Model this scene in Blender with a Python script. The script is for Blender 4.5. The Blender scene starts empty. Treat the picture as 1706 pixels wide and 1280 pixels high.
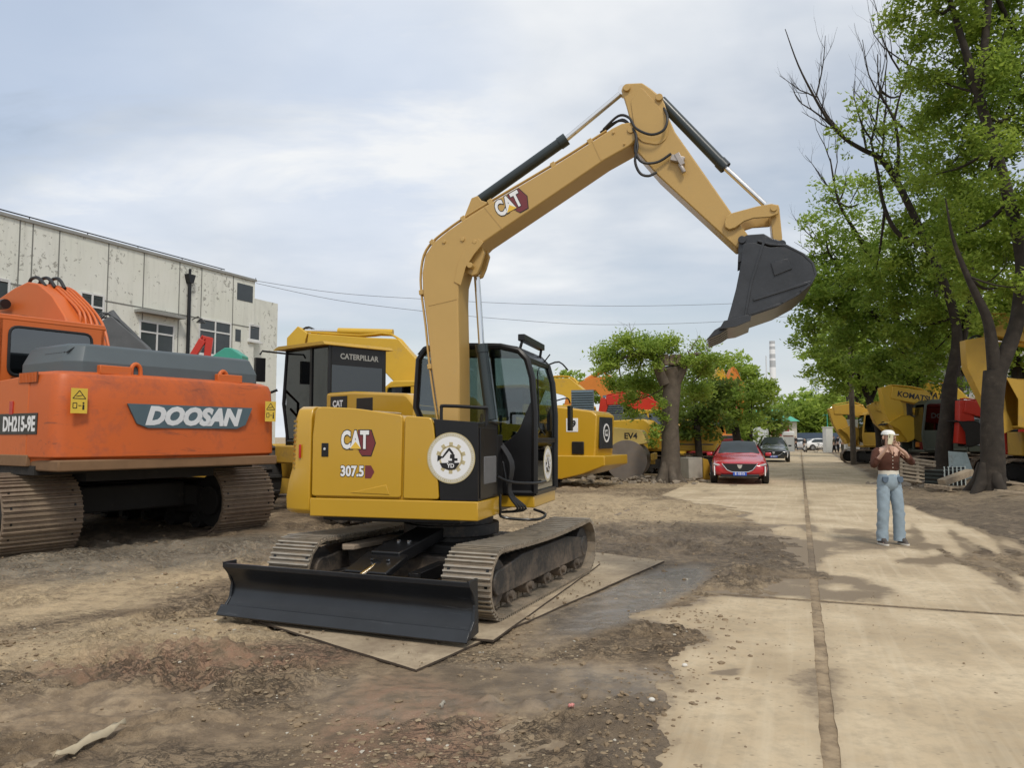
import bpy, bmesh, math, random
import numpy as np
from mathutils import Vector, Matrix
random.seed(7); RNG = np.random.default_rng(11)
SC = bpy.context.scene
PI = math.pi; rad = math.radians
def col_link(o): SC.collection.objects.link(o)

# ---------------------------------------------------------------- camera
CAM_H = 1.6; FPX = 1280.0; PITCH = math.atan(88/1280)
cam_d = bpy.data.cameras.new('camera'); cam = bpy.data.objects.new('camera', cam_d); col_link(cam)
cam.location = (0, 0, CAM_H); cam.rotation_euler = (PI/2 + PITCH, 0, 0)
cam_d.sensor_fit = 'HORIZONTAL'; cam_d.sensor_width = 36; cam_d.lens = 36*FPX/1706
cam_d.clip_start = 0.05; cam_d.clip_end = 3000
SC.camera = cam
SC.render.resolution_x = 1024; SC.render.resolution_y = 769

# ---------------------------------------------------------------- sky and sun
SUN_EL, SUN_AZ = rad(52), rad(163)      # azimuth clockwise from +Y: behind the camera, slightly right
w = bpy.data.worlds.new('World'); SC.world = w; w.use_nodes = True
nt = w.node_tree; nt.nodes.clear(); N = nt.nodes; L = nt.links
out = N.new('ShaderNodeOutputWorld'); bg = N.new('ShaderNodeBackground'); L.new(bg.outputs[0], out.inputs[0])
sky = N.new('ShaderNodeTexSky'); sky.sky_type = 'NISHITA'; sky.sun_disc = False
sky.sun_elevation = SUN_EL; sky.sun_rotation = SUN_AZ; sky.air_density = 1.2; sky.dust_density = 2.5
tc = N.new('ShaderNodeTexCoord'); sep = N.new('ShaderNodeSeparateXYZ'); L.new(tc.outputs['Generated'], sep.inputs[0])
def wmath(op, a, b=None):
    n = N.new('ShaderNodeMath'); n.operation = op
    for i, v in enumerate((a, b)):
        if v is None: continue
        if isinstance(v, (int, float)): n.inputs[i].default_value = v
        else: L.new(v, n.inputs[i])
    return n.outputs[0]
zz = wmath('ADD', wmath('MAXIMUM', sep.outputs[2], 0.0), 0.16)
cx_, cy_ = wmath('DIVIDE', sep.outputs[0], zz), wmath('DIVIDE', sep.outputs[1], zz)
cmb = N.new('ShaderNodeCombineXYZ'); L.new(cx_, cmb.inputs[0]); L.new(cy_, cmb.inputs[1]); cmb.inputs[2].default_value = 3.7
def wnoise(scale, detail, rough, dist=0.0, zoff=0.0, sx=1.0):
    mp = N.new('ShaderNodeMapping'); L.new(cmb.outputs[0], mp.inputs[0]); mp.inputs['Location'].default_value = (0, 0, zoff)
    mp.inputs['Scale'].default_value = (sx, 1, 1); mp.inputs['Rotation'].default_value = (0, 0, 0.35)
    n = N.new('ShaderNodeTexNoise'); L.new(mp.outputs[0], n.inputs['Vector'])
    n.inputs['Scale'].default_value = scale; n.inputs['Detail'].default_value = detail
    n.inputs['Roughness'].default_value = rough; n.inputs['Distortion'].default_value = dist
    return n.outputs['Fac']
def wramp(fac, stops):
    r = N.new('ShaderNodeValToRGB'); L.new(fac, r.inputs[0]); e = r.color_ramp.elements
    while len(e) < len(stops): e.new(0.5)
    for k, (p, c) in enumerate(stops): e[k].position = p; e[k].color = (*c, 1)
    return r.outputs[0]
def wmix(f, a, b):
    m = N.new('ShaderNodeMix'); m.data_type = 'RGBA'
    if isinstance(f, float): m.inputs[0].default_value = f
    else: L.new(f, m.inputs[0])
    for k, v in ((6, a), (7, b)):
        if isinstance(v, tuple): m.inputs[k].default_value = (*v, 1)
        else: L.new(v, m.inputs[k])
    return m.outputs[2]
# thin blue shows in the gaps of a high broken cloud sheet
big = wnoise(0.75, 5, 0.5, 0.3, 1.3, 0.9); fine = wnoise(1.7, 7, 0.55, 0.2, 5.1, 0.7)
cloudtone = wramp(wmath('ADD', wmath('MULTIPLY', big, 0.6), wmath('MULTIPLY', fine, 0.4)),
                  [(0.38, (5.0, 5.55, 6.3)), (0.46, (5.8, 6.2, 6.75)), (0.57, (7.5, 7.65, 7.8))])
cover = wramp(wnoise(0.62, 6, 0.52, 0.2, 2.4, 0.6), [(0.44, (0.50,)*3), (0.56, (0.97,)*3)])
skycol = wmix(cover, sky.outputs[0], cloudtone)
# two torn openings in the cloud sheet where more blue shows
def gap(dirv, lo, hi, amt):
    vm = N.new('ShaderNodeVectorMath'); vm.operation = 'DOT_PRODUCT'; L.new(tc.outputs['Generated'], vm.inputs[0]); l = math.sqrt(sum(q*q for q in dirv)); vm.inputs[1].default_value = [q/l for q in dirv]
    return wmath('MULTIPLY', wramp(vm.outputs['Value'], [(lo, (0,)*3), (hi, (1,)*3)]), wramp(wnoise(2.3, 6, .6, .5, 7.7, .5), [(.46, (amt,)*3), (.60, (0,)*3)]))
g_all = wmath('MAXIMUM', wmath('MAXIMUM', gap((-.20, 1, .42), .972, .998, .6), gap((-.60, 1, .46), .972, .998, .6)), gap((-.36, 1, .60), .975, .998, .5))
skycol = wmix(g_all, skycol, (4.6, 5.45, 6.9))
# pale veil towards the horizon
veil = wramp(sep.outputs[2], [(0.0, (0.75,)*3), (0.22, (0.0,)*3)])
skycol = wmix(veil, skycol, (6.4, 6.75, 7.1))
L.new(skycol, bg.inputs[0]); bg.inputs[1].default_value = 0.098
sun_d = bpy.data.lights.new('sun', 'SUN'); sun = bpy.data.objects.new('sun', sun_d); col_link(sun)
sun_d.energy = 1.5; sun_d.angle = rad(10); sun_d.color = (1.0, 0.94, 0.84)
sd = Vector((math.sin(SUN_AZ)*math.cos(SUN_EL), math.cos(SUN_AZ)*math.cos(SUN_EL), math.sin(SUN_EL)))
sun.rotation_euler = sd.to_track_quat('Z', 'Y').to_euler(); sun.location = (0, 0, 30)
SC.view_settings.view_transform = 'Standard'; SC.view_settings.look = 'None'
SC.view_settings.gamma = 1.0; SC.view_settings.exposure = 0.31
SC.render.engine = 'CYCLES'

# ---------------------------------------------------------------- helpers
def tag(o, label=None, cat=None, group=None, kind=None):
    for k, v in (('label', label), ('category', cat), ('group', group), ('kind', kind)):
        if v: o[k] = v
    return o
def empty(name, loc, rz=0, label=None, cat=None, group=None):
    o = bpy.data.objects.new(name, None); col_link(o); o.location = loc; o.rotation_euler = (0, 0, rz)
    o.empty_display_size = 0.3
    return tag(o, label, cat, group)
class MB:
    def __init__(s): s.v = []; s.f = []; s.m = []; s.T = None
    def add(s, vs, fs, mi=0):
        b = len(s.v)
        if s.T is not None: vs = [tuple(s.T @ Vector(p)) for p in vs]
        s.v += [tuple(p) for p in vs]; s.f += [tuple(b+i for i in f) for f in fs]; s.m += [mi]*len(fs); return s
    def bx(s, x0, x1, y0, y1, z0, z1, mi=0):
        vs = [(x, y, z) for z in (z0, z1) for y in (y0, y1) for x in (x0, x1)]
        return s.add(vs, [(0,2,3,1),(4,5,7,6),(0,1,5,4),(2,6,7,3),(0,4,6,2),(1,3,7,5)], mi)
    def obox(s, c, size, R=None, mi=0):
        hx, hy, hz = [q/2 for q in size]; R = R or Matrix.Identity(3); c = Vector(c)
        vs = [tuple(c + R @ Vector((x, y, z))) for z in (-hz, hz) for y in (-hy, hy) for x in (-hx, hx)]
        return s.add(vs, [(0,2,3,1),(4,5,7,6),(0,1,5,4),(2,6,7,3),(0,4,6,2),(1,3,7,5)], mi)
    def bar(s, a, b, w, h, mi=0, up=(0,0,1)):
        a, b = Vector(a), Vector(b); d = (b-a); l = d.length; d.normalize(); up = Vector(up)
        if abs(d.dot(up)) > 0.98: up = Vector((1, 0, 0))
        y = up.cross(d).normalized(); z = d.cross(y)
        return s.obox((a+b)/2, (l, w, h), Matrix((d, y, z)).transposed(), mi)
    def cyl(s, a, b, r0, r1=None, n=16, mi=0, caps=True):
        a, b = Vector(a), Vector(b); r1 = r0 if r1 is None else r1
        d = (b-a).normalized(); u = d.orthogonal().normalized(); w_ = d.cross(u)
        vs = []
        for c, r in ((a, r0), (b, r1)):
            for k in range(n):
                t = 2*PI*k/n; vs.append(tuple(c + u*(r*math.cos(t)) + w_*(r*math.sin(t))))
        fs = [(k, (k+1) % n, n+(k+1) % n, n+k) for k in range(n)]
        if caps: fs += [tuple(range(n-1, -1, -1)), tuple(range(n, 2*n))]
        return s.add(vs, fs, mi)
    def tube(s, pts, r, n=8, mi=0, smooth=0):
        P = [Vector(p) for p in pts]
        rr = r if isinstance(r, (list, tuple)) else [r]*len(P)
        if smooth:
            Q, R_ = [], []
            for i in range(len(P)-1):
                p0, p1, p2, p3 = P[max(i-1, 0)], P[i], P[i+1], P[min(i+2, len(P)-1)]
                for k in range(smooth):
                    t = k/smooth
                    Q.append(0.5*((2*p1)+(p2-p0)*t+(2*p0-5*p1+4*p2-p3)*t*t+(3*p1-p0-3*p2+p3)*t**3)); R_.append(rr[i]*(1-t)+rr[i+1]*t)
            Q.append(P[-1]); R_.append(rr[-1]); P, rr = Q, R_
        u = None; vs = []
        for i, p in enumerate(P):
            d = (P[min(i+1, len(P)-1)]-P[max(i-1, 0)])
            d = d.normalized() if d.length > 1e-9 else Vector((0, 0, 1))
            u = d.orthogonal().normalized() if u is None else (u-d*u.dot(d)).normalized()
            w_ = d.cross(u)
            for k in range(n):
                t = 2*PI*k/n; vs.append(tuple(p+u*(rr[i]*math.cos(t))+w_*(rr[i]*math.sin(t))))
        fs = [(i*n+k, i*n+(k+1) % n, (i+1)*n+(k+1) % n, (i+1)*n+k) for i in range(len(P)-1) for k in range(n)]
        fs += [tuple(range(n-1, -1, -1)), tuple(range((len(P)-1)*n, len(P)*n))]
        return s.add(vs, fs, mi)
    def prism(s, pts, a, b, plane='xz', mi=0):
        f = {'xz': lambda p, t: (p[0], t, p[1]), 'xy': lambda p, t: (p[0], p[1], t), 'yz': lambda p, t: (t, p[0], p[1])}[plane]
        n = len(pts); vs = [f(p, a) for p in pts]+[f(p, b) for p in pts]
        fs = [tuple(range(n)), tuple(range(2*n-1, n-1, -1))]+[(k, n+k, n+(k+1) % n, (k+1) % n) for k in range(n)]
        return s.add(vs, fs, mi)
    def sphere(s, c, r, nu=12, nv=8, mi=0):
        r = (r,)*3 if isinstance(r, (int, float)) else r
        vs = [(c[0], c[1], c[2]-r[2])]
        for j in range(1, nv):
            a = -PI/2+PI*j/nv
            for k in range(nu):
                t = 2*PI*k/nu; vs.append((c[0]+r[0]*math.cos(a)*math.cos(t), c[1]+r[1]*math.cos(a)*math.sin(t), c[2]+r[2]*math.sin(a)))
        vs.append((c[0], c[1], c[2]+r[2])); last = len(vs)-1
        fs = [(0, 1+(k+1) % nu, 1+k) for k in range(nu)]
        for j in range(nv-2):
            b = 1+j*nu; fs += [(b+k, b+(k+1) % nu, b+nu+(k+1) % nu, b+nu+k) for k in range(nu)]
        b = 1+(nv-2)*nu; fs += [(b+k, b+(k+1) % nu, last) for k in range(nu)]
        return s.add(vs, fs, mi)
    def mesh(s, name, mats, sharp=38):
        me = bpy.data.meshes.new(name); me.from_pydata(s.v, [], s.f)
        for m_ in (mats if isinstance(mats, (list, tuple)) else [mats]): me.materials.append(m_)
        me.polygons.foreach_set('material_index', s.m)
        bm = bmesh.new(); bm.from_mesh(me); bmesh.ops.recalc_face_normals(bm, faces=bm.faces); bm.to_mesh(me); bm.free()
        me.polygons.foreach_set('use_smooth', [True]*len(me.polygons))
        me.set_sharp_from_angle(angle=rad(sharp)); me.update(); return me
    def build(s, name, mats, parent=None, bevel=0, rz=0, loc=None, sharp=38, seg=2, **kw):
        o = bpy.data.objects.new(name, s.mesh(name, mats, sharp)); col_link(o)
        if parent: o.parent = parent
        if loc: o.location = loc
        if rz: o.rotation_euler = (0, 0, rz)
        if bevel:
            b = o.modifiers.new('bevel', 'BEVEL'); b.width = bevel; b.segments = seg; b.limit_method = 'ANGLE'; b.angle_limit = rad(30)
            b.harden_normals = False
        return tag(o, **kw)
def rounded(pts, r, n=4):
    """round the corners of a 2-D polygon"""
    out_ = []; m = len(pts)
    for i in range(m):
        p = Vector(pts[i]); a = Vector(pts[i-1]); b = Vector(pts[(i+1) % m])
        rr = r[i] if isinstance(r, (list, tuple)) else r
        da, db = (a-p), (b-p); la, lb = da.length, db.length
        k = min(rr, la*0.48, lb*0.48)
        if k < 1e-4: out_.append(tuple(p)); continue
        s0, s1 = p+da/la*k, p+db/lb*k
        for j in range(n+1):
            t = j/n; out_.append(tuple(s0*(1-t)**2+p*2*t*(1-t)+s1*t*t))
    return out_
def strip(pts, widths):
    """polygon round a centre line of varying width"""
    P = [Vector(p) for p in pts]; up, lo = [], []
    for i, p in enumerate(P):
        d = (P[min(i+1, len(P)-1)]-P[max(i-1, 0)]).normalized(); nrm = Vector((-d.y, d.x))
        up.append(tuple(p+nrm*widths[i]/2)); lo.append(tuple(p-nrm*widths[i]/2))
    return up+lo[::-1]
def text_obj(name, s, size, mat, parent, M, bold=0.0, sx=1.0, shear=0.0, ext=0.002, align='CENTER', sp=1.0):
    c = bpy.data.curves.new(name, 'FONT'); c.body = s; c.size = size; c.offset = bold; c.shear = shear; c.extrude = ext
    c.align_x = align; c.align_y = 'CENTER'; c.space_character = sp; c.resolution_u = 3
    t = bpy.data.objects.new(name, c); col_link(t)
    bpy.context.view_layer.update()
    me = bpy.data.meshes.new_from_object(t.evaluated_get(bpy.context.evaluated_depsgraph_get()))
    bpy.data.objects.remove(t); me.materials.clear(); me.materials.append(mat)
    o = bpy.data.objects.new(name, me); col_link(o); o.parent = parent; o.matrix_local = M @ Matrix.Diagonal((sx, 1, 1, 1))
    return o
def frame(origin, xdir, ydir):
    x = Vector(xdir).normalized(); z = x.cross(Vector(ydir)).normalized(); y = z.cross(x)
    M = Matrix((x, y, z)).transposed().to_4x4(); M.translation = Vector(origin); return M
# a sight line of the camera cut by real planes: used to read true sizes off the survey, results are ordinary metres
def ray(px, py):
    a = (px-853)/FPX; b = (640-py)/FPX; c, s = math.cos(PITCH), math.sin(PITCH)
    return Vector((a, c-b*s, s+b*c))
def at(px, py, Y):
    r = ray(px, py); return r*(Y/r.y)+Vector((0, 0, CAM_H))
def gd(px, py, z=0.0):
    r = ray(px, py); return r*((z-CAM_H)/r.z)+Vector((0, 0, CAM_H))
class Plane:
    """vertical working plane through origin o, heading angle a, at lateral offset v: pixel -> (u, z)"""
    def __init__(s, o, a, v=0.0):
        s.o = Vector((o[0], o[1])); s.f = Vector((math.cos(a), math.sin(a))); s.l = Vector((-s.f.y, s.f.x)); s.v = v
    def __call__(s, px, py):
        r = ray(px, py); r2 = Vector((r.x, r.y)); t = (s.v+s.o.dot(s.l))/r2.dot(s.l)
        P = r*t+Vector((0, 0, CAM_H)); return ((Vector((P.x, P.y))-s.o).dot(s.f), P.z)
    def many(s, pts): return [s(*p) for p in pts]

# ---------------------------------------------------------------- materials
MATS = {}
def nodes(name):
    m = bpy.data.materials.new(name); m.use_nodes = True; t = m.node_tree; return m, t, t.nodes['Principled BSDF'], t.nodes, t.links
def tnoise(t, scale, detail=4, rough=0.5, coord='Object', dist=0.0, loc=None, sc=None):
    tc = t.nodes.new('ShaderNodeTexCoord'); n = t.nodes.new('ShaderNodeTexNoise')
    if coord == 'Geo': g = t.nodes.new('ShaderNodeNewGeometry'); src = g.outputs['Position']
    else: src = tc.outputs[coord]
    if loc or sc:
        mp = t.nodes.new('ShaderNodeMapping'); t.links.new(src, mp.inputs[0]); src = mp.outputs[0]
        if loc: mp.inputs['Location'].default_value = loc
        if sc: mp.inputs['Scale'].default_value = sc
    t.links.new(src, n.inputs['Vector']); n.inputs['Scale'].default_value = scale; n.inputs['Detail'].default_value = detail
    n.inputs['Roughness'].default_value = rough; n.inputs['Distortion'].default_value = dist
    return n.outputs['Fac']
def tramp(t, fac, stops):
    r = t.nodes.new('ShaderNodeValToRGB'); t.links.new(fac, r.inputs[0]); e = r.color_ramp.elements
    while len(e) < len(stops): e.new(0.5)
    for k, (p, c) in enumerate(stops): e[k].position = p; e[k].color = (c, c, c, 1) if isinstance(c, (int, float)) else (*c, 1)
    return r.outputs[0]
def tmix(t, f, a, b, mode='MIX'):
    m = t.nodes.new('ShaderNodeMix'); m.data_type = 'RGBA'; m.blend_type = mode
    for k, v in ((0, f), (6, a), (7, b)):
        if isinstance(v, (int, float)): m.inputs[k].default_value = v
        elif isinstance(v, tuple): m.inputs[k].default_value = (*v, 1)
        else: t.links.new(v, m.inputs[k])
    return m.outputs[2]
def tmath(t, op, a, b=0.0, clamp=False):
    n = t.nodes.new('ShaderNodeMath'); n.operation = op; n.use_clamp = clamp
    for i, v in enumerate((a, b)):
        if isinstance(v, (int, float)): n.inputs[i].default_value = v
        else: t.links.new(v, n.inputs[i])
    return n.outputs[0]
def tbump(t, p, h, strength=0.3, dist=0.01):
    b = t.nodes.new('ShaderNodeBump'); b.inputs['Strength'].default_value = strength; b.inputs['Distance'].default_value = dist
    t.links.new(h, b.inputs['Height']); t.links.new(b.outputs[0], p.inputs['Normal']); return b
def mat(name, colr, rough=0.5, metal=0.0, var=0.12, vscale=3.0, dirt=0.0, dirtcol=(0.20, 0.155, 0.11), dscale=2.2, bump=0.0, bscale=60, coat=0.0, dlow=0.0, spec=0.5):
    """a surface with tone variation, patches of dried dirt (more near the bottom with dlow) and fine relief"""
    if name in MATS: return MATS[name]
    m, t, p, N_, L_ = nodes(name)
    c2 = tuple(max(0, q*(1-var*1.6)) for q in colr); c3 = tuple(min(1, q*(1+var)) for q in colr)
    c = tmix(t, tnoise(t, vscale, 5, 0.6), c2, c3)
    if dirt > 0:
        k = tmath(t, 'ADD', tmath(t, 'MULTIPLY', tnoise(t, dscale, 8, 0.68, dist=0.4), 0.75), tmath(t, 'MULTIPLY', tnoise(t, dscale*11, 4, 0.6, loc=(3, 1, 7)), 0.25))
        if dlow:
            tc_ = N_.new('ShaderNodeNewGeometry'); sp = N_.new('ShaderNodeSeparateXYZ'); L_.new(tc_.outputs['Position'], sp.inputs[0])
            k = tmath(t, 'ADD', k, tmath(t, 'MULTIPLY', tmath(t, 'SUBTRACT', 1.0, tmath(t, 'DIVIDE', sp.outputs[2], dlow, True), True), 0.22))
        f = tramp(t, k, [(0.66-0.34*dirt, 0.0), (0.80-0.22*dirt, min(1.0, 0.35+dirt))])
        c = tmix(t, f, c, dirtcol)
        L_.new(tmath(t, 'ADD', tmath(t, 'MULTIPLY', f, 0.85-rough), rough), p.inputs['Roughness'])
    else:
        L_.new(tmath(t, 'ADD', tmath(t, 'MULTIPLY', tnoise(t, vscale*3, 4), 0.22), max(0.02, rough-0.11)), p.inputs['Roughness'])
    L_.new(c, p.inputs['Base Color']); p.inputs['Metallic'].default_value = metal; p.inputs['Coat Weight'].default_value = coat
    p.inputs['Coat Roughness'].default_value = 0.12; p.inputs['Specular IOR Level'].default_value = spec
    if bump: tbump(t, p, tnoise(t, bscale, 4, 0.6), bump, 0.01)
    MATS[name] = m; return m
def glass(name, tint=(0.55, 0.62, 0.60), gloss=0.06):
    if name in MATS: return MATS[name]
    m, t, p, N_, L_ = nodes(name); N_.remove(p); o = N_['Material Output']
    tr = N_.new('ShaderNodeBsdfTransparent'); tr.inputs[0].default_value = (*tint, 1)
    gl = N_.new('ShaderNodeBsdfGlossy'); gl.inputs['Roughness'].default_value = 0.03; gl.inputs[0].default_value = (0.9, 0.95, 1, 1)
    fr = N_.new('ShaderNodeFresnel'); fr.inputs[0].default_value = 1.5; mx = N_.new('ShaderNodeMixShader')
    L_.new(tmath(t, 'ADD', fr.outputs[0], gloss, True), mx.inputs[0]); L_.new(tr.outputs[0], mx.inputs[1]); L_.new(gl.outputs[0], mx.inputs[2])
    L_.new(mx.outputs[0], o.inputs[0]); MATS[name] = m; return m
# ---------------------------------------------------------------- terrain fields (plan coordinates in metres)
def _hash(ix, iy, seed):
    h = (ix.astype(np.int64)*374761393 + iy.astype(np.int64)*668265263 + seed*974634777) & 0xffffffff
    h = ((h ^ (h >> 13))*1274126177) & 0xffffffff
    return ((h ^ (h >> 16)) & 0xffff)/65535.0
def vnoise(x, y, seed=0):
    ix, iy = np.floor(x), np.floor(y); fx, fy = x-ix, y-iy
    fx = fx*fx*(3-2*fx); fy = fy*fy*(3-2*fy)
    a, b = _hash(ix, iy, seed), _hash(ix+1, iy, seed); c, d = _hash(ix, iy+1, seed), _hash(ix+1, iy+1, seed)
    return (a*(1-fx)+b*fx)*(1-fy)+(c*(1-fx)+d*fx)*fy
def fbm(x, y, scale, octv=4, seed=0, gain=0.5):
    s, a, t = 0, 1.0, 0
    for k in range(octv):
        s = s+a*vnoise(x*scale*2**k+k*17.3, y*scale*2**k-k*9.1, seed+k); t += a; a *= gain
    return s/t
RD = np.array([0.35, 0.937]); RN = np.array([0.937, -0.35])
def road_sq(x, y): return x*RD[0]+y*RD[1], x*RN[0]+y*RN[1]
def road_xy(s, q): return s*RD[0]+q*RN[0], s*RD[1]+q*RN[1]
def blob(x, y, cx, cy, rx, ry, ang=0.0, seed=5, wob=0.35, sharp=2.5):
    dx, dy = x-cx, y-cy; c, s = math.cos(ang), math.sin(ang)
    r = np.sqrt(((dx*c+dy*s)/rx)**2+((-dx*s+dy*c)/ry)**2)+(fbm(x, y, 1.3, 4, seed)-0.5)*2*wob
    return np.clip((1-r)*sharp+0.5, 0, 1)
Q_L, Q_R = -3.6, 3.3
def mud_field(x, y):
    """metres into the mud (positive) or away from it (negative)"""
    s, q = road_sq(x, y)
    edge = np.interp(s, [0, 5.6, 6.3, 6.9, 7.7, 8.4, 9.5, 12.5, 15, 18, 19.5, 21, 26, 60], [-.72, -.72, -.85, -1.25, -.95, -.35, -.15, -.35, -.9, -1.3, -2.6, -3.5, -3.9, -4.2])
    n = (fbm(x, y, 1.1, 5, 21)-0.5)*1.1+(fbm(x, y, 5.0, 3, 33)-0.5)*0.35
    left = (edge-q)+n*np.interp(s, [0, 7, 9, 16, 22], [.45, .7, 1.6, 1.3, .5])
    edr = np.interp(s, [0, 7, 9, 12, 17, 22, 40, 80], [3.5, 2.9, 2.75, 2.6, 2.45, 2.6, 2.7, 2.8])
    nr = (fbm(s*0.35, q*2.2, 1.0, 4, 41)-0.5)*2.6
    right = (q-edr)+nr*np.interp(s, [0, 7, 10, 18, 26], [.4, .9, 1.0, .8, .3])
    return np.maximum(left, right)
def mud_on_road(x, y): return np.clip(mud_field(x, y)*3+0.5, 0, 1)
def smooth_zone(x, y):
    return np.maximum.reduce([blob(x, y, 0.0, 5.0, 1.25, 0.55, 0.1, 8), blob(x, y, 1.15, 7.7, 2.0, 0.42, 1.03, 9, .2),
                              0.7*blob(x, y, -2.4, 4.6, .8, .35, .2, 10), 0.6*blob(x, y, -1.3, 4.3, .6, .3, .0, 12)])
def terrain(x, y):
    s, q = road_sq(x, y)
    onroad = np.clip(np.minimum(q-Q_L, Q_R-q)*12, 0, 1)*np.clip((95-s), 0, 1)
    rough = (1-smooth_zone(x, y)*0.85)
    dist = np.clip(1.25-np.abs(y)/60, .25, 1)
    wx, wy = x+(fbm(x, y, 1.7, 3, 140)-.5)*.5, y+(fbm(x, y, 1.7, 3, 150)-.5)*.5
    rdg = 1-np.abs(fbm(wx, wy*1.7, 3.2, 4, 3)-0.5)*2
    r2 = (1-np.abs(fbm(wx*1.1+5, wy*1.9, 7.0, 3, 160)-0.5)*2)**3
    # smeared plates of mud with broken edges
    tv = fbm(wx*.9, wy*1.8, 2.6, 4, 170)*9; tf = tv-np.floor(tv); plate = (np.floor(tv)+np.clip((tf-.72)/.28, 0, 1))/9
    tv2 = fbm(wx*.9+9, wy*1.7, 6.5, 3, 180)*7; tf2 = tv2-np.floor(tv2); plate2 = (np.floor(tv2)+np.clip((tf2-.7)/.3, 0, 1))/7
    zone = np.clip((fbm(x, y, .8, 3, 190)-.36)*5, .12, 1)*rough
    lump = (fbm(x, y, 0.9, 4, 1)-0.5)*0.055+(rdg-0.75)*0.035*rough+(fbm(x*1.1, y*1.5, 11, 3, 7)-0.5)*0.018*rough+zone*((r2-.5)*0.030+(plate-.5)*0.20+(plate2-.5)*0.11)
    # clod fields left by the tracks
    cl = blob(x, y, 0.9, 4.1, .65, 1.0, .3, 14)+blob(x, y, .25, 4.55, .7, .25, -.1, 15)+blob(x, y, -2.6, 5.6, 1.2, .6, .2, 16)+0.7*blob(x, y, 2.2, 11.5, 2.2, 2.8, 0, 17)+0.8*blob(x, y, -4.6, 10.2, 1.6, 1.2, .9, 18)
    lump = lump+np.clip(cl, 0, 1)*(np.clip(fbm(x, y, 7.5, 3, 19)-0.42, 0, 1)*0.14)
    # tyre ribs pressed in front of the plate
    rib = blob(x, y, -1.5, 5.6, .55, .22, 0.9, 20, .2)
    lump = lump+rib*0.02*np.sin((x*0.6+y*1.0)*55)
    m = mud_on_road(x, y)
    zroad = -0.045+m*(0.062+lump*0.9*dist)
    zroad = np.where(m > .55, np.maximum(zroad, 0.008+np.clip(lump, -.012, .03)*.5), zroad)
    zoff = 0.012+lump*dist+np.clip(np.abs(q+0.15)-3.9, 0, 30)*0.006
    joint = ((np.abs(q-0.11) < 0.11) | (np.abs(s-8.17) < 0.06)) & (m < 0.5)
    zroad = np.where(joint, -0.005+(fbm(x, y, 9, 3, 51)-.5)*0.006, zroad)
    z = zoff*(1-onroad)+zroad*onroad
    # raised soil strip round the trees on the right
    z = z+np.clip(1-np.abs(q-5.6)/2.0, 0, 1)**1.5*0.28*np.clip((s-14)/6, 0, 1)*(0.5+fbm(x, y, .6, 3, 61))
    # pressed flat under the steel plates and the parked machines
    mc = np.hypot(x+0.1, y-8.2); pl = np.clip((2.9-np.maximum(np.abs((x+0.15)*.88-(y-8.1)*.47)*1.6, np.abs((x+.15)*.47+(y-8.1)*.88)))*4, 0, 1)
    z = np.where(pl > 0, np.minimum(z, 0.010), z)
    return z
def axis(lo, a, b, hi, step, g):
    mid = list(np.arange(a, b, step)); L_, R_ = [], []
    st, v = step, a
    while v > lo: st *= g; v -= st; L_.append(v)
    st, v = step, b
    while v < hi: R_.append(v); st *= g; v += st
    return np.array(L_[::-1]+mid+R_)
def grid_mesh(name, X, Y, Z, mats, attrs=None):
    ny, nx = X.shape; co = np.stack([X, Y, Z], -1).reshape(-1, 3).astype(np.float32)
    i = np.arange(ny*nx).reshape(ny, nx); q = np.stack([i[:-1, :-1], i[:-1, 1:], i[1:, 1:], i[1:, :-1]], -1).reshape(-1, 4)
    me = bpy.data.meshes.new(name); me.vertices.add(len(co)); me.vertices.foreach_set('co', co.ravel())
    me.loops.add(q.size); me.loops.foreach_set('vertex_index', q.ravel().astype(np.int32))
    me.polygons.add(len(q)); me.polygons.foreach_set('loop_start', np.arange(0, q.size, 4, dtype=np.int32))
    me.polygons.foreach_set('loop_total', np.full(len(q), 4, np.int32))
    me.polygons.foreach_set('use_smooth', np.ones(len(q), bool)); me.update(calc_edges=True)
    for k, v in (attrs or {}).items():
        a = me.attributes.new(k, 'FLOAT', 'POINT'); a.data.foreach_set('value', v.ravel().astype(np.float32))
    for m in mats: me.materials.append(m)
    o = bpy.data.objects.new(name, me); col_link(o); return o
def attr(t, name):
    a = t.nodes.new('ShaderNodeAttribute'); a.attribute_name = name; return a.outputs['Fac']

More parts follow.
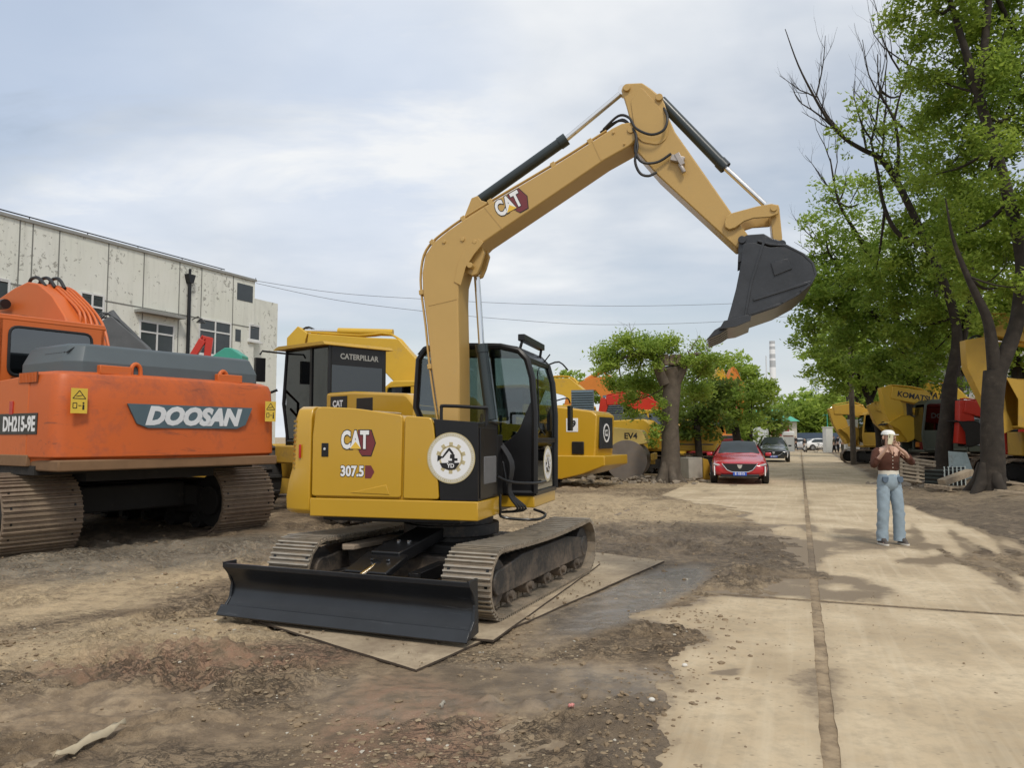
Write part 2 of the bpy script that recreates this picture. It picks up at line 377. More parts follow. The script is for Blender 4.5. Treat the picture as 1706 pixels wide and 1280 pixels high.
def ground_material():
    m, t, p, N_, L_ = nodes('mud')
    n1 = tnoise(t, 1.1, 8, 0.62, 'Geo'); n2 = tnoise(t, 7, 6, 0.65, 'Geo', loc=(4, 2, 0)); n3 = tnoise(t, 38, 4, 0.6, 'Geo')
    c = tramp(t, n1, [(0.34, (0.168, 0.118, 0.070)), (0.50, (0.290, 0.212, 0.130)), (0.66, (0.405, 0.308, 0.196))])
    c = tmix(t, tramp(t, n2, [(0.38, 0.75), (0.58, 0.0)]), c, (0.120, 0.084, 0.052))
    tan = tmath(t, 'MULTIPLY', attr(t, 'tan'), tramp(t, n2, [(0.30, 0.35), (0.55, 1.0)]))
    c = tmix(t, tan, c, (0.50, 0.382, 0.235))
    red = tmath(t, 'MULTIPLY', attr(t, 'red'), tramp(t, n2, [(0.38, 0.0), (0.60, 0.8)])); c = tmix(t, red, c, (0.29, 0.165, 0.105))
    grv = tmath(t, 'MULTIPLY', attr(t, 'grav'), tramp(t, n3, [(0.40, 0.25), (0.62, 1.0)])); c = tmix(t, grv, c, (0.255, 0.228, 0.178))
    drk = tmath(t, 'MULTIPLY', attr(t, 'dark'), tramp(t, n2, [(0.30, 1.0), (0.66, 0.45)])); c = tmix(t, drk, c, (0.135, 0.100, 0.066))
    wet = tmath(t, 'MULTIPLY', attr(t, 'wet'), tramp(t, n2, [(0.30, 1.0), (0.72, 0.55)])); c = tmix(t, wet, c, (0.140, 0.120, 0.098))
    # crevice darkening painted into the colour as lines between smeared plates
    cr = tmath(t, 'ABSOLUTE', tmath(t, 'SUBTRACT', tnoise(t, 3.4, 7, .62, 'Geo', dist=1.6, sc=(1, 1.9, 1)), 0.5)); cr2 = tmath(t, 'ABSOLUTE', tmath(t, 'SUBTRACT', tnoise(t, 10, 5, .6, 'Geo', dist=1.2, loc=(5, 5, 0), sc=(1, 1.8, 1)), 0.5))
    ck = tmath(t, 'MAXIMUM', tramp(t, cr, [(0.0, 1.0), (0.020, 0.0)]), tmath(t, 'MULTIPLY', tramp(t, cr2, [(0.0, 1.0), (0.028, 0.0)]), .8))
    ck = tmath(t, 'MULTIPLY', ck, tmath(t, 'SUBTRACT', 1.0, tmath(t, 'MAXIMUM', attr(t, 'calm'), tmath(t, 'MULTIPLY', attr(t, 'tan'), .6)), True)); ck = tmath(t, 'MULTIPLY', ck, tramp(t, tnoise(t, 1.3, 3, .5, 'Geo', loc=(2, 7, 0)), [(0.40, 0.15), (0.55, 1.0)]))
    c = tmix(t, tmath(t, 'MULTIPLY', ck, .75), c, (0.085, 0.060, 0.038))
    # pale chips and straw
    ch = t.nodes.new('ShaderNodeTexVoronoi'); g = N_.new('ShaderNodeNewGeometry'); L_.new(g.outputs['Position'], ch.inputs['Vector']); ch.inputs['Scale'].default_value = 34
    chip = tmath(t, 'MULTIPLY', tramp(t, ch.outputs['Distance'], [(0.10, 1.0), (0.16, 0.0)]), tramp(t, tnoise(t, 5, 3, .5, 'Geo', loc=(9, 9, 0)), [(0.56, 0.0), (0.64, 0.75)]))
    c = tmix(t, chip, c, (0.50, 0.44, 0.34)); L_.new(c, p.inputs['Base Color'])
    rg = tmath(t, 'SUBTRACT', 0.93, tmath(t, 'MULTIPLY', wet, 0.55)); rg = tmath(t, 'SUBTRACT', rg, tmath(t, 'MULTIPLY', attr(t, 'damp'), 0.30)); L_.new(rg, p.inputs['Roughness'])
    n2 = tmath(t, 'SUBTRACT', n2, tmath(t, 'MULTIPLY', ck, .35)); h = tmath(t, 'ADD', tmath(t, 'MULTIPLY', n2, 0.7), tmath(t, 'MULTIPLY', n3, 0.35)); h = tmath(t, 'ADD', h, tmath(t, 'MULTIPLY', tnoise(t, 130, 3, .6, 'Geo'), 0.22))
    b = tbump(t, p, h, 1.0, 0.055); L_.new(tmath(t, 'SUBTRACT', 0.95, tmath(t, 'MULTIPLY', attr(t, 'calm'), 0.72)), b.inputs['Strength'])
    return m
def build_ground():
    xs = axis(-600, -4.4, 3.6, 600, 0.018, 1.026); ys = axis(-40, 2.75, 7.0, 1500, 0.018, 1.019)
    X, Y = np.meshgrid(xs, ys); Z = terrain(X, Y); sm = smooth_zone(X, Y)
    tan = np.maximum.reduce([blob(X, Y, -4.6, 7.4, 2.9, 1.0, .95, 70), .9*blob(X, Y, -2.9, 6.2, 1.6, .7, .5, 71), blob(X, Y, 1.6, 17.5, 3.4, 4.2, .2, 72), .8*blob(X, Y, -.5, 12.5, 1.6, 1.6, .2, 73),
                             .55*blob(X, Y, 8.6, 9, 2.0, 2.2, 0, 74), .5*blob(X, Y, 14, 20, 5, 3.4, .3, 77), .6*blob(X, Y, 2, 30, 9, 7, .3, 78), .7*np.clip((Y-40)/30, 0, 1)])
    s_, q_ = road_sq(X, Y); tan = np.maximum(tan, np.clip(1-np.abs(q_-.11)/.12, 0, 1)*.18*(s_ > -5)*(mud_on_road(X, Y) < .5))
    tan = np.maximum(tan, .30*np.clip((fbm(X, Y, .45, 4, 200)-.45)*6, 0, 1)); red = np.maximum(blob(X, Y, -.55, 4.3, .45, .9, .2, 75), blob(X, Y, -2.2, 5.6, 1.1, .5, .2, 76))
    grav = blob(X, Y, -4.9, 10.4, 2.2, 1.5, .95, 79)
    dark = np.maximum.reduce([blob(X, Y, 2.6, 11.6, 2.2, 3.0, -.2, 80), blob(X, Y, 9.3, 15.5, 2.6, 5.0, -.35, 81), .55*blob(X, Y, 13, 26, 4, 9, -.35, 86), .8*blob(X, Y, -8, 13.5, 3.2, 3.0, 0, 87), blob(X, Y, .8, 4.0, .5, 1.1, .2, 88)])
    wet = np.maximum(blob(X, Y, 1.2, 7.75, 2.0, .40, 1.03, 82, .25), .45*blob(X, Y, 0.0, 5.05, 1.3, .55, 0.1, 83))
    damp = np.maximum(sm, .7*dark); sm = np.maximum(sm, np.clip(1-np.abs(q_-.11)/.13, 0, 1)*(mud_on_road(X, Y) < .5)*1.0)
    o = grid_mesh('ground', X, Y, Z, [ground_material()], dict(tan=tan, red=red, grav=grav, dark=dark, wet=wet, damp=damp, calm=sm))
    tag(o, kind='structure')
build_ground()

def concrete_material():
    m, t, p, N_, L_ = nodes('concrete')
    n1 = tnoise(t, 0.9, 6, 0.6, 'Geo'); n2 = tnoise(t, 9, 6, 0.7, 'Geo', loc=(2, 5, 0))
    c = tramp(t, n1, [(0.36, (0.41, 0.315, 0.198)), (0.50, (0.51, 0.400, 0.258)), (0.62, (0.60, 0.485, 0.325))])
    c = tmix(t, tramp(t, n2, [(0.38, 0.45), (0.56, 0.0)]), c, (0.33, 0.27, 0.185))
    # long scrape marks running with the traffic
    g = N_.new('ShaderNodeNewGeometry'); mp = N_.new('ShaderNodeMapping'); L_.new(g.outputs['Position'], mp.inputs[0]); mp.vector_type = 'TEXTURE'
    mp.inputs['Rotation'].default_value = (0, 0, -0.358); mp.inputs['Scale'].default_value = (0.09, 2.6, 1)
    sn = N_.new('ShaderNodeTexNoise'); L_.new(mp.outputs[0], sn.inputs['Vector']); sn.inputs['Scale'].default_value = 1.0; sn.inputs['Detail'].default_value = 5
    c = tmix(t, tramp(t, sn.outputs['Fac'], [(0.52, 0.0), (0.72, 0.40)]), c, (0.63, 0.53, 0.375))
    film = tmath(t, 'ADD', attr(t, 'film'), tmath(t, 'MULTIPLY', tmath(t, 'SUBTRACT', n2, 0.5), 1.0))
    film = tmath(t, 'ADD', film, tmath(t, 'MULTIPLY', tmath(t, 'SUBTRACT', tnoise(t, 1.4, 5, .6, 'Geo', loc=(8, 1, 4)), 0.5), 0.7))
    c = tmix(t, tramp(t, film, [(0.20, 0.0), (0.60, 0.50)]), c, (0.36, 0.27, 0.165))
    c = tmix(t, tramp(t, film, [(0.48, 0.0), (0.78, 0.85)]), c, (0.185, 0.135, 0.085))
    # small dark scuffs, lumps of tracked mud
    v = N_.new('ShaderNodeTexVoronoi'); mp2 = N_.new('ShaderNodeMapping'); L_.new(g.outputs['Position'], mp2.inputs[0]); mp2.inputs['Scale'].default_value = (1.0, 1.9, 1); L_.new(mp2.outputs[0], v.inputs['Vector']); v.inputs['Scale'].default_value = 11; v.inputs['Randomness'].default_value = 1.0
    k = tmath(t, 'MULTIPLY', tramp(t, v.outputs['Distance'], [(0.08, 1.0), (0.17, 0.0)]), tramp(t, tnoise(t, 1.6, 4, .6, 'Geo', loc=(7, 3, 0)), [(0.44, 0.0), (0.54, 0.85)]))
    c = tmix(t, k, c, (0.17, 0.135, 0.09))
    L_.new(c, p.inputs['Base Color']); L_.new(tmath(t, 'SUBTRACT', 0.9, tmath(t, 'MULTIPLY', tramp(t, film, [(.4, 0.), (.65, 1.)]), 0.3)), p.inputs['Roughness'])
    tbump(t, p, tmath(t, 'ADD', tmath(t, 'MULTIPLY', n2, .6), tmath(t, 'MULTIPLY', tnoise(t, 90, 4, .7, 'Geo'), .3)), 0.5, 0.012)
    return m
def build_road():
    cm = concrete_material(); parts = []
    ss = [-14, 8.12, 8.22, 20.4, 20.45, 32.5, 32.55, 45, 45.05, 60, 60.05, 96]
    allX = []
    verts, faces, film = [], [], []
    for qa, qb in ((Q_L, 0.065), (0.15, Q_R)):
        for k in range(0, len(ss), 2):
            sa, sb = ss[k], ss[k+1]; ns = max(6, int((sb-sa)/(0.09 if sb < 9 else 0.22 if sb < 33 else 0.6)))
            S, Qm = np.meshgrid(np.linspace(sa, sb, ns), np.linspace(qa, qb, 42), indexing='ij')
            # worn, slightly ragged arrises
            edge = np.minimum.reduce([S-sa, sb-S, Qm-qa, qb-Qm]); jx = (fbm(S, Qm, 6, 3, 91)-0.5)*0.022*(edge < 0.02)
            X, Y = road_xy(S, Qm+jx*np.where(np.abs(Qm-qa) < 0.01, 1, np.where(np.abs(Qm-qb) < .01, -1, 0)))
            Z = (fbm(X, Y, .5, 3, 92)-.5)*0.006
            b = len(verts); verts += np.stack([X, Y, Z], -1).reshape(-1, 3).tolist(); nq = S.shape[1]
            faces += [(b+i*nq+j, b+i*nq+j+1, b+(i+1)*nq+j+1, b+(i+1)*nq+j) for i in range(ns-1) for j in range(nq-1)]
            rim = [i*nq for i in range(ns)]+[(ns-1)*nq+j for j in range(1, nq)]+[i*nq+nq-1 for i in range(ns-2, -1, -1)]+[j for j in range(nq-2, 0, -1)]
            b2 = len(verts); verts += [(verts[b+r][0], verts[b+r][1], -0.12) for r in rim]; R = len(rim)
            faces += [(b+rim[i], b+rim[(i+1) % R], b2+(i+1) % R, b2+i) for i in range(R)]
            mo = mud_on_road(X, Y); halo = np.clip((mud_field(X, Y)+.5)/.5, 0, 1)**2; s_, q_ = road_sq(X, Y)
            wide = fbm(X, Y, 1.5, 5, 95); f = mo*0.3+halo*.42
            f = f+blob(X, Y, 3.6, 12.2, 2.5, 3.6, -.3, 96, .5)*np.clip((wide-.35)*3, 0, .75)            # tracked mud across the lane
            f = f+np.clip(1-np.abs(q_-0.11)/0.20, 0, 1)*(0.30+.5*(fbm(s_, q_, 1.1, 4, 94)-.3))                                           # dirt along the joint
            f = f+np.clip(1-np.abs(s_-8.17)/0.10, 0, 1)*0.4
            f = f+blob(X, Y, 3.15, 8.0, .5, .2, -.35, 97, .4)*.7
            # curved tyre tracks swinging in from the right
            for off in (0, .55, 1.05):
                cv = 1.45+off+np.clip((s_-8), 0, 20)**1.35*0.028
                f = f+np.clip(1-np.abs(q_-cv)/0.16, 0, 1)*.55*np.clip((s_-5.5)/2, 0, 1)*np.clip((fbm(s_*.5, q_*2, 1.2, 4, 98+int(off*4))-.3)*3, 0, 1)*(s_ < 24)
            f = f+np.clip(q_-2.2, 0, 1)*.5+np.clip(fbm(s_*.55, q_*1.5, 1.0, 5, 120)-.50, 0, 1)*1.5+np.clip(1-np.abs(q_-.11)/.7, 0, 1)*.12
            f = f+blob(X, Y, 1.47, 5.36, .10, .055, .0, 99, .25, 6)*.9
            film += f.ravel().tolist()+[0.6]*R
    me = bpy.data.meshes.new('road'); me.from_pydata(verts, [], faces); me.materials.append(cm)
    a = me.attributes.new('film', 'FLOAT', 'POINT'); a.data.foreach_set('value', film)
    me.polygons.foreach_set('use_smooth', [True]*len(faces)); me.set_sharp_from_angle(angle=rad(40)); me.update()
    o = bpy.data.objects.new('road', me); col_link(o); tag(o, kind='structure')
build_road()

# loose lumps: mud clods and pale stones, too many to count
def scatter(name, n, region, size, m, seed, squash=.55, label=None, cat=None):
    rng = np.random.default_rng(seed); bm = bmesh.new(); bmesh.ops.create_icosphere(bm, subdivisions=1, radius=1)
    base = np.array([v.co[:] for v in bm.verts]); fc = np.array([[v.index for v in f.verts] for f in bm.faces]); bm.free()
    P = region(rng, n); n = len(P); V = []
    sc = size[0]*(size[1]/size[0])**(rng.random(n)**2.2)
    for i in range(n):
        b = base*(0.65+0.7*rng.random((len(base), 1)))*np.array([1, .5+.6*rng.random(), squash*(.5+.7*rng.random())])*sc[i]
        a = rng.random()*6.28; c, s = math.cos(a), math.sin(a)
        V.append(b@np.array([[c, s, 0], [-s, c, 0], [0, 0, 1]])+[P[i, 0], P[i, 1], P[i, 2]+sc[i]*squash*.25])
    V = np.concatenate(V); Fc = (fc[None]+(np.arange(n)*len(base))[:, None, None]).reshape(-1, 3)
    me = bpy.data.meshes.new(name); me.from_pydata(V.tolist(), [], Fc.tolist()); me.materials.append(m)
    me.polygons.foreach_set('use_smooth', [False]*len(Fc)); o = bpy.data.objects.new(name, me); col_link(o)
    return tag(o, label, cat, kind='stuff')
def reg_mud(rng, n):
    t = rng.random(n*3); y = 3.0*(26/3.0)**(t**1.1); x = (rng.random(n*3)*1.75-1.02)*y*.80
    s, q = road_sq(x, y); dens = np.clip((fbm(x, y, 1.2, 4, 111)-.40)*5, 0, 1)*(1-smooth_zone(x, y)*.9)
    ok = (rng.random(n*3) < dens) & ((q < Q_L) | (q > Q_R) | (mud_on_road(x, y) > .7))
    x, y = x[ok][:n], y[ok][:n]; return np.stack([x, y, terrain(x, y)], -1)
def reg_road(rng, n):
    y = 3.0*(20/3.0)**rng.random(n*2); s = y; q = rng.random(n*2)*3.9-.8; x, y = road_xy(s, q); ok = rng.random(n*2) < np.clip((fbm(x, y, .9, 3, 112)-.42)*5, 0, 1)
    x, y = x[ok][:n], y[ok][:n]; return np.stack([x, y, np.full(len(x), .002)], -1)
def reg_edge(rng, n):
    y = 3.2+rng.random(n)*4.2; q = -.85+rng.normal(0, .22, n); x, y = road_xy(y, q); return np.stack([x, y, np.maximum(terrain(x, y), 0.0)], -1)
clod = mat('clod', (0.255, 0.186, 0.115), .95, var=.35, vscale=1.5, bump=.5, bscale=40)
pale = mat('pale_stone', (0.50, 0.46, 0.38), .9, var=.3, vscale=6)
scatter('mud_clods', 6500, reg_mud, (.005, .030), clod, 1, label='brown lumps of mud scattered over the churned yard', cat='mud clods')
flake = mat('dry_flake', (.37, .285, .18), .95, var=.35, vscale=9)
scatter('mud_flakes', 5200, reg_mud, (.006, .022), flake, 6, .16, label='flat dry flakes of lighter mud lying over the churned ground', cat='mud flakes')
scatter('road_crumbs', 420, reg_road, (.004, .011), clod, 2, label='small dark crumbs of mud on the concrete lane', cat='mud crumbs')
scatter('roadside_lumps', 420, reg_edge, (.008, .030), clod, 4, label='heaped mud lumps along the left edge of the concrete', cat='mud lumps')
scatter('pale_stones', 620, reg_mud, (.006, .019), pale, 3, label='small pale stones scattered in the brown mud', cat='stones')
# ---------------------------------------------------------------- shared machine materials
YEL = mat('cat_yellow', (0.53, 0.305, 0.018), .30, var=.05, vscale=1.4, dirt=.14, dirtcol=(.38, .27, .13), coat=.5)
YEL2 = mat('boom_yellow', (0.50, 0.318, 0.098), .42, var=.06, vscale=2, dirt=.16, dirtcol=(.40, .29, .14), coat=.15)
BLK = mat('black_paint', (0.010, 0.010, 0.011), .34, var=.3, vscale=4, dirt=.10, dirtcol=(.07, .06, .05), coat=.1, spec=.35)
def worn(name, base, rough=.34, streak=(60, 5, 5), amt=.5, lo=(.16, .165, .17), bump=.15, met=.1):
    m = mat(name, base, rough, var=.4, vscale=3, dirt=.20, dirtcol=(.085, .08, .075), coat=.1, metal=met, bump=bump, bscale=9); t = m.node_tree; p = t.nodes['Principled BSDF']; src = p.inputs['Base Color'].links[0].from_socket
    f = tmath(t, 'MULTIPLY', tramp(t, tnoise(t, 1.0, 6, .75, sc=streak), [(.60, 0.), (.72, amt)]), tramp(t, tnoise(t, 1.7, 4, .6, loc=(4, 4, 4)), [(.45, 0.), (.6, 1.)])); t.links.new(tmix(t, f, src, lo), p.inputs['Base Color']); return m
BLK2 = worn('bucket_black', (0.042, 0.044, 0.049), .33, (9, 9, 9), .5, (.13, .125, .12), .5, .2) if True else mat('bucket_black', (0.040, 0.042, 0.047), .34, var=.3, vscale=5, dirt=.34, dirtcol=(.085, .078, .07), bump=.35, bscale=16, metal=.2)
BLADE = worn('blade_black', (0.016, 0.019, 0.024), .33, (14, 2.2, 40), .55) if True else mat('blade_black', (0.016, 0.019, 0.024), .33, var=.4, vscale=3, dirt=.22, dirtcol=(.085, .08, .075), coat=.1, bump=.15, bscale=9)
STEEL = mat('track_steel', (0.26, 0.220, 0.170), .48, metal=.35, var=.25, vscale=7, dirt=.66, dirtcol=(.40, .315, .225), bump=.5, bscale=50)
FRM = mat('track_frame', (0.030, 0.028, 0.027), .55, var=.3, vscale=5, dirt=.50, dirtcol=(.17, .13, .095), dlow=.5, bump=.4, bscale=30)
CHR = mat('chrome', (0.80, 0.80, 0.80), .12, metal=1, var=.03)
HOSE = mat('hose_rubber', (0.016, 0.016, 0.017), .5, var=.2)
RUB = mat('tyre_rubber', (0.026, 0.025, 0.024), .8, var=.2, dirt=.5, dirtcol=(.17, .13, .095), bump=.3)
GLS = glass('cab_glass'); GLD = glass('dark_glass', (0.10, 0.13, 0.13), .10)
WHT = mat('white_vinyl', (0.80, 0.80, 0.80), .4, var=.02); BVI = mat('black_vinyl', (0.012, 0.012, 0.013), .35, var=.1)
RVI = mat('maroon_vinyl', (0.17, 0.030, 0.035), .4, var=.05); YVI = mat('yellow_vinyl', (0.78, 0.50, 0.06), .4, var=.04); GLDV = mat('gold_vinyl', (0.52, 0.44, 0.25), .45, var=.15, vscale=20)
SEATM = mat('seat_cloth', (0.05, 0.05, 0.055), .85, var=.2); REDL = mat('red_lens', (0.45, 0.02, 0.015), .2, var=.05); GREYP = mat('grey_plastic', (0.14, 0.14, 0.145), .5, var=.1)

WORN = mat('worn_grouser', (0.42, 0.37, 0.30), .38, metal=.5, var=.35, vscale=9, dirt=.45, dirtcol=(.36, .28, .19))
def track_path(a, R, pitch):
    """centre line of a crawler: two ends of radius R at x = +-a, bottom at z = 0; (x, z, angle) per shoe"""
    per = 4*a+2*PI*R; n = int(round(per/pitch)); res = []
    for k in range(n):
        s = per*k/n
        if s < 2*a: res.append((-a+s, 0.0, 0.0)); continue
        s -= 2*a
        if s < PI*R: t = s/R; res.append((a+R*math.sin(t), R-R*math.cos(t), t)); continue
        s -= PI*R
        if s < 2*a: res.append((a-s, 2*R-0.035*math.sin(PI*s/(2*a)), PI)); continue
        s -= 2*a; t = s/R; res.append((-a-R*math.sin(t), R+R*math.cos(t), PI+t))
    return res, per/n
def make_track(root, rz, y0, y1, a, R, pitch, z0=0.0, belt=None, fr=None, simple=False, side=1, th=0.022, grouser=0.022):
    belt = belt or STEEL; fr = fr or FRM
    P, pt = track_path(a, R, pitch); b = MB(); yc, wd = (y0+y1)/2, y1-y0
    for (x, z, t) in P:
        tx, tz = math.cos(t), math.sin(t); nx, nz = tz, -tx            # outward normal
        R3 = Matrix(((tx, 0, -nx), (0, 1, 0), (tz, 0, -nz))); R3 = Matrix(((tx, 0, nx), (0, -1, 0), (tz, 0, nz)))
        c = Vector((x, yc, z+z0)); n_ = Vector((nx, 0, nz)); tv = Vector((tx, 0, tz))
        b.obox(c-n_*th*.5, (pt*.97, wd, th), R3)
        for g in ((-.36, 1), (0.0, .8), (.33, .8)) if not simple else ((-.3, 1),):
            b.obox(c+n_*grouser*.45*g[1]+tv*pt*g[0], (pt*.11, wd*.995, grouser*g[1]), R3, 2)
        if not simple:
            b.obox(c-n_*(th+.028), (pt*.72, wd*.30, .055), R3)                 # chain link
            for yy in (-.40, .40): b.obox(c+n_*.003+Vector((0, wd*yy, 0))+tv*pt*.16, (pt*.16, .024, .008), R3, 1)
    be = b.build('track_belt', [belt, BLK, WORN if belt is STEEL else belt], root, rz=rz)
    h = 2*R; f = MB(); ins = th+.06
    f.prism(rounded([(-a-.02, z0+h*.30), (a+.02, z0+h*.30), (a+.02, z0+h*.66), (a*.55, z0+h*.80), (-a*.55, z0+h*.80), (-a-.02, z0+h*.66)], .04), y0+wd*.22, y1-wd*.12 if side > 0 else y1-wd*.22, 'xz')
    fo = f.build('track_frame', fr, root, rz=rz, bevel=.012)
    for x, nm in ((a, 'idler'), (-a, 'sprocket')):
        d = MB(); r = R-ins
        d.cyl((x, y0+wd*.18, z0+R), (x, y1-wd*.18, z0+R), r, n=28); d.cyl((x, y0+wd*.10, z0+R), (x, y1-wd*.10, z0+R), r*.55, n=20)
        if nm == 'sprocket':
            for k in range(15):
                t = 2*PI*k/15; d.obox((x+math.cos(t)*(r+.01), yc, z0+R+math.sin(t)*(r+.01)), (.05, wd*.12, .05), Matrix.Rotation(-t, 3, 'Y'))
        d.build(nm, fr, fo, bevel=.01)
    nr = 5 if not simple else 7
    for k in range(nr):
        x = -a*.78+2*a*.78*k/(nr-1); d = MB(); r = R*.27
        d.cyl((x, y0+wd*.2, z0+ins+r*.75), (x, y1-wd*.14, z0+ins+r*.75), r, n=16); d.cyl((x, y0+wd*.12, z0+ins+r*.75), (x, y1-wd*.06, z0+ins+r*.75), r*.45, n=12)
        d.build('track_roller', fr, fo)
    return be, fo
def cat_badge(parent, M, s, num=None):
    """hexagon, outlined white letters and the small yellow triangle; M faces +Z out of the panel"""
    def sub(mb, nm, m): o = mb.build(nm, m, parent); o.matrix_local = M; return o
    hx = [(.02, -.27), (.12, -.40), (.42, -.40), (.56, -.02), (.42, .36), (-.02, .36)]
    o1 = MB().prism([(x*s*1.06+.0*s, z*s*1.08) for x, z in hx], .0003, .0012, 'xy'); sub(o1, 'badge_hexagon', BVI)
    sub(MB().prism([(x*s+.002, z*s) for x, z in hx], .0012, .002, 'xy'), 'badge_hexagon', RVI)
    M2 = M @ Matrix.Translation((-.12*s, .05*s, .0030)); M3 = M @ Matrix.Translation((-.12*s, .05*s, .0022))
    text_obj('lettering', 'CAT', .74*s, BVI, parent, M3, bold=.062*s, sx=.62, ext=.0004, sp=1.06)
    text_obj('lettering', 'CAT', .74*s, WHT, parent, M2, bold=.032*s, sx=.62, ext=.0005, sp=1.06)
    sub(MB().prism([(-.28*s, -.20*s), (.10*s, -.20*s), (-.09*s, .02*s)], .0034, .0046, 'xy'), 'badge_triangle', YVI)

# ---------------------------------------------------------------- the compact excavator in the middle
CX, CY = -0.637, 8.183; AU, AD = rad(-15.8), rad(-112.6)
ex = empty('compact_excavator', (CX, CY, 0), 0, 'golden yellow compact excavator with raised boom and black dozer blade standing on steel plates', 'excavator')
PZ = 0.052                                     # top of the plates
for y0, y1 in ((-1.13, -.68), (.68, 1.13)): make_track(ex, AD, y0, y1, 1.22, .285, .132, PZ+.02, grouser=.028)
mb = MB(); mb.bx(-.62, .62, -.52, .52, PZ+.24, PZ+.50)
for sx in (-1, 1):
    for sy in (-1, 1): mb.bar((sx*.35, sy*.35, PZ+.40), (sx*.72, sy*.80, PZ+.33), .26, .20)
mb.bx(.55, .80, -.42, .42, PZ+.20, PZ+.42)
mb.build('chassis', FRM, ex, rz=AD, bevel=.015)
# tan dust lying on the carbody shelves
mb = MB(); mb.prism([(.25, -.62), (1.02, -.66), (1.10, -.60), (1.05, -.50), (.25, -.42)], PZ+.47, PZ+.52, 'xy'); mb.build('guard_plate', mat('dusty_steel', (.33, .26, .19), .9, var=.25, bump=.4), ex, rz=AD, bevel=.01)
mb = MB(); mb.cyl((0, 0, PZ+.48), (0, 0, .86), .44, n=40); mb.cyl((0, 0, PZ+.55), (0, 0, PZ+.66), .50, n=40)
mb.build('turntable', FRM, ex, bevel=.006)
# blade, its arms and ram
mb = MB(); n = 12; arc = []
for k in range(n+1):
    t = k/n; z = .075+.43*t; arc.append((2.06-.16*math.sin(PI*min(t*1.08, 1))*.85-.03*t, z))
prof = arc+[(x-.028, z) for x, z in arc[::-1]]
mb.prism(prof, -1.19, 1.19, 'xz'); mb.prism([(2.075, .062), (2.09, .075), (2.03, .155), (2.012, .15)], -1.195, 1.195, 'xz')
for y in (-1.19, 1.165): mb.prism([(2.068, .07), (1.945, .20), (1.925, .32), (1.99, .45), (2.036, .515), (1.88, .515), (1.86, .10)], y, y+.024, 'xz')
for z in (.20, .42): mb.bx(1.80, 1.90, -1.1, 1.1, z-.03, z+.03)
bl = mb.build('dozer_blade', BLADE, ex, rz=AD, bevel=.004)
mb = MB()
for sy in (-1, 1):
    mb.bar((.60, sy*.30, PZ+.32), (1.40, sy*.34, PZ+.30), .10, .13); mb.bar((1.36, sy*.34, PZ+.30), (1.86, sy*.62, PZ+.24), .10, .13)
mb.bar((.40, 0, PZ+.60), (1.30, 0, PZ+.46), .30, .12); mb.bar((1.25, 0, PZ+.47), (1.62, 0, PZ+.36), .42, .07); mb.prism([(1.60, -.26), (1.86, -.40), (1.86, .40), (1.60, .26)], PZ+.30, PZ+.36, 'xy')
ba = mb.build('blade_arm', BLK, ex, rz=AD, bevel=.012)
mb = MB(); mb.cyl((.75, 0, PZ+.44), (1.45, 0, PZ+.42), .055, n=16); mb.cyl((1.45, 0, PZ+.42), (1.80, 0, PZ+.34), .028, n=12, mi=1)
mb.build('blade_cylinder', [BLK, CHR], ex, rz=AD)
mb = MB()
for k, (yy, zz_) in enumerate(((-.42, .36), (-.47, .33), (.40, .35))):
    mb.tube([(.55, yy*.6, PZ+zz_+.06), (.95, yy, PZ+zz_-.10), (1.40, yy*1.15, PZ+zz_-.14), (1.78, yy*.5, PZ+zz_-.05)], .016, 8, smooth=6)
mb.build('hydraulic_hose', HOSE, ex, rz=AD)
for xx, yy, zq in ((.98, .055, .568), (.98, -.055, .568), (1.42, .10, .462), (1.42, -.06, .462)):
    mb = MB(); mb.cyl((xx, yy, PZ+zq), (xx, yy, PZ+zq+.014), .020, n=6); mb.build('bolt', CHR, ba)

# ---- upper structure; x forward, y to the machine's left
def up(mb, nm, m, bevel=0.008, parent=ex, **k): return mb.build(nm, m, parent, rz=AU if parent is ex else 0, bevel=bevel, **k)
V0 = -1.114
mb = MB(); mb.bx(-1.03, .66, V0, -.42, .845, 1.018); up(mb, 'base_frame', YEL, .01)
mb = MB(); mb.bx(-1.0, .50, -.418, .9, .86, 1.0); mb.bx(-.95, .45, -1.0, .9, .80, .86); up(mb, 'floor_plate', BLK)
mb = MB(); mb.bx(-.47, .87, .115, 1.114, .86, 1.00); cb = up(mb, 'cab_base', YEL, .012)
dr = up(MB().prism(rounded([(-1.012, 1.036), (-1.012, 1.60), (-.985, 1.862), (-.93, 1.888), (-.55, 1.868), (-.080, 1.800), (-.090, 1.036)], [.03, .02, .05, .05, .1, .03, .03]), V0, V0+.035, 'xz'), 'engine_door', YEL, .010)
sp_ = up(MB().prism(rounded([(-.068, 1.030), (-.056, 1.795), (.205, 1.776), (.228, 1.70), (.262, 1.38), (.283, 1.030)], [.03, .03, .03, .05, .05, .03]), V0+.002, V0+.035, 'xz'), 'side_panel', YEL, .010)
up(MB().prism([(-.60, 1.075), (-.20, 1.065), (-.235, 1.155)], V0-.006, V0+.01, 'xz'), 'panel_crease', YEL, .004, parent=dr)
bb = MB(); bb.prism(rounded([(.296, 1.022), (.274, 1.38), (.240, 1.70), (.222, 1.762), (.657, 1.728), (.659, 1.022)], .01), V0+.006, -.50, 'xz'); bb.bx(.655, .668, V0+.05, -.56, 1.04, 1.68)
tb = up(bb, 'tool_box', BLK, .018)
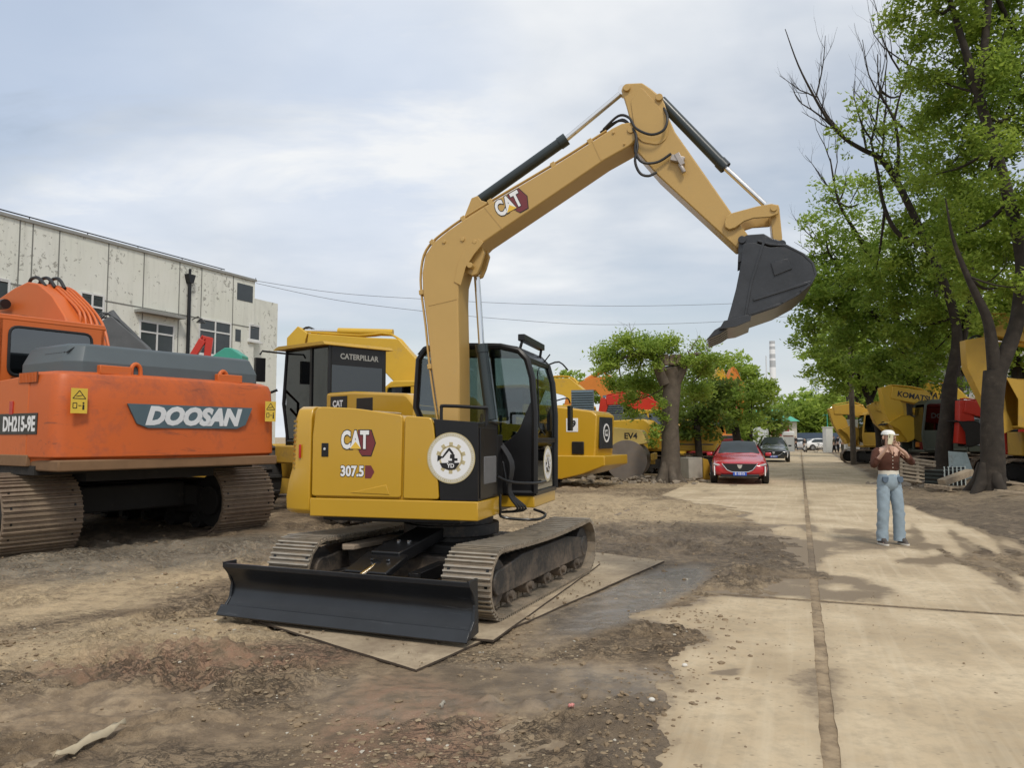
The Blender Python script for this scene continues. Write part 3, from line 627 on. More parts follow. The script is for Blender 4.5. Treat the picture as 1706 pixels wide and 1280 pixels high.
mb = MB(); mb.prism([(-1.0, 1.0), (-1.0, 1.80), (-.95, 1.865), (-.55, 1.845), (-.05, 1.77), (.22, 1.74), (.22, 1.0)], V0+.034, -.50, 'xz'); mb.prism([(-1.0, 1.0), (-1.0, 1.80), (-.95, 1.86), (-.55, 1.82), (-.5, 1.70), (-.5, 1.0)], -.498, 1.09, 'xz')
up(mb, 'engine_hood', YEL, .03)
# counterweight: stacked plan outlines
def cw_ring(k, z, e=0.0):
    half = [(-1.034, -1.114+e), (-1.20, -1.10+e), (-1.335*k-.0, -1.035+e), (-1.385*k, -.90), (-1.46*k, -.5), (-1.49*k, 0)]
    return [(x, y, z) for x, y in half]+[(x, -y, z) for x, y in half[-2::-1]]
lv = [(.975, .86, .05), (1.0, .90, .01), (1.0, 1.02, 0), (.985, 1.16, .0), (.955, 1.30, .004), (.945, 1.60, .008), (.935, 1.78, .014), (.915, 1.865, .045), (.87, 1.895, .11)]
vs, fs = [], []
for a_ in lv: vs += cw_ring(*a_)
n = 11
for j in range(len(lv)-1): fs += [(j*n+k, j*n+(k+1) % n, (j+1)*n+(k+1) % n, (j+1)*n+k) for k in range(n)]
fs += [tuple(range(n)), tuple(range(len(lv)*n-1, (len(lv)-1)*n-1, -1))]
cw = up(MB().add(vs, fs), 'counterweight', YEL, .012, sharp=25)
mb = MB()
for k in range(11):
    z = 1.30+k*.045; mb.obox((-1.232, -1.064, z), (.075, .012, .022), Matrix.Rotation(rad(-46), 3, 'Z'))
up(mb, 'vent_grille', mat('dark_yellow', (.36, .23, .04), .5), .002, parent=cw)
up(MB().obox((-1.145, -1.112, 1.46), (.022, .016, .13), Matrix.Rotation(rad(-5), 3, 'Z')), 'tail_light', REDL, .004, parent=cw)
lk = MB(); lk.bx(-.912, -.838, V0-.006, V0+.004, 1.41, 1.54); up(lk, 'door_latch', BLK, .006, parent=dr)
up(MB().cyl((-.872, V0-.006, 1.485), (-.872, V0-.016, 1.485), .013, n=12), 'lock_barrel', CHR, 0, parent=dr)
Mv = lambda u, z, off=.001: frame((u, V0-off, z), (1, 0, 0), (0, 0, 1))
cat_badge(dr, Mv(-.525, 1.548), .305)
text_obj('lettering', '307.5', .132, BVI, dr, Mv(-.585, 1.272, .0015), bold=.011, sx=.84, ext=.0004)
text_obj('lettering', '307.5', .132, WHT, dr, Mv(-.585, 1.272, .0028), bold=.005, sx=.84, ext=.0004)
o = MB().prism([(-.04, -.06), (.02, -.06), (.055, 0), (.02, .06), (-.04, .06)], 0.0002, .0010, 'xy').build('model_arrow', RVI, dr); o.matrix_local = Mv(-.412, 1.272)
# round sticker: gear ring with a small digger
def gear_sticker(parent, M, R_):
    def sub(mb, nm, m): o = mb.build(nm, m, parent); o.matrix_local = M; return o
    circ = lambda r, n=56, x=0, y=0: [(x+r*math.cos(2*PI*k/n), y+r*math.sin(2*PI*k/n)) for k in range(n)]
    sub(MB().prism(circ(R_), 0, .0015, 'xy'), 'sticker_disc', GLDV); sub(MB().prism(circ(R_*.955), .0015, .0022, 'xy'), 'sticker_disc', mat('cream_vinyl', (.62, .59, .50), .45))
    mb = MB()
    for k in range(64):
        if True:
            t = 2*PI*k/64; mb.obox((math.cos(t)*R_*.90, math.sin(t)*R_*.90, .0026), (R_*.055, R_*(.03 if k % 3 else .055), .0008), Matrix.Rotation(t, 3, 'Z'))
    sub(mb, 'sticker_marks', GLDV); sub(MB().prism(circ(R_*.83), .0022, .0030, 'xy'), 'sticker_disc', WHT)
    g = MB()
    for k in range(10):
        if k in (5,): continue
        t = 2*PI*k/10+.3; g.obox((math.cos(t)*R_*.53, math.sin(t)*R_*.53, .0036), (R_*.17, R_*.15, .0012), Matrix.Rotation(t, 3, 'Z'))
    g.prism(circ(R_*.49), .0030, .0042, 'xy'); sub(g, 'sticker_gear', GLDV); sub(MB().prism(circ(R_*.42), .0042, .0050, 'xy'), 'sticker_disc', WHT)
    d = MB(); q = lambda pts: [(x*R_, y*R_) for x, y in pts]; z0, z1 = .0050, .0060
    d.prism(q([(-.46, -.20), (-.36, -.38), (-.08, -.47), (.18, -.44), (.34, -.24), (.36, -.18)]), z0, z1, 'xy')
    d.prism(q([(-.10, -.18), (-.10, -.11), (.05, -.11), (.05, -.02), (-.04, -.02), (-.02, .14), (.16, .14), (.16, -.01), (.28, -.01), (.28, -.11), (.16, -.11), (.16, -.18)]), z0, z1, 'xy')
    d.prism(q([(.13, .14), (.10, .22), (-.05, .40), (-.10, .38), (-.38, .02), (-.33, -.02), (-.07, .28), (.04, .15)]), z0, z1, 'xy')
    d.prism(q([(-.36, .06), (-.55, .10), (-.56, -.14), (-.38, -.02)]), z0, z1, 'xy'); sub(d, 'sticker_digger', BVI)
    text_obj('lettering', 'YD', R_*.22, WHT, parent, M @ Matrix.Translation((0, -R_*.31, .0066)), bold=R_*.006, ext=.0004)
gear_sticker(tb, Mv(.402, 1.408, .001), .232)
# rail, step and hoses at the right front
mb = MB(); mb.tube([(.28, V0+.07, 1.74), (.28, V0+.07, 1.86), (.31, V0+.07, 1.885), (.66, V0+.10, 1.865), (.70, V0+.12, 1.85), (.70, V0+.12, 1.70)], .016, 8, smooth=3)
mb.tube([(.64, V0+.16, 1.72), (.66, -.75, 1.745), (.66, -.52, 1.72)], .013, 8, smooth=3); up(mb, 'handrail', BLK, 0)
mb = MB(); mb.tube([(.70, -.55, 1.05), (.70, -.55, .90), (.72, -.50, .82), (1.02, -.42, .80), (1.04, -.10, .82), (.90, -.02, .86)], .014, 8, smooth=4)
mb.tube([(.68, -.58, 1.22), (.78, -.45, 1.16), (.90, .08, 1.12), (.90, .5, 1.12)], .013, 8, smooth=4); up(mb, 'step_rail', BLK, 0)
mb = MB()
for k in range(4): mb.tube([(.55, -.34+k*.035, 1.62), (.74, -.36+k*.04, 1.35), (.72, -.34+k*.03, 1.05), (.80+k*.02, -.28+k*.03, .88), (.60, -.2, .84)], .013, 8, smooth=5)
up(mb, 'hydraulic_hose', HOSE, 0)
mb = MB(); mb.bx(.44, .50, -.46, .10, 1.0, 1.30); mb.prism([(.30, 1.0), (.62, 1.0), (.56, 1.34), (.40, 1.42), (.30, 1.3)], -.40, -.36, 'xz'); mb.prism([(.30, 1.0), (.62, 1.0), (.56, 1.34), (.40, 1.42), (.30, 1.3)], .04, .08, 'xz')
mb.bx(.60, .652, -.49, -.30, 1.02, 1.62); up(mb, 'boom_bracket', BLK, .01)
up(MB().bx(.645, .672, -.97, -.58, 1.16, 1.42), 'front_cover', GREYP, .01)

# ---- cab
cab = empty('cab', (0, 0, 0)); cab.parent = ex; cab.rotation_euler = (0, 0, AU)
YR, YL_ = .130, 1.100
side = [(.87, 1.01), (.875, 1.85), (.845, 2.22), (.79, 2.42), (.70, 2.515), (.50, 2.565), (-.20, 2.59), (-.36, 2.56), (-.44, 2.45), (-.47, 1.92), (-.36, 1.68), (-.36, 1.01)]
def cabp(mb, nm, m, bevel=.006): return mb.build(nm, m, cab, bevel=bevel)
for y in (YR, YL_):
    mb = MB(); mb.tube([(x, y, z) for x, z in side]+[(side[0][0], y, side[0][1])], .036, 8)
    if y == YL_: mb.bar((.18, y, 1.02), (.10, y, 2.56), .06, .05)
    cabp(mb, 'cab_pillar', BLK, 0)
for x, z in (side[0], side[3], side[8], side[9], side[11], (.872, 1.56)): cabp(MB().bar((x, YR, z), (x, YL_, z), .04, .05), 'cab_crossbar', BLK)
for y0, y1 in ((YR-.012, YR+.018), (YL_-.018, YL_+.012)):
    mb = MB(); mb.prism(rounded([(.868, 1.0), (.872, 1.98), (.825, 1.96), (.70, 1.66), (.55, 1.53), (-.35, 1.50), (-.36, 1.0)], [0, 0, .03, .06, .06, 0, 0]), y0, y1, 'xz'); cabp(mb, 'side_panel', BLK)
cabp(MB().prism(rounded([(.80, 2.435), (.70, 2.555), (.45, 2.60), (-.20, 2.625), (-.38, 2.59), (-.46, 2.50), (-.38, 2.54), (-.2, 2.57), (.45, 2.545), (.66, 2.50)], .02), YR-.02, YL_+.02, 'xz'), 'cab_roof', BLK, .012)
win = rounded([(.845, 1.98), (.82, 2.22), (.765, 2.40), (.68, 2.49), (.50, 2.53), (-.20, 2.555), (-.33, 2.53), (-.41, 2.43), (-.44, 1.92), (-.34, 1.70), (-.34, 1.51), (.56, 1.54), (.70, 1.68)], .01)
for y in (YR+.004, YL_-.004): cabp(MB().prism(win, y-.003, y+.003, 'xz'), 'side_window', GLS, 0)
mb = MB(); mb.add([(.873, YR+.03, 1.58), (.873, YL_-.03, 1.58), (.875, YL_-.03, 1.85), (.875, YR+.03, 1.85), (.845, YL_-.03, 2.22), (.845, YR+.03, 2.22), (.785, YL_-.03, 2.41), (.785, YR+.03, 2.41)], [(0, 1, 2, 3), (3, 2, 4, 5), (5, 4, 6, 7)]); cabp(mb, 'windscreen', GLS, 0)
cabp(MB().bx(.866, .872, YR+.03, YL_-.03, 1.04, 1.54), 'lower_window', GLD, 0)
cabp(MB().bx(-.452, -.446, YR+.03, YL_-.03, 1.95, 2.43), 'rear_window', GLS, 0)
cabp(MB().bx(-.37, -.34, YR, YL_, 1.0, 1.66), 'rear_panel', BLK, 0)
gear_sticker(cab, frame((.8735, .72, 1.30), (0, 1, 0), (0, 0, 1)), .20)
mb = MB(); mb.prism(rounded([(-.22, 1.30), (.28, 1.34), (.30, 1.44), (-.10, 1.46), (-.22, 1.50)], .03), .40, .88, 'xz'); mb.prism(rounded([(-.20, 1.42), (-.10, 1.44), (-.20, 2.02), (-.30, 2.04)], .03), .42, .86, 'xz'); mb.prism(rounded([(-.23, 2.06), (-.16, 2.07), (-.20, 2.26), (-.28, 2.26)], .03), .52, .76, 'xz'); mb.bx(-.2, .2, .45, .8, 1.0, 1.3)
cabp(mb, 'operator_seat', SEATM, .02)
for y in (.27, .98):
    mb = MB(); mb.bx(-.15, .32, y-.09, y+.09, 1.30, 1.56); mb.tube([(.22, y, 1.55), (.25, y, 1.68), (.24, y, 1.75)], .013, 8); mb.cyl((.24, y, 1.75), (.25, y, 1.85), .024, .020, 10); cabp(mb, 'control_console', GREYP)
mb = MB(); mb.prism([(.62, 1.02), (.70, 1.02), (.70, 1.62), (.60, 1.66)], .22, .34, 'xz'); mb.bx(.55, .60, .17, .38, 1.74, 1.92); mb.bx(.3, .8, .2, 1.0, 1.0, 1.05)
for y in (.55, .70): mb.tube([(.62, y, 1.05), (.58, y, 1.35), (.50, y, 1.62)], .012, 8)
cabp(mb, 'dashboard', BVI, .01)
mb = MB(); mb.bar((.70, YR+.03, 2.52), (.73, YR+.03, 2.62), .02, .03); mb.bar((.72, YL_-.12, 2.50), (.74, YL_-.12, 2.62), .02, .03); mb.bar((.73, YR-.01, 2.655), (.73, YL_-.06, 2.645), .075, .070, 0, (0, 0, 1)); lb = cabp(mb, 'light_bar', BLK)
mb = MB(); mb.tube([(.78, YL_, 2.44), (.90, YL_+.12, 2.49), (.98, YL_+.25, 2.40)], .010, 6, smooth=3); mb.tube([(.76, YL_-.1, 2.46), (.84, YL_-.1, 2.56)], .008, 6); cabp(mb, 'aerial', HOSE, 0)
mb = MB(); mb.tube([(.88, YL_+.01, 2.02), (.98, YL_+.20, 2.06), (1.0, YL_+.26, 2.0)], .010, 6, smooth=3); mb.obox((1.0, YL_+.27, 1.82), (.04, .15, .30)); cabp(mb, 'wing_mirror', BLK)
mb = MB(); mb.tube([(.89, YR+.06, 2.30), (.895, YR+.10, 1.70), (.90, YR+.35, 1.62)], .008, 6); cabp(mb, 'wiper', BLK, 0)

# ---- boom: outlines read in the vertical plane of the arm
CC = (CX, CY); PN = Plane(CC, AU, -.32); PM = Plane(CC, AU, -.15); VN, VF = -.32, .02
bo = PN.many([(735, 722), (729, 687), (718, 610), (711, 540), (704, 486), (703, 455), (708, 425), (721, 405), (745, 385), (772, 366), (817, 338), (922, 276), (984, 237), (1020, 213), (1036, 205), (1050, 203), (1060, 209), (1063, 219), (1060, 232), (1049, 243), (1008, 266), (926, 322), (836, 383), (805, 404), (786, 424), (772, 445), (764, 472), (763, 502), (765, 600), (766, 725)])
boom = up(MB().prism(bo, VN, VF, 'xz'), 'boom', YEL2, .014)
hb = MB(); c1 = PN.many([(757, 470), (763, 440), (775, 416), (797, 398), (806, 404), (790, 424), (776, 446), (768, 476)]); hb.prism(c1, VN-.010, VN+.005, 'xz')
up(hb, 'boom_gusset', YEL2, .003, parent=boom)
lug = PM.many([(772, 432), (790, 415), (806, 408), (812, 425), (806, 446), (800, 460), (792, 463), (778, 455), (766, 470), (762, 462)])
mb = MB(); mb.prism(lug, -.26, -.21, 'xz'); mb.prism(lug, -.09, -.04, 'xz'); up(mb, 'boom_lug', YEL2, .006, parent=boom)
lug2 = PM.many([(775, 372), (790, 334), (800, 330), (806, 338), (830, 345), (812, 362)])
mb = MB(); mb.prism(lug2, -.24, -.20, 'xz'); mb.prism(lug2, -.10, -.06, 'xz'); up(mb, 'cylinder_lug', YEL2, .006, parent=boom)
for (a_, b_) in (((713, 509), (763, 498)), ((806, 345), (839, 381)), ((985, 234), (1003, 266)), ((1010, 230), (1030, 252))):
    (u0, z0_), (u1, z1_) = PN(*a_), PN(*b_)
    if a_[0] == 1010: continue
    up(MB().bar((u0+.01, VN-.001, z0_), (u1-.01, VN-.001, z1_), .006, .012), 'weld_seam', YEL2, 0, parent=boom)
for px, py, r in ((1051, 216, .035), (740, 403, .018), (771, 399, .022), (791, 403, .022), (783, 442, .03), (1022, 221, .012), (1040, 240, .01)):
    u0, z0_ = PN(px, py); mb = MB(); mb.cyl((u0, VN-.014, z0_), (u0, VF+.014, z0_), r, n=16); up(mb, 'pin', YEL2, .003, parent=boom)
u0, z0_ = PN(853, 340); (ua, za), (ub, zb) = PN(840, 348), PN(870, 331)
cat_badge(boom, frame((u0, VN-.002, z0_), (ub-ua, 0, zb-za), (-(zb-za), 0, ub-ua)), .30)
pipe = [Vector(p_) for p_ in PN.many([(733, 705), (729, 687), (718, 610), (711, 540), (704, 486), (703, 455), (708, 425), (721, 405), (745, 385), (772, 366), (817, 338), (922, 276), (984, 237), (1012, 219)])]
def poff(i, d):
    t_ = (pipe[min(i+1, len(pipe)-1)]-pipe[max(i-1, 0)]).normalized(); return pipe[i]+Vector((-t_.y, t_.x))*d
for off, dz in ((-.285, .030), (-.235, .045), (-.13, .04)):
    mb = MB(); mb.tube([(poff(i, dz).x, off, poff(i, dz).y) for i in range(len(pipe))], .011, 8, smooth=3); up(mb, 'hydraulic_pipe', YEL2, 0, parent=boom)
for i in (2, 4, 7, 9, 10, 11, 12):
    t_ = (pipe[i+1]-pipe[i-1]).normalized(); c_ = poff(i, .022); up(MB().obox((c_.x, -.215, c_.y), (.05, .19, .05), Matrix.Rotation(-math.atan2(t_.y, t_.x), 3, 'Y')), 'pipe_clamp', YEL2, .004, parent=boom)
# ---- stick
so = PN.many([(1034, 148), (1037, 140), (1045, 136), (1069, 135), (1084, 145), (1099, 157), (1107, 170), (1113, 192), (1124, 217), (1221, 356), (1248, 392), (1243, 408), (1227, 412), (1150, 341), (1096, 291), (1056, 245), (1052, 214), (1046, 187), (1040, 165)])
SVN, SVF = -.29, -.01
stick = up(MB().prism(so, SVN, SVF, 'xz'), 'stick', YEL2, .012)
rp = PN.many([(1050, 165), (1067, 142), (1098, 176), (1112, 205), (1112, 228), (1098, 240), (1068, 235), (1058, 222)]); up(MB().prism(rounded(rp, .05), SVN-.010, SVN+.004, 'xz'), 'stick_plate', YEL2, .003, parent=stick)
for px, py, r in ((1044, 145, .035), (1098, 161, .035), (1213, 374, .035), (1236, 402, .03)):
    u0, z0_ = PN(px, py); up(MB().cyl((u0, SVN-.03, z0_), (u0, SVF+.03, z0_), r, n=16), 'pin', YEL2, .003, parent=stick)
u0, z0_ = PN(1129, 265); mb = MB(); mb.obox((u0, SVN-.03, z0_), (.13, .05, .06), Matrix.Rotation(rad(18), 3, 'Y')); mb.obox((u0+.02, SVN-.035, z0_-.01), (.05, .06, .13), Matrix.Rotation(rad(-25), 3, 'Y')); mb.cyl((u0+.02, SVN-.04, z0_-.05), (u0+.06, SVN-.04, z0_-.14), .022, n=10)
up(mb, 'valve_block', mat('bare_steel', (.45, .40, .36), .4, metal=.6, var=.25, vscale=12), .005, parent=stick)
H = MB()
def hs(pix, v, r=.013):
    q = [Plane(CC, AU, vv).__call__(px, py) for (px, py), vv in zip(pix, v)]; H.tube([(u, vv, z) for (u, z), vv in zip(q, v)], r, 8, smooth=5)
hs([(1005, 216), (1030, 193), (1048, 196), (1060, 214), (1085, 224), (1106, 216), (1112, 196), (1106, 180)], [-.24, -.25, -.30, -.36, -.37, -.37, -.35, -.28])
hs([(1000, 221), (1028, 202), (1046, 205), (1060, 226), (1058, 252), (1070, 270), (1095, 270), (1118, 256)], [-.2, -.22, -.28, -.36, -.38, -.36, -.34, -.33])
hs([(1010, 216), (1036, 199), (1053, 214), (1062, 240), (1058, 268), (1066, 288), (1080, 293), (1094, 287)], [-.1, -.15, -.25, -.36, -.38, -.37, -.35, -.33])
up(H, 'hydraulic_hose', HOSE, 0)
def ram(nm, a_, b_, c_, r1, r2, v=-.15, both=None):
    P_ = Plane(CC, AU, v); (ua, za), (ub, zb), (uc, zc) = P_(*a_), P_(*b_), P_(*c_); mb = MB()
    mb.cyl((ua, v, za), (ub, v, zb), r1, n=20); d = Vector((ub-ua, 0, zb-za)).normalized(); e = Vector((ub, v, zb)); mb.cyl(e-d*.09, e, r1*1.13, n=20)
    mb.tube([(ua, v+r1*.9, za)]+[((ua*(1-t)+ub*t), v+r1*1.1, za*(1-t)+zb*t+r1*.5) for t in (.1, .5, .9)], .010, 6)
    o = up(mb, nm, mat('dark_green_black', (.018, .028, .030), .35, var=.2, coat=.2), .003); r = MB(); r.cyl((ub, v, zb), (uc, v, zc), r2, n=16); r.cyl((uc, v-.05, zc), (uc, v+.05, zc), r2*1.7, n=14); up(r, 'piston_rod', CHR, 0, parent=o)
ram('stick_cylinder', (797, 336), (944, 231), (1039, 152), .058, .030)
ram('bucket_cylinder', (1101, 168), (1209, 280), (1281, 347), .055, .028)
ram('boom_cylinder', (818, 700), (802, 574), (794, 455), .060, .032, v=-.10)
# bucket linkage
la = PN.many([(1207, 370), (1211, 360), (1221, 355), (1262, 344), (1285, 340), (1297, 342), (1299, 350), (1296, 357), (1283, 362), (1255, 364), (1240, 369), (1225, 380), (1215, 383), (1208, 379)])
mb = MB(); mb.prism(la, -.335, -.305, 'xz'); mb.prism(la, .005, .035, 'xz'); up(mb, 'link_arm', YEL2, .006)
u0, z0_ = PN(1289, 348); up(MB().cyl((u0, -.35, z0_), (u0, .05, z0_), .03, n=16), 'pin', YEL2, .003)
lb_ = PM.many([(1281, 350), (1297, 350), (1302, 402), (1300, 413), (1290, 413), (1286, 402)]); mb = MB(); mb.prism(lb_, -.27, -.03, 'xz'); up(mb, 'link_bar', YEL2, .008)
# bucket
BN = -.52; BF = .26; PB = Plane(CC, AU, BN)
pl_ = PB.many([(1232, 452), (1236, 430), (1239, 406), (1256, 404), (1283, 412), (1309, 410), (1337, 424), (1353, 439), (1358, 457), (1350, 472), (1326, 492), (1292, 510), (1240, 529), (1210, 540), (1218, 512), (1226, 482)])
bk = empty('bucket', (0, 0, 0)); bk.parent = ex; bk.rotation_euler = (0, 0, AU)
for y in (BN, BF-.02): MB().prism(pl_, y, y+.02, 'xz').build('side_plate', BLK2, bk, bevel=.004)
sh = PB.many([(1210, 540), (1240, 529), (1292, 510), (1326, 492), (1350, 472), (1358, 457), (1353, 439), (1337, 424), (1309, 410), (1283, 408), (1262, 402)])
P2 = [Vector(p) for p in sh]; outp = []
cen = Vector(PB(1275, 465))
for p in P2: outp.append(tuple(p+(p-cen).normalized()*.016))
mb = MB(); mb.prism(outp+[tuple(p-(p-cen).normalized()*.004) for p in P2[::-1]], BN-.006, BF+.006, 'xz'); mb.build('bucket_shell', BLK2, bk, bevel=.003)
mb = MB(); q = PB.many([(1198, 549), (1206, 535), (1222, 531), (1252, 523), (1250, 535), (1226, 545)]); mb.prism(q, BN-.012, BF+.012, 'xz'); mb.build('lip_plate', BLK2, bk, bevel=.003)
for k in range(5):
    y = BN+.03+(BF-BN-.06-.10)*k/4; q = PB.many([(1176, 566), (1190, 549), (1212, 536), (1216, 545), (1200, 556)])
    MB().prism(q, y+.01, y+.09, 'xz').build('tooth', BLK2, bk, bevel=.008)
e1 = PB.many([(1236, 430), (1232, 404), (1244, 393), (1258, 392), (1268, 400), (1262, 416)]); e2 = PB.many([(1266, 414), (1268, 396), (1278, 391), (1291, 398), (1296, 414)])
e3 = Plane(CC, AU, -.30).many([(1229, 440), (1231, 402), (1244, 393), (1272, 391), (1286, 399), (1298, 402), (1309, 408), (1312, 420), (1262, 425)])
for y in (-.34, .0): MB().prism(e3, y, y+.035, 'xz').build('bucket_ear', BLK2, bk, bevel=.006)
mb = MB(); q = PB.many([(1273, 394), (1277, 396), (1254, 470), (1243, 530), (1239, 530), (1250, 468)]); mb.prism(q, BN-.010, BN+.002, 'xz')
mb.prism(PB.many([(1284, 438), (1312, 431), (1320, 448), (1290, 460)]), BN-.014, BN+.002, 'xz')
for a_, b_ in (((1255, 500), (1350, 470)), ((1247, 524), (1300, 507)), ((1303, 505), (1330, 490)), ((1334, 486), (1349, 474))):
    (u0, z0_), (u1, z1_) = PB(*a_), PB(*b_); mb.bar((u0, BN-.008, z0_), (u1, BN-.008, z1_), .014, .022)
mb.build('wear_strip', BLK2, bk, bevel=.003)
for px, py in ((1236, 402), (1302, 409)):
    u0, z0_ = Plane(CC, AU, -.3)(px, py); MB().cyl((u0, -.37, z0_), (u0, .06, z0_), .036, n=18).build('pin', BLK2, bk, bevel=.003)
# steel plates under the machine
PLM = mat('plate_dirt', (.46, .37, .25), .9, var=.35, vscale=2.2, dirt=.72, dirtcol=(.24, .18, .12), dscale=1.6, bump=.6, bscale=24)
def steel_plate(pts, z, label, edge=(.07, .05, .035)):
    n = 26; A, B, C_, D_ = [Vector((p[0], p[1], 0)) for p in pts]; vs, fs = [], []
    for i in range(n+1):
        for j in range(n+1):
            s, t = i/n, j/n; p = A*(1-s)*(1-t)+B*s*(1-t)+C_*s*t+D_*(1-s)*t; k = min(s, 1-s, t, 1-t)
            dz = (float(fbm(np.array(p.x), np.array(p.y), 2.2, 3, 130))-.5)*.022*(1 if k > .05 else .6); vs.append((p.x, p.y, z+dz))
    m_ = n+1; top = [(i*m_+j, (i+1)*m_+j, (i+1)*m_+j+1, i*m_+j+1) for i in range(n) for j in range(n)]
    b = len(vs); vs += [(x, y, zq-.016) for x, y, zq in vs[:b]]; bot = [tuple(b+q_ for q_ in f[::-1]) for f in top]
    rim = [(i, 0) for i in range(n)]+[(n, j) for j in range(n)]+[(i, n) for i in range(n, 0, -1)]+[(0, j) for j in range(n, 0, -1)]; r = [i*m_+j for i, j in rim]
    sd_ = [(r[k], r[(k+1) % len(r)], b+r[(k+1) % len(r)], b+r[k]) for k in range(len(r))]
    mb = MB(); mb.add(vs, top+bot, 0); mb.add([], [], 1); mb.f += sd_; mb.m += [1]*len(sd_)
    o = mb.build('steel_plate', [PLM, mat('rust_edge', edge, .8)], None); tag(o, label, 'steel plate', 'steel plates laid on the mud'); return o
g1, g2 = gd(693, 1116, .03), gd(1107, 935, .03); g4 = gd(413, 1030, .03); g3 = g2+(g4-g1)*1.05
steel_plate([g1, g2, g3, g4], .030, 'larger tan steel plate with its near corner sticking out below the dozer blade')
h1, h2 = gd(822, 1068, .045), gd(1000, 940, .045); nn = Vector((-(h2-h1).y, (h2-h1).x, 0)).normalized()
steel_plate([h1, h2, h2+nn*1.0, h1+nn*1.0], .050, 'narrow dirty steel plate lying directly under the right hand track')

def reg_plate(rng, n):
    t, s = rng.random(n*2), rng.random(n*2); P = np.array([list(g1), list(g2), list(g3), list(g4)]); X = P[0]*((1-s)*(1-t))[:, None]+P[1]*(s*(1-t))[:, None]+P[2]*(s*t)[:, None]+P[3]*((1-s)*t)[:, None]
    ok = rng.random(n*2) < np.clip((fbm(X[:, 0], X[:, 1], 2.3, 4, 113)-.40)*6, 0, 1); X = X[ok][:n]; return np.stack([X[:, 0], X[:, 1], np.full(len(X), .040)], -1)
scatter('plate_crumbs', 900, reg_plate, (.004, .022), clod, 5, label='crumbled brown mud lying on the steel plates', cat='mud crumbs')
# ---------------------------------------------------------------- other machines of the yard
ORG = mat('faded_orange', (0.60, 0.130, 0.022), .45, var=.10, vscale=1.2, dirt=.26, dirtcol=(.30, .13, .09), dscale=1.6)
GRY = mat('slate_grey_paint', (0.085, 0.105, 0.115), .45, var=.10, vscale=2, dirt=.18, dirtcol=(.20, .18, .15))
YKO = mat('machine_yellow', (0.62, 0.38, 0.030), .42, var=.10, vscale=1.5, dirt=.25, dirtcol=(.33, .24, .12))
YOC = mat('ochre_yellow', (0.50, 0.30, 0.035), .5, var=.14, vscale=1.5, dirt=.38, dirtcol=(.25, .18, .09))
REDP = mat('machine_red', (0.52, 0.030, 0.014), .4, var=.08, vscale=1.5, dirt=.2, dirtcol=(.30, .10, .07))
MUDT = mat('muddy_track', (0.19, 0.135, 0.095), .7, var=.3, vscale=4, dirt=.7, dirtcol=(.27, .205, .14), bump=.5, bscale=30)
UNDER = mat('underside', (0.022, 0.020, 0.018), .8, var=.3, dirt=.3, dirtcol=(.10, .08, .06))
ROPE = mat('pale_hose', (0.28, 0.28, 0.27), .5)
def ring_yz(y0, y1, z0, z1, r): return rounded([(y0, z0), (y1, z0), (y1, z1), (y0, z1)], r)

# ---- big orange excavator on the left, seen from behind
OX, OY, OA = -7.32, 12.85, math.atan2(.557, -.83)
oe = empty('crawler_excavator', (OX, OY, 0), OA, 'faded orange crawler excavator seen from behind at the left edge, with a grey engine hood', 'excavator', 'excavators parked on the left side of the yard')
for y0, y1 in ((-2.20, -1.20), (1.02, 2.02)): make_track(oe, 0, y0, y1, 1.85, .54, .205, 0.0, MUDT, UNDER, simple=False, th=.035, grouser=.035)
mb = MB(); mb.bx(-1.5, 1.5, -1.1, 1.0, .45, .85)
for s_ in (-1, 1): mb.bar((s_*.7, 0, .75), (s_*1.3, 1.4, .6), .5, .35); mb.bar((s_*.7, 0, .75), (s_*1.3, -1.5, .6), .5, .35)
mb.build('chassis', UNDER, oe, bevel=.03); MB().cyl((0, 0, .8), (0, 0, 1.14), .8, n=36).build('turntable', UNDER, oe)
mb = MB(); mb.bx(-2.5, 2.0, -1.66, 1.72, 1.10, 1.22); mb.bx(-2.4, 1.9, -1.0, 1.0, .98, 1.1); mb.build('floor_plate', UNDER, oe)
# counterweight with its lower dusty lip
def oring(z, e, lo=0): return [(x, y, z) for x, y in rounded([(-2.30, -1.74+e*.5), (-2.98+e, -1.74+e), (-3.10+e, -1.0), (-3.12+e, 0), (-3.10+e, 1.0), (-2.98+e, 1.74-e), (-2.30, 1.74-e*.5)], [0, .16, .4, .4, .4, .16, 0], 4)]
vs, fs = [], []; lv = [(1.16, .14), (1.20, .08), (1.31, .05), (1.335, .0), (2.0, 0.01), (2.33, .03), (2.42, .06), (2.46, .14)]
for a_ in lv: r_ = oring(*a_); n = len(r_); vs += r_
for j in range(len(lv)-1): fs += [(j*n+k, j*n+(k+1) % n, (j+1)*n+(k+1) % n, (j+1)*n+k) for k in range(n)]
fs += [tuple(range(n)), tuple(range(len(lv)*n-1, (len(lv)-1)*n-1, -1))]
ORW_ = mat('orange_worn', (0.57, 0.115, 0.020), .5, var=.10, vscale=1.0, dirt=.46, dirtcol=(.24, .075, .05), dscale=1.1)
ORW = ORW_; _t = ORW.node_tree; _p = _t.nodes['Principled BSDF']; _src = _p.inputs['Base Color'].links[0].from_socket
_f = tmath(_t, 'MULTIPLY', tramp(_t, tnoise(_t, 1.0, 7, .72, sc=(3, 1.2, 9), dist=.8), [(.585, 0.), (.64, .65)]), tramp(_t, tnoise(_t, .9, 4, .6, loc=(1, 6, 2)), [(.42, 0.15), (.58, 1.)])); _t.links.new(tmix(_t, _f, _src, (.155, .050, .030)), _p.inputs['Base Color'])
ocw = MB().add(vs, fs).build('counterweight', ORW, oe, bevel=.01, sharp=28)
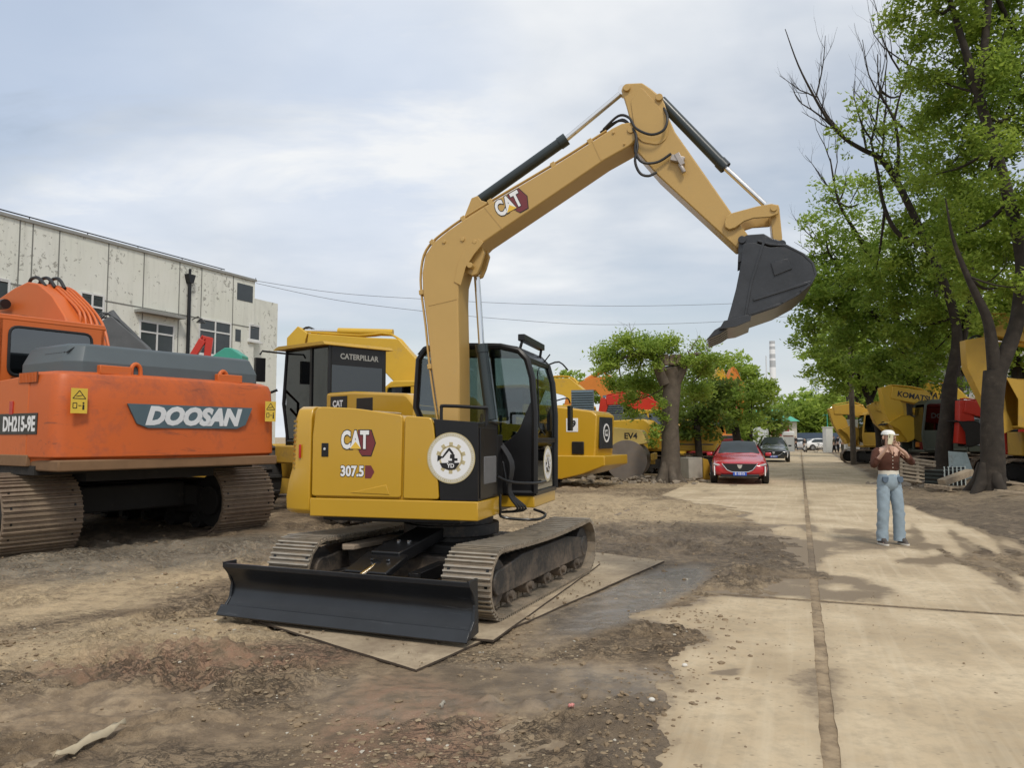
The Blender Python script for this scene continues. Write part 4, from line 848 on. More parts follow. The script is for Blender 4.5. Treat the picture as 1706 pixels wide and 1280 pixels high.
MB().bx(-3.075, -2.30, -1.70, 1.705, 1.155, 1.30).build('counterweight_lip', mat('brown_dust', (.21, .12, .06), .85, var=.25), oe, bevel=.02)
PR = Plane((OX, OY), OA-PI/2, -3.12)                       # the rear face: returns (-y, z)
def rear(px, py): a_, b_ = PR(px, py); return (-a_, b_)
for pa in ((240, 612), (385, 634)):
    y, z = rear(*pa); mb = MB(); mb.tube([(-2.92, y-.07, 2.40), (-2.92, y-.06, 2.56), (-2.92, y, 2.61), (-2.92, y+.06, 2.56), (-2.92, y+.07, 2.40)], .030, 8, smooth=3); mb.build('lifting_eye', ORG, ocw)
y0, _ = rear(418, 695); y1, _ = rear(214, 695); zt, zb = 2.02, 1.72
q = [(y1+.02, zt+.03), (y0-.02, zt+.03), (y0+.10, zb+.06), (y0+.26, zb), (y1-.28, zb), (y1-.12, zb+.06)]
MB().prism(q, -3.127, -3.100, 'yz').build('decal_panel', mat('decal_grey', (.075, .12, .145), .4), ocw, bevel=.002)
text_obj('lettering', 'DOOSAN', .335, mat('silver_vinyl', (.68, .70, .72), .35), ocw, frame((-3.129, (y0+y1)/2+.0, (zt+zb)/2+.01), (0, -1, 0), (0, 0, 1)), bold=.020, sx=1.06, shear=.28, ext=.002, sp=.97)
def warn(parent, M, s):
    def sub(mb, m): o = mb.build('warning_sticker', m, parent); o.matrix_local = M
    sub(MB().bx(-.11*s, .11*s, -.17*s, .17*s, 0, .002), mat('sticker_yellow', (.72, .50, .06), .4))
    g = MB(); 
    for a_, b_ in (((-.085, .03), (.085, .03)), ((.085, .03), (0, .14)), ((0, .14), (-.085, .03)), ((-.04, .06), (.04, .075)), ((-.08, -.03), (-.03, -.03)), ((-.08, -.10), (-.03, -.10)), ((-.08, -.03), (-.08, -.10)), ((-.03, -.03), (-.03, -.10)), ((-.01, -.065), (.03, -.065))):
        g.bar((a_[0]*s, a_[1]*s, .003), (b_[0]*s, b_[1]*s, .003), .010*s, .002)
    g.bx(.045*s, .07*s, -.12*s, -.05*s, .002, .004); g.cyl((.0575*s, -.03*s, .002), (.0575*s, -.03*s, .004), .013*s, n=10); sub(g, BVI)
y, z = rear(132, 668); warn(ocw, frame((-3.118, y, z), (0, -1, 0), (0, 0, 1)), .95)
y, z = rear(455, 686); warn(ocw, frame((-3.118, y+.05, z), (0, -1, 0), (0, 0, 1)), .95)
# sides, decal, hood
mb = MB(); mb.prism(rounded([(-2.29, 1.235), (1.9, 1.235), (1.9, 1.75), (-.2, 1.9), (-1.2, 2.36), (-2.29, 2.42)], .04), 1.66, 1.735, 'xz'); sd1 = mb.build('side_door', ORG, oe, bevel=.015)
mb = MB(); mb.prism([(-2.29, 1.235), (1.9, 1.235), (1.9, 2.2), (-2.29, 2.42)], -1.70, -1.64, 'xz'); mb.build('side_door', ORG, oe, bevel=.015)
MB().bx(-2.36, 2.0, 1.70, 1.76, 1.21, 1.36).build('sill', mat('brown_dust', (.21, .12, .06)), oe, bevel=.01)
PS = Plane((OX, OY), OA, 1.74)
u0, z0_ = PS(62, 706); u1, _ = PS(2, 706)
MB().bx(u0, u0+1.25, 1.732, 1.745, z0_-.14, z0_+.14).build('model_panel', BVI, oe, bevel=.003)
text_obj('lettering', 'DH215-9E', .27, WHT, oe, frame((u0+.50, 1.747, z0_-.01), (-1, 0, 0), (0, 0, 1)), bold=.010, sx=.78, ext=.001)
uv, zv = PS(52, 629); mb = MB(); mb.bx(uv-.16, uv+.34, 1.725, 1.742, zv-.07, zv+.07); mb.build('vent_frame', mat('burnt_orange', (.16, .05, .02), .6), oe)
for k in range(12): MB().bx(uv-.15+k*.04, uv-.135+k*.04, 1.73, 1.752, zv-.065, zv+.065).build('vent_slat', ORG, oe)
u_, z_ = PS(19, 680); MB().bx(u_-.05, u_+.05, 1.73, 1.748, z_-.09, z_+.09).build('side_marker', REDL, oe, bevel=.004)
hood = [(-2.90, -1.42), (-2.90, 1.36), (-2.70, 1.52), (-1.55, 1.52), (-1.45, -1.42)]
vs, fs = [], []
for z, e in ((2.44, 0), (2.60, .0), (2.66, .035), (2.82, .13), (2.85, .19)):
    cxh, cyh = -2.18, .04
    vs += [(cxh+(x-cxh)*(1-e*.9), cyh+(y-cyh)*(1-e*.42), z) for x, y in rounded(hood, .05, 2)]
n = len(vs)//5
for j in range(4): fs += [(j*n+k, j*n+(k+1) % n, (j+1)*n+(k+1) % n, (j+1)*n+k) for k in range(n)]
fs += [tuple(range(n)), tuple(range(5*n-1, 4*n-1, -1))]
hd = MB().add(vs, fs).build('engine_hood', GRY, oe, bevel=.012, sharp=14)
for k in range(9): MB().obox((-2.15-.07*k, 1.43, 2.755), (.03, .12, .012), Matrix.Rotation(rad(-38), 3, 'X')).build('hood_vent', BVI, hd)
for y in (.95, -.85): MB().bx(-2.98, -2.80, y-.22, y+.22, 2.44, 2.56).build('hood_catch', ORG, oe, bevel=.01)
MB().bx(-2.3, .3, -1.5, 1.5, 1.2, 2.44).build('engine_bay', UNDER, oe)
# cab: rounded shell with a rear window
oc = empty('cab', (0, 0, 0)); oc.parent = oe
zc0, zc1 = 2.30, 3.36; Y0, Y1, X0, X1 = .18, 1.68, -1.20, .70
mb = MB(); mb.prism(ring_yz(Y0, Y1, 1.25, zc1, .10), X0, X0+.06, 'yz')
rw = [rear_ for rear_ in ()]
# rear wall as a frame round the window opening
mb = MB(); oq = ring_yz(Y0, Y1, 1.25, zc1, .12); wy0, wy1, wz0, wz1 = Y0+.22, Y1-.16, 2.50, zc1-.20
mb.bx(X0, X0+.07, Y0, Y1, 1.25, wz0); mb.bx(X0, X0+.07, Y0, Y1, wz1, zc1-.02); mb.bx(X0, X0+.07, Y0, wy0, wz0, wz1); mb.bx(X0, X0+.07, wy1, Y1, wz0, wz1)
mb.build('rear_wall', ORG, oc)
MB().prism(ring_yz(wy0-.02, wy1+.02, wz0-.02, wz1+.02, .10), X0-.012, X0+.0, 'yz').build('rear_window', GLD, oc)
mb = MB(); mb.tube([(X0-.01, y, z) for y, z in ring_yz(wy0-.02, wy1+.02, wz0-.02, wz1+.02, .12)]+[(X0-.01, wy0-.02+.12*0, wz0+.08)], .022, 6); mb.build('window_seal', HOSE, oc)
mb = MB(); mb.prism(rounded([(X0-.02, zc1-.10), (X0+.02, zc1), (X1-.1, zc1+.03), (X1+.03, zc1-.12)], .05), Y0-.02, Y1+.02, 'xz'); mb.build('cab_roof', ORG, oc, bevel=.04)
for y in (Y0, Y1-.06):
    mb = MB(); mb.bx(X0, X1, y, y+.06, 1.25, 2.2); 
    for x in (X0, -.35, X1-.08): mb.bx(x, x+.09, y, y+.06, 2.2, zc1-.05)
    mb.build('side_frame', ORG, oc, bevel=.01); MB().bx(X0+.05, X1-.05, y+.02, y+.035, 2.2, zc1-.08).build('side_window', GLS, oc)
MB().bx(X1-.03, X1, Y0+.05, Y1-.05, 1.6, zc1-.08).build('windscreen', GLS, oc)
mb = MB(); mb.prism(rounded([(-.55, 1.9), (-.4, 1.9), (-.55, 2.9), (-.72, 2.9)], .05), .75, 1.3, 'xz'); mb.build('operator_seat', SEATM, oc, bevel=.03)
# boom rising beyond the hood, running out of the picture to the left
PO = Plane((OX, OY), OA, 0.0)
bo = PO.many([(118, 600), (112, 575), (98, 548), (84, 535), (68, 530), (45, 533), (20, 541), (0, 552), (-120, 620), (-130, 600), (0, 522), (25, 502), (52, 484), (74, 474), (92, 477), (115, 497), (136, 530), (152, 575), (150, 600)])
ob = MB().prism(bo, -.28, .28, 'xz').build('boom', ORG, oe, bevel=.02)
for k, off in enumerate((-.24, -.17, -.10, -.03, .04)):
    q = PO.many([(158-k*3, 585), (150-k*3, 548), (136, 522), (114, 497), (94, 480), (74, 480), (45, 494), (15, 516), (-20, 538)]); MB().tube([(u, off, z+.02) for u, z in q], .024, 8, smooth=3).build('hydraulic_pipe', ORG, ob)
for k in range(3):
    q = PO.many([(66+k*5, 480), (70+k*5, 468-k), (82+k*5, 466-k), (94+k*4, 480)]); MB().tube([(u, .18-.12*k, z) for u, z in q], .03, 8, smooth=3).build('hydraulic_hose', HOSE, ob)
q = PO.many([(30, 515), (52, 512)]); MB().cyl((q[0][0], .42, q[0][1]), (q[1][0], .42, q[1][1]), .09, n=12).build('work_lamp', BVI, ob)
q = PO.many([(-120, 610), (-10, 528)]); MB().cyl((q[0][0], .36, q[0][1]), (q[1][0], .36, q[1][1]), .07, n=12).build('boom_cylinder', ORG, oe)
MB().prism(PO.many([(-135, 595), (-110, 590), (-90, 700), (-110, 705)]), -.2, .2, 'xz').build('stick', ORG, oe, bevel=.02)

# ---- generic crawler excavator; arm given as centre lines in the machine's own vertical plane
def bucket_poly(s, ang, p):
    base = [(0, .12), (.25, .2), (.6, .12), (.95, -.15), (1.08, -.5), (.95, -.85), (.62, -1.08), (.1, -1.15), (-.12, -1.2), (.1, -.6)]
    c, n_ = math.cos(ang), math.sin(ang); return [(p[0]+s*(x*c-z*n_), p[1]+s*(x*n_+z*c)) for x, z in base]
def bgx(label, o, a, paint, boom, bw, stick=None, sw=None, bucket=None, body=True, under=None, group='excavators parked on the left side of the yard', name='crawler_excavator',
        text=None, s=1.0, cab_y=.95, tracks=True, bpaint=None, ram_=True, louv=False, cabz=3.0, hoses=0, cpaint=None):
    r = empty(name, (o[0], o[1], 0), a, label, 'excavator', group); bp = bpaint or paint
    if tracks:
        for y0, y1 in ((-1.45*s, -.9*s), (.9*s, 1.45*s)): make_track(r, 0, y0, y1, 1.5*s, .42*s, .19*s, 0, MUDT, UNDER, simple=True, th=.03, grouser=.03)
        mb = MB(); mb.bx(-1.1*s, 1.1*s, -.9*s, .9*s, .4*s, .75*s); mb.cyl((0, 0, .7*s), (0, 0, 1.0*s), .6*s, n=24); mb.build('chassis', UNDER, r, bevel=.02)
    if body:
        bpt = paint; paint = cpaint or paint
        mb = MB(); mb.prism(rounded([(-2.5, 1.0), (-2.55, 1.9), (-2.3, 2.1), (-.3, 2.02), (-.3, 1.0)], .08), -1.3, 1.3, 'xz'); mb.bx(-.3, 1.5, -1.3, -.4, 1.0, 1.75); mb.bx(-.3, 1.3, -.3, 1.3, .98, 1.12)
        mb.v = [(x*s, y*s, z*s) for x, y, z in mb.v]; bd = mb.build('upper_body', paint, r, bevel=.04)
        mb = MB(); mb.bx(-2.2, -.6, -1.32, 1.32, 1.25, 1.30); mb.prism([(-2.2, 2.08), (-.9, 2.05), (-.95, 2.3), (-2.05, 2.32)], -.9, .9, 'xz'); mb.v = [(x*s, y*s, z*s) for x, y, z in mb.v]; mb.build('engine_cover', GRY, r, bevel=.02)
        c = empty('cab', (0, 0, 0)); c.parent = r; x0, x1, y0, y1, z0, z1 = -.25*s, 1.3*s, .3*s, 1.3*s, 1.1*s, cabz*s
        prof = rounded([(x0, z0), (x1, z0), (x1+.05, z0+.6*s), (x1-.1, z1-.15*s), (x1-.3*s, z1), (x0+.05, z1), (x0, z1-.2*s)], .06)
        for y in (y0, y1):
            mb = MB(); mb.tube([(x, y, z) for x, z in prof]+[(prof[0][0], y, prof[0][1])], .05*s, 6); mb.bx(x0, x1, y-.02, y+.02, z0, z0+.75*s); mb.bx(x0+.7*s, x0+.78*s, y-.02, y+.02, z0, z1); mb.build('cab_frame', paint, c)
            MB().prism(prof, y-.006, y+.006, 'xz').build('side_window', GLD, c)
        MB().bx(x0, x0+.04, y0, y1, z0, z0+.95*s).build('rear_panel', paint, c); MB().bx(x0+.01, x0+.025, y0, y1, z0+.95*s, z1-.1).build('rear_window', GLD, c); MB().bx(x1-.02, x1, y0, y1, z0, z1-.25*s).build('windscreen', GLD, c)
        MB().prism([(x0-.03, z1-.06), (x0, z1+.02), (x1-.25*s, z1+.03), (x1-.05, z1-.14*s)], y0-.04, y1+.04, 'xz').build('cab_roof', paint, c, bevel=.02)
        if louv:
            lp = empty('louvred_panel', (0, 0, 0)); lp.parent = r; mb = MB(); mb.bx(-.45*s, .40*s, 1.34*s, 1.44*s, 1.95*s, 3.2*s); mb.build('panel_back', mat('blue_grey', (.14, .19, .23), .5, var=.15), lp)
            for k in range(13): MB().obox((-.025*s, 1.45*s, (2.0+.092*k)*s), (.82*s, .05, .06*s), Matrix.Rotation(rad(-35), 3, 'X')).build('louvre', mat('blue_grey', (.14, .19, .23)), lp)
    if body: paint = bpt
    b = MB().prism(strip(boom, bw), -.24*s, .24*s, 'xz').build('boom', bp, r, bevel=.02)
    mb = MB()
    for off in (-.15, .0, .15):
        mb = MB(); mb.tube([(p[0], off*s, p[1]+bw[i]*.55+.03) for i, p in enumerate(boom)], .025*s, 6, smooth=3); mb.build('hydraulic_pipe', bp, b)
    if text:
        tx, size, t0, off = text; i = int(t0); p0, p1 = Vector(boom[i]), Vector(boom[i+1]); m_ = p0.lerp(p1, t0-i); d = (p1-p0).normalized()
        for sd_ in (1, -1):
            xd = d if (d.x*sd_ < 0) == (sd_ > 0) else -d
            text_obj('lettering', tx, size, BVI if paint not in (REDP,) else WHT, b, frame((m_.x, sd_*(.24*s+.004), m_.y+off), (xd.x, 0, xd.y), (-xd.y*(1 if xd.x > 0 else -1), 0, abs(xd.x))) if True else None, bold=size*.03, ext=.002)
    if stick:
        st = MB().prism(strip(stick, sw), -.2*s, .2*s, 'xz').build('stick', bp, r, bevel=.015)
        if ram_ and len(boom) > 2:
            p = Vector(boom[-3])+Vector((0, bw[-3]*.6+.05)); e = Vector(stick[0])+Vector((0, 0)); m_ = p.lerp(e, .62)
            rc = MB().cyl((p.x, 0, p.y), (m_.x, 0, m_.y), .10*s, n=12).build('stick_cylinder', bp, r); MB().cyl((m_.x, 0, m_.y), (e.x, 0, e.y), .05*s, n=10).build('piston_rod', CHR, rc)
        for k in range(hoses):
            e = Vector(stick[0]); MB().tube([(e.x-.5, .1*k-.1, e.y-.2), (e.x-.1, .1*k-.1, e.y+.1), (e.x+.2, .1*k-.1, e.y-.1), (e.x+.3, .1*k-.1, e.y-.5)], .025, 6, smooth=4).build('hydraulic_hose', HOSE, r)
    if bucket:
        p, ang, bs = bucket; q = bucket_poly(bs, ang, p); bkt = empty('bucket', (0, 0, 0)); bkt.parent = r
        for y in (-.5*bs, .5*bs-.03): MB().prism(q, y, y+.03, 'xz').build('side_plate', bp if bp is not REDP else UNDER, bkt, bevel=.01)
        sh = q[:9]; cen = Vector((sum(x for x, _ in q)/len(q), sum(z for _, z in q)/len(q))); inner = [tuple(Vector(t_)+(cen-Vector(t_)).normalized()*.05) for t_ in sh]
        MB().prism(sh+inner[::-1], -.5*bs, .5*bs, 'xz').build('bucket_shell', bp if bp is not REDP else UNDER, bkt, bevel=.01)
        e1, e2 = Vector(q[8]), Vector(q[7]); d = (e1-e2).normalized()
        for k in range(4): y = (-.42+.25*k)*bs; MB().bar((e1.x, y+.05, e1.y), (e1.x+d.x*.18*bs, y+.05, e1.y+d.y*.18*bs), .08*bs, .06*bs).build('tooth', UNDER, bkt)
    return r
def L_(P, pts): return P.many(pts)
# yellow excavator whose folded boom shows over the black cab
o = (-1.9, 21.0); a = rad(172); P = Plane(o, a, .24)
bgx('yellow crawler excavator with its boom lying to the left above the black cab', o, a, YKO, L_(P, [(706, 690), (682, 625), (650, 590), (595, 577), (512, 566)]), [.5, .9, .95, .52, .36],
    L_(P, [(503, 549), (492, 565), (488, 640), (486, 700)]), [.35, .55, .45, .35], None, hoses=2, cab_y=1)
# dark grey boom with looping hoses between the orange machine and the white building
o = (-11.2, 21.5); a = rad(10); P = Plane(o, a, .24)
bgx('dark grey crawler excavator whose hose draped boom shows above the grey hood', o, a, mat('dark_grey_paint', (.10, .105, .11), .6, var=.3), L_(P, [(120, 650), (160, 572), (188, 553), (240, 590), (262, 620)]), [.5, .8, .8, .5, .4], L_(P, [(258, 610), (280, 700)]), [.4, .3], None, hoses=0, body=True)
for k in range(5):
    P2 = Plane(o, a, .3-.1*k); q = P2.many([(162+5*k, 548), (170+6*k, 530+k*2), (186+5*k, 534+k*3), (198+4*k, 556+k*3), (222+4*k, 572+k*3), (238+2*k, 588)])
    h_ = MB().tube([(u, .3-.1*k, z) for u, z in q], .028, 6, smooth=5).build('hydraulic_hose', HOSE if k < 3 else ROPE, bpy.data.objects['crawler_excavator.002'])
o = (-9.6, 24.5); a = rad(20); P = Plane(o, a, .1)
bgx('red crawler excavator with only its narrow red arm tip above the grey hood', o, a, REDP, L_(P, [(280, 680), (322, 594), (338, 568)]), [.3, .2, .22], L_(P, [(338, 566), (349, 566), (345, 600), (350, 680)]), [.2, .24, .2, .25], None, ram_=False, s=.9)
# machines right of the compact excavator's cab
G2 = 'excavators parked on the left side of the yard'
o = at(985, 700, 33)[:2]; a = rad(160); P = Plane(o, a, .24)
bgx('yellow crawler excavator with a blue grey louvred panel beside the black cab mirror', o, a, YKO, L_(P, [(972, 690), (962, 660), (945, 645), (905, 640)]), [.5, .8, .8, .5], L_(P, [(900, 634), (880, 690)]), [.5, .4], None, louv=True, cabz=2.6, s=1.1)
o = at(1032, 700, 37)[:2]; a = rad(160); P = Plane(o, a, .24)
bgx('orange tipped crawler excavator, its grey louvred panel nearest the trunk', o, a, YKO, L_(P, [(1022, 700), (1018, 665), (1004, 638), (990, 640), (960, 648)]), [.5, .7, 1.0, .6, .4], L_(P, [(955, 645), (940, 700)]), [.5, .4], None, louv=True, bpaint=mat('bright_orange', (.66, .22, .03), .5, var=.1), cabz=2.5, s=1.1)
o = at(1100, 700, 34)[:2]; a = rad(168); P = Plane(o, a, .24)
bgx('yellow crawler excavator with a bright red boom half hidden by the pollard trunk', o, a, YKO, L_(P, [(1100, 712), (1088, 682), (1070, 672), (1040, 664), (1010, 668)]), [.5, .8, .75, .5, .4], L_(P, [(1008, 664), (1000, 700)]), [.4, .3], None, bpaint=REDP, cabz=2.7)
o = at(1176, 700, 42)[:2]; a = rad(175); P = Plane(o, a, .24)
bgx('dull red crawler excavator with a yellow arm behind the parked red car', o, a, mat('dull_red', (.32, .02, .02), .45, var=.1), L_(P, [(1168, 735), (1156, 722), (1146, 716), (1136, 740)]), [.5, .6, .6, .5], L_(P, [(1134, 742), (1132, 780)]), [.7, .6], None, bpaint=YKO, s=.72, cabz=2.4)
for px, lab, pt in ((1196, 'yellow crawler excavator with its boom peak above the round bushy tree', YKO), (1218, 'orange crawler excavator with its boom peak just right of the yellow one', mat('bright_orange', (.66, .22, .03)))):
    o = at(px-42, 700, 46)[:2]; a = rad(8); P = Plane(o, a, .24)
    bgx(lab, o, a, pt, L_(P, [(px-28, 700), (px-12, 655), (px, 624), (px+12, 642)]), [.4, .6, .7, .4], L_(P, [(px+13, 640), (px+10, 700)]), [.4, .3], None, cabz=2.6)
# right side of the lane
G3 = 'excavators parked beyond the right hand trees'
o = at(1465, 700, 46)[:2]; a = rad(172); P = Plane(o, a, -.24)
bgx('small ochre crawler excavator with a folded arm, farthest in the right hand row', o, a, YOC, L_(P, [(1448, 715), (1436, 690), (1415, 682), (1386, 684)]), [.5, .7, .7, .5], L_(P, [(1382, 680), (1396, 704), (1412, 738)]), [.4, .8, .5], (P(1412, 736), rad(150), .75), group=G3)
o = at(1572, 700, 31)[:2]; a = rad(174); P = Plane(o, a, -.24)
bgx('yellow crawler excavator with a long slanting stick left of the first straight trunk', o, a, YKO, L_(P, [(1560, 730), (1552, 690), (1530, 664), (1478, 655)]), [.45, .65, .6, .5], L_(P, [(1470, 645), (1482, 680), (1500, 735)]), [.45, .75, .38], (P(1500, 734), rad(140), .8), group=G3, cpaint=mat('shade_green', (.05, .06, .045), .5), text=('KOMATSU', .30, 2.25, -.02))  # cab and body colour darkened to stand for the shade under the trees
o = at(1640, 700, 35)[:2]; a = rad(174); P = Plane(o, a, -.24)
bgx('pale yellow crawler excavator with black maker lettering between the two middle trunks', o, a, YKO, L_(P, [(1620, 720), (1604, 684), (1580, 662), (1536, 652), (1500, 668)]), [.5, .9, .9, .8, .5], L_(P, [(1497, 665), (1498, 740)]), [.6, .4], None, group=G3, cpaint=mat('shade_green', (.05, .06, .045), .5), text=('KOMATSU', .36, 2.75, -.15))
o = at(1735, 700, 27)[:2]; a = rad(172); P = Plane(o, a, -.24)
bgx('red crawler excavator with white lettering behind the large right hand trunk', o, a, REDP, L_(P, [(1740, 745), (1722, 712), (1700, 690), (1640, 686), (1598, 678)]), [.5, .75, .7, .6, .45], L_(P, [(1600, 668), (1602, 700), (1597, 740)]), [.4, .5, .42], (P(1597, 740), rad(170), .7), group=G3, text=('DOOSAN', .30, 2.42, -.02))
o = at(1800, 700, 23.5)[:2]; a = rad(173); P = Plane(o, a, -.24)
bgx('ochre crawler excavator reaching a huge stick down behind the large right hand trunk', o, a, YOC, L_(P, [(1800, 700), (1790, 620), (1740, 560), (1640, 545)]), [.6, 1.0, .9, .6], L_(P, [(1618, 566), (1628, 610), (1652, 690), (1668, 720)]), [.75, 1.0, .5, .4], (P(1672, 705), rad(175), 1.15), group=G3, hoses=2)

o = at(1545, 700, 40)[:2]; a = rad(172); P = Plane(o, a, -.24)
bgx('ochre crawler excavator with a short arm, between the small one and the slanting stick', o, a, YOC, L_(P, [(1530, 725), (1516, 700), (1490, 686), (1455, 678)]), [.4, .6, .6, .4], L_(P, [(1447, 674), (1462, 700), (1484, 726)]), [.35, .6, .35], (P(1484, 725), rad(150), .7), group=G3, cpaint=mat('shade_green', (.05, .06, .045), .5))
# ---- black-cabbed wheel loader behind the compact excavator
def wheel(parent, c, r, w_, n=28, rimm=None):
    t = empty('wheel', c); t.parent = parent; mb = MB(); mb.cyl((0, -w_/2, 0), (0, w_/2, 0), r*.93, n=n)
    for k in range(n): an = 2*PI*k/n; mb.obox((math.cos(an)*r*.95, (w_*.2 if k % 2 else -w_*.2), math.sin(an)*r*.95), (r*.10, w_*.5, r*.09), Matrix.Rotation(-an, 3, 'Y'))
    mb.build('tyre', RUB, t, bevel=.01); MB().cyl((0, -w_/2-.01, 0), (0, w_/2+.01, 0), r*.5, n=20).build('rim', rimm or YKO, t, bevel=.01); return t
o = at(533, 720, 15.6); lo = empty('wheel_loader', (o.x+.35, o.y+.55, 0), rad(137), 'black cabbed yellow wheel loader standing between the orange and the compact excavator', 'wheel loader')
DGL = glass('black_glass', (.05, .065, .07), .06)
lc = empty('cab', (0, 0, 0)); lc.parent = lo; X0, X1, Y0, Y1, Z0, Z1 = -.55, 1.05, -.62, .72, 1.5, 3.42
for y in (Y0, Y1):
    mb = MB(); mb.tube([(X0, y, Z0), (X0, y, Z1), (X1, y, Z1), (X1+.1, y, Z0+.8), (X1-.1, y, Z0), (X0, y, Z0)], .045, 6); mb.bx(.05, .12, y-.03, y+.03, Z0, Z1); mb.build('cab_frame', BLK, lc); MB().bx(X0, X1, y-.006, y+.006, Z0+.05, Z1).build('side_window', DGL, lc)
MB().bx(X0-.006, X0+.006, Y0, Y1, Z0, Z1).build('rear_window', DGL, lc); MB().bx(X0-.02, X0-.007, Y0, Y1, Z1-.38, Z1).build('rear_panel', BLK, lc); MB().bx(X1-.006, X1+.006, Y0, Y1, Z0, Z1).build('windscreen', DGL, lc); MB().bx(X0, X1, Y0, Y1, Z0-.1, Z0).build('cab_floor', BLK, lc)
text_obj('lettering', 'CATERPILLAR', .155, mat('grey_vinyl', (.30, .31, .30), .5), lc, frame((X0-.023, .02, Z1-.20), (0, -1, 0), (0, 0, 1)), bold=.004, ext=.001)
mb = MB(); mb.cyl((.3, Y1+.05, Z0+.45), (-.1, Y1+.05, Z0+.45), .02, n=8); mb.build('door_handle', CHR, lc)
MB().prism(rounded([(X0-.12, Z1+.0), (X0-.05, Z1+.07), (X1+.05, Z1+.09), (X1+.25, Z1+.02)], .02), Y0-.16, Y1+.20, 'xz').build('cab_roof', YOC, lc, bevel=.03)
mb = MB(); mb.tube([(X1, Y1+.05, Z1-.05), (X1+.15, Y1+.5, Z1-.02), (X1+.15, Y1+.55, Z1-.1)], .02, 6); mb.obox((X1+.15, Y1+.55, Z1-.42), (.08, .22, .5)); mb.build('wing_mirror', BLK, lc)
mb = MB(); mb.tube([(X1+.2, Y1+.1, 2.6), (X1+.5, Y1+.6, 2.35), (X1+.5, Y1+.6, 1.6)], .03, 6); mb.tube([(X1+.3, Y1+.3, 2.2), (X1+.6, Y1+.7, 2.0)], .03, 6); mb.build('handrail', BLK, lo)
hq = rounded([(-3.3, 1.15), (-3.35, 2.15), (-3.1, 2.36), (-1.5, 2.46), (-.62, 2.46), (-.62, 1.15)], .08)
hd = MB().prism(hq, -.85, .85, 'xz').build('engine_hood', YEL, lo, bevel=.05)
MB().bx(-1.35, -.80, .845, .858, 2.12, 2.38).build('decal_panel', BVI, hd)
text_obj('lettering', 'CAT', .17, WHT, hd, frame((-1.05, .861, 2.23), (-1, 0, 0), (0, 0, 1)), bold=.006, ext=.001)
MB().bx(-2.15, -1.65, .845, .857, 2.08, 2.32).build('air_intake', BVI, hd, bevel=.01)
mb = MB(); mb.bx(-3.2, 2.2, -.5, .5, .7, 1.2); mb.bx(-.8, 1.0, -1.0, 1.0, 1.05, 1.42); mb.build('frame', YOC, lo, bevel=.03)
for x in (-1.9, 1.7):
    for y in (-1.1, 1.1): wheel(lo, (x, y, .78), .78, .55)
mb = MB(); mb.prism([(2.2, 1.3), (3.8, .5), (4.2, .6), (4.1, .9), (2.4, 1.75)], -.7, -.5, 'xz'); mb.prism([(2.2, 1.3), (3.8, .5), (4.2, .6), (4.1, .9), (2.4, 1.75)], .5, .7, 'xz'); mb.bx(3.3, 3.5, -.7, .7, .7, .9); mb.build('lift_arm', YOC, lo, bevel=.02)
mb = MB(); mb.prism([(4.1, .15), (5.3, .12), (5.32, .16), (4.3, .3), (4.15, .9), (4.5, 1.4), (4.4, 1.42), (4.0, .95)], -1.4, 1.4, 'xz'); mb.build('bucket', YOC, lo, bevel=.01)

# ---- yellow wheel loader rear with the round badge, and the drum roller beside it
o = at(990, 740, 25.0); wl = empty('wheel_loader', (o.x-.9, o.y+.2, 0), rad(154), 'golden wheel loader seen from behind with a black grille and a white ringed badge', 'wheel loader')
hq = rounded([(-1.3, .95), (-1.38, 2.28), (-1.2, 2.40), (.4, 2.62), (1.2, 2.66), (1.2, .95)], .06); hd = MB().prism(hq, -.85, .85, 'xz').build('engine_hood', YEL, wl, bevel=.05)
MB().bx(-1.39, -1.36, -.62, .62, 1.22, 2.22).build('grille', mat('grille_black', (.02, .024, .03), .5, bump=.6, bscale=120), wl, bevel=.01)
def ringmb(r0, r1, x0, x1, cz, n=32):
    mb = MB(); vs = []
    for x in (x0, x1):
        for r in (r0, r1): vs += [(x, r*math.cos(2*PI*k/n), cz+r*math.sin(2*PI*k/n)) for k in range(n)]
    fs = []
    for k in range(n): j = (k+1) % n; fs += [(k, j, n+j, n+k), (2*n+k, 3*n+k, 3*n+j, 2*n+j), (n+k, n+j, 3*n+j, 3*n+k), (k, 2*n+k, 2*n+j, j)]
    return mb.add(vs, fs)
ringmb(.24, .30, -1.40, -1.388, 1.72).build('badge_ring', WHT, wl); MB().prism([(-.10, 1.62), (.10, 1.62), (.10, 1.82), (-.10, 1.82)], -1.40, -1.389, 'yz').build('badge_mark', WHT, wl)
text_obj('lettering', '49', .18, BVI, wl, frame((-1.402, 0, 1.72), (0, -1, 0), (0, 0, 1)), bold=.006, ext=.001)
MB().bx(.15, .75, .845, .862, 1.1, 2.3).build('side_vent', BVI, wl, bevel=.02); MB().bx(-.75, -.35, .845, .862, 1.75, 2.18).build('label', WHT, wl, bevel=.01)
text_obj('lettering', '49', .26, BVI, wl, frame((-.55, .865, 2.0), (-1, 0, 0), (0, 0, 1)), bold=.012, ext=.001)
MB().bx(-.95, -.55, .85, .90, 1.05, 1.45).build('hinge_box', BVI, wl, bevel=.02)
mb = MB(); mb.prism(rounded([(-1.72, 1.02), (-1.72, .72), (-1.0, .45), (-.3, .28), (.6, .28), (.6, 1.02)], .04), -1.15, 1.15, 'xz'); mb.build('counterweight', YEL, wl, bevel=.03)
for y in (-1.0, 1.0):
    for x in (.9, 3.6): wheel(wl, (x, y, .72), .72, .5)
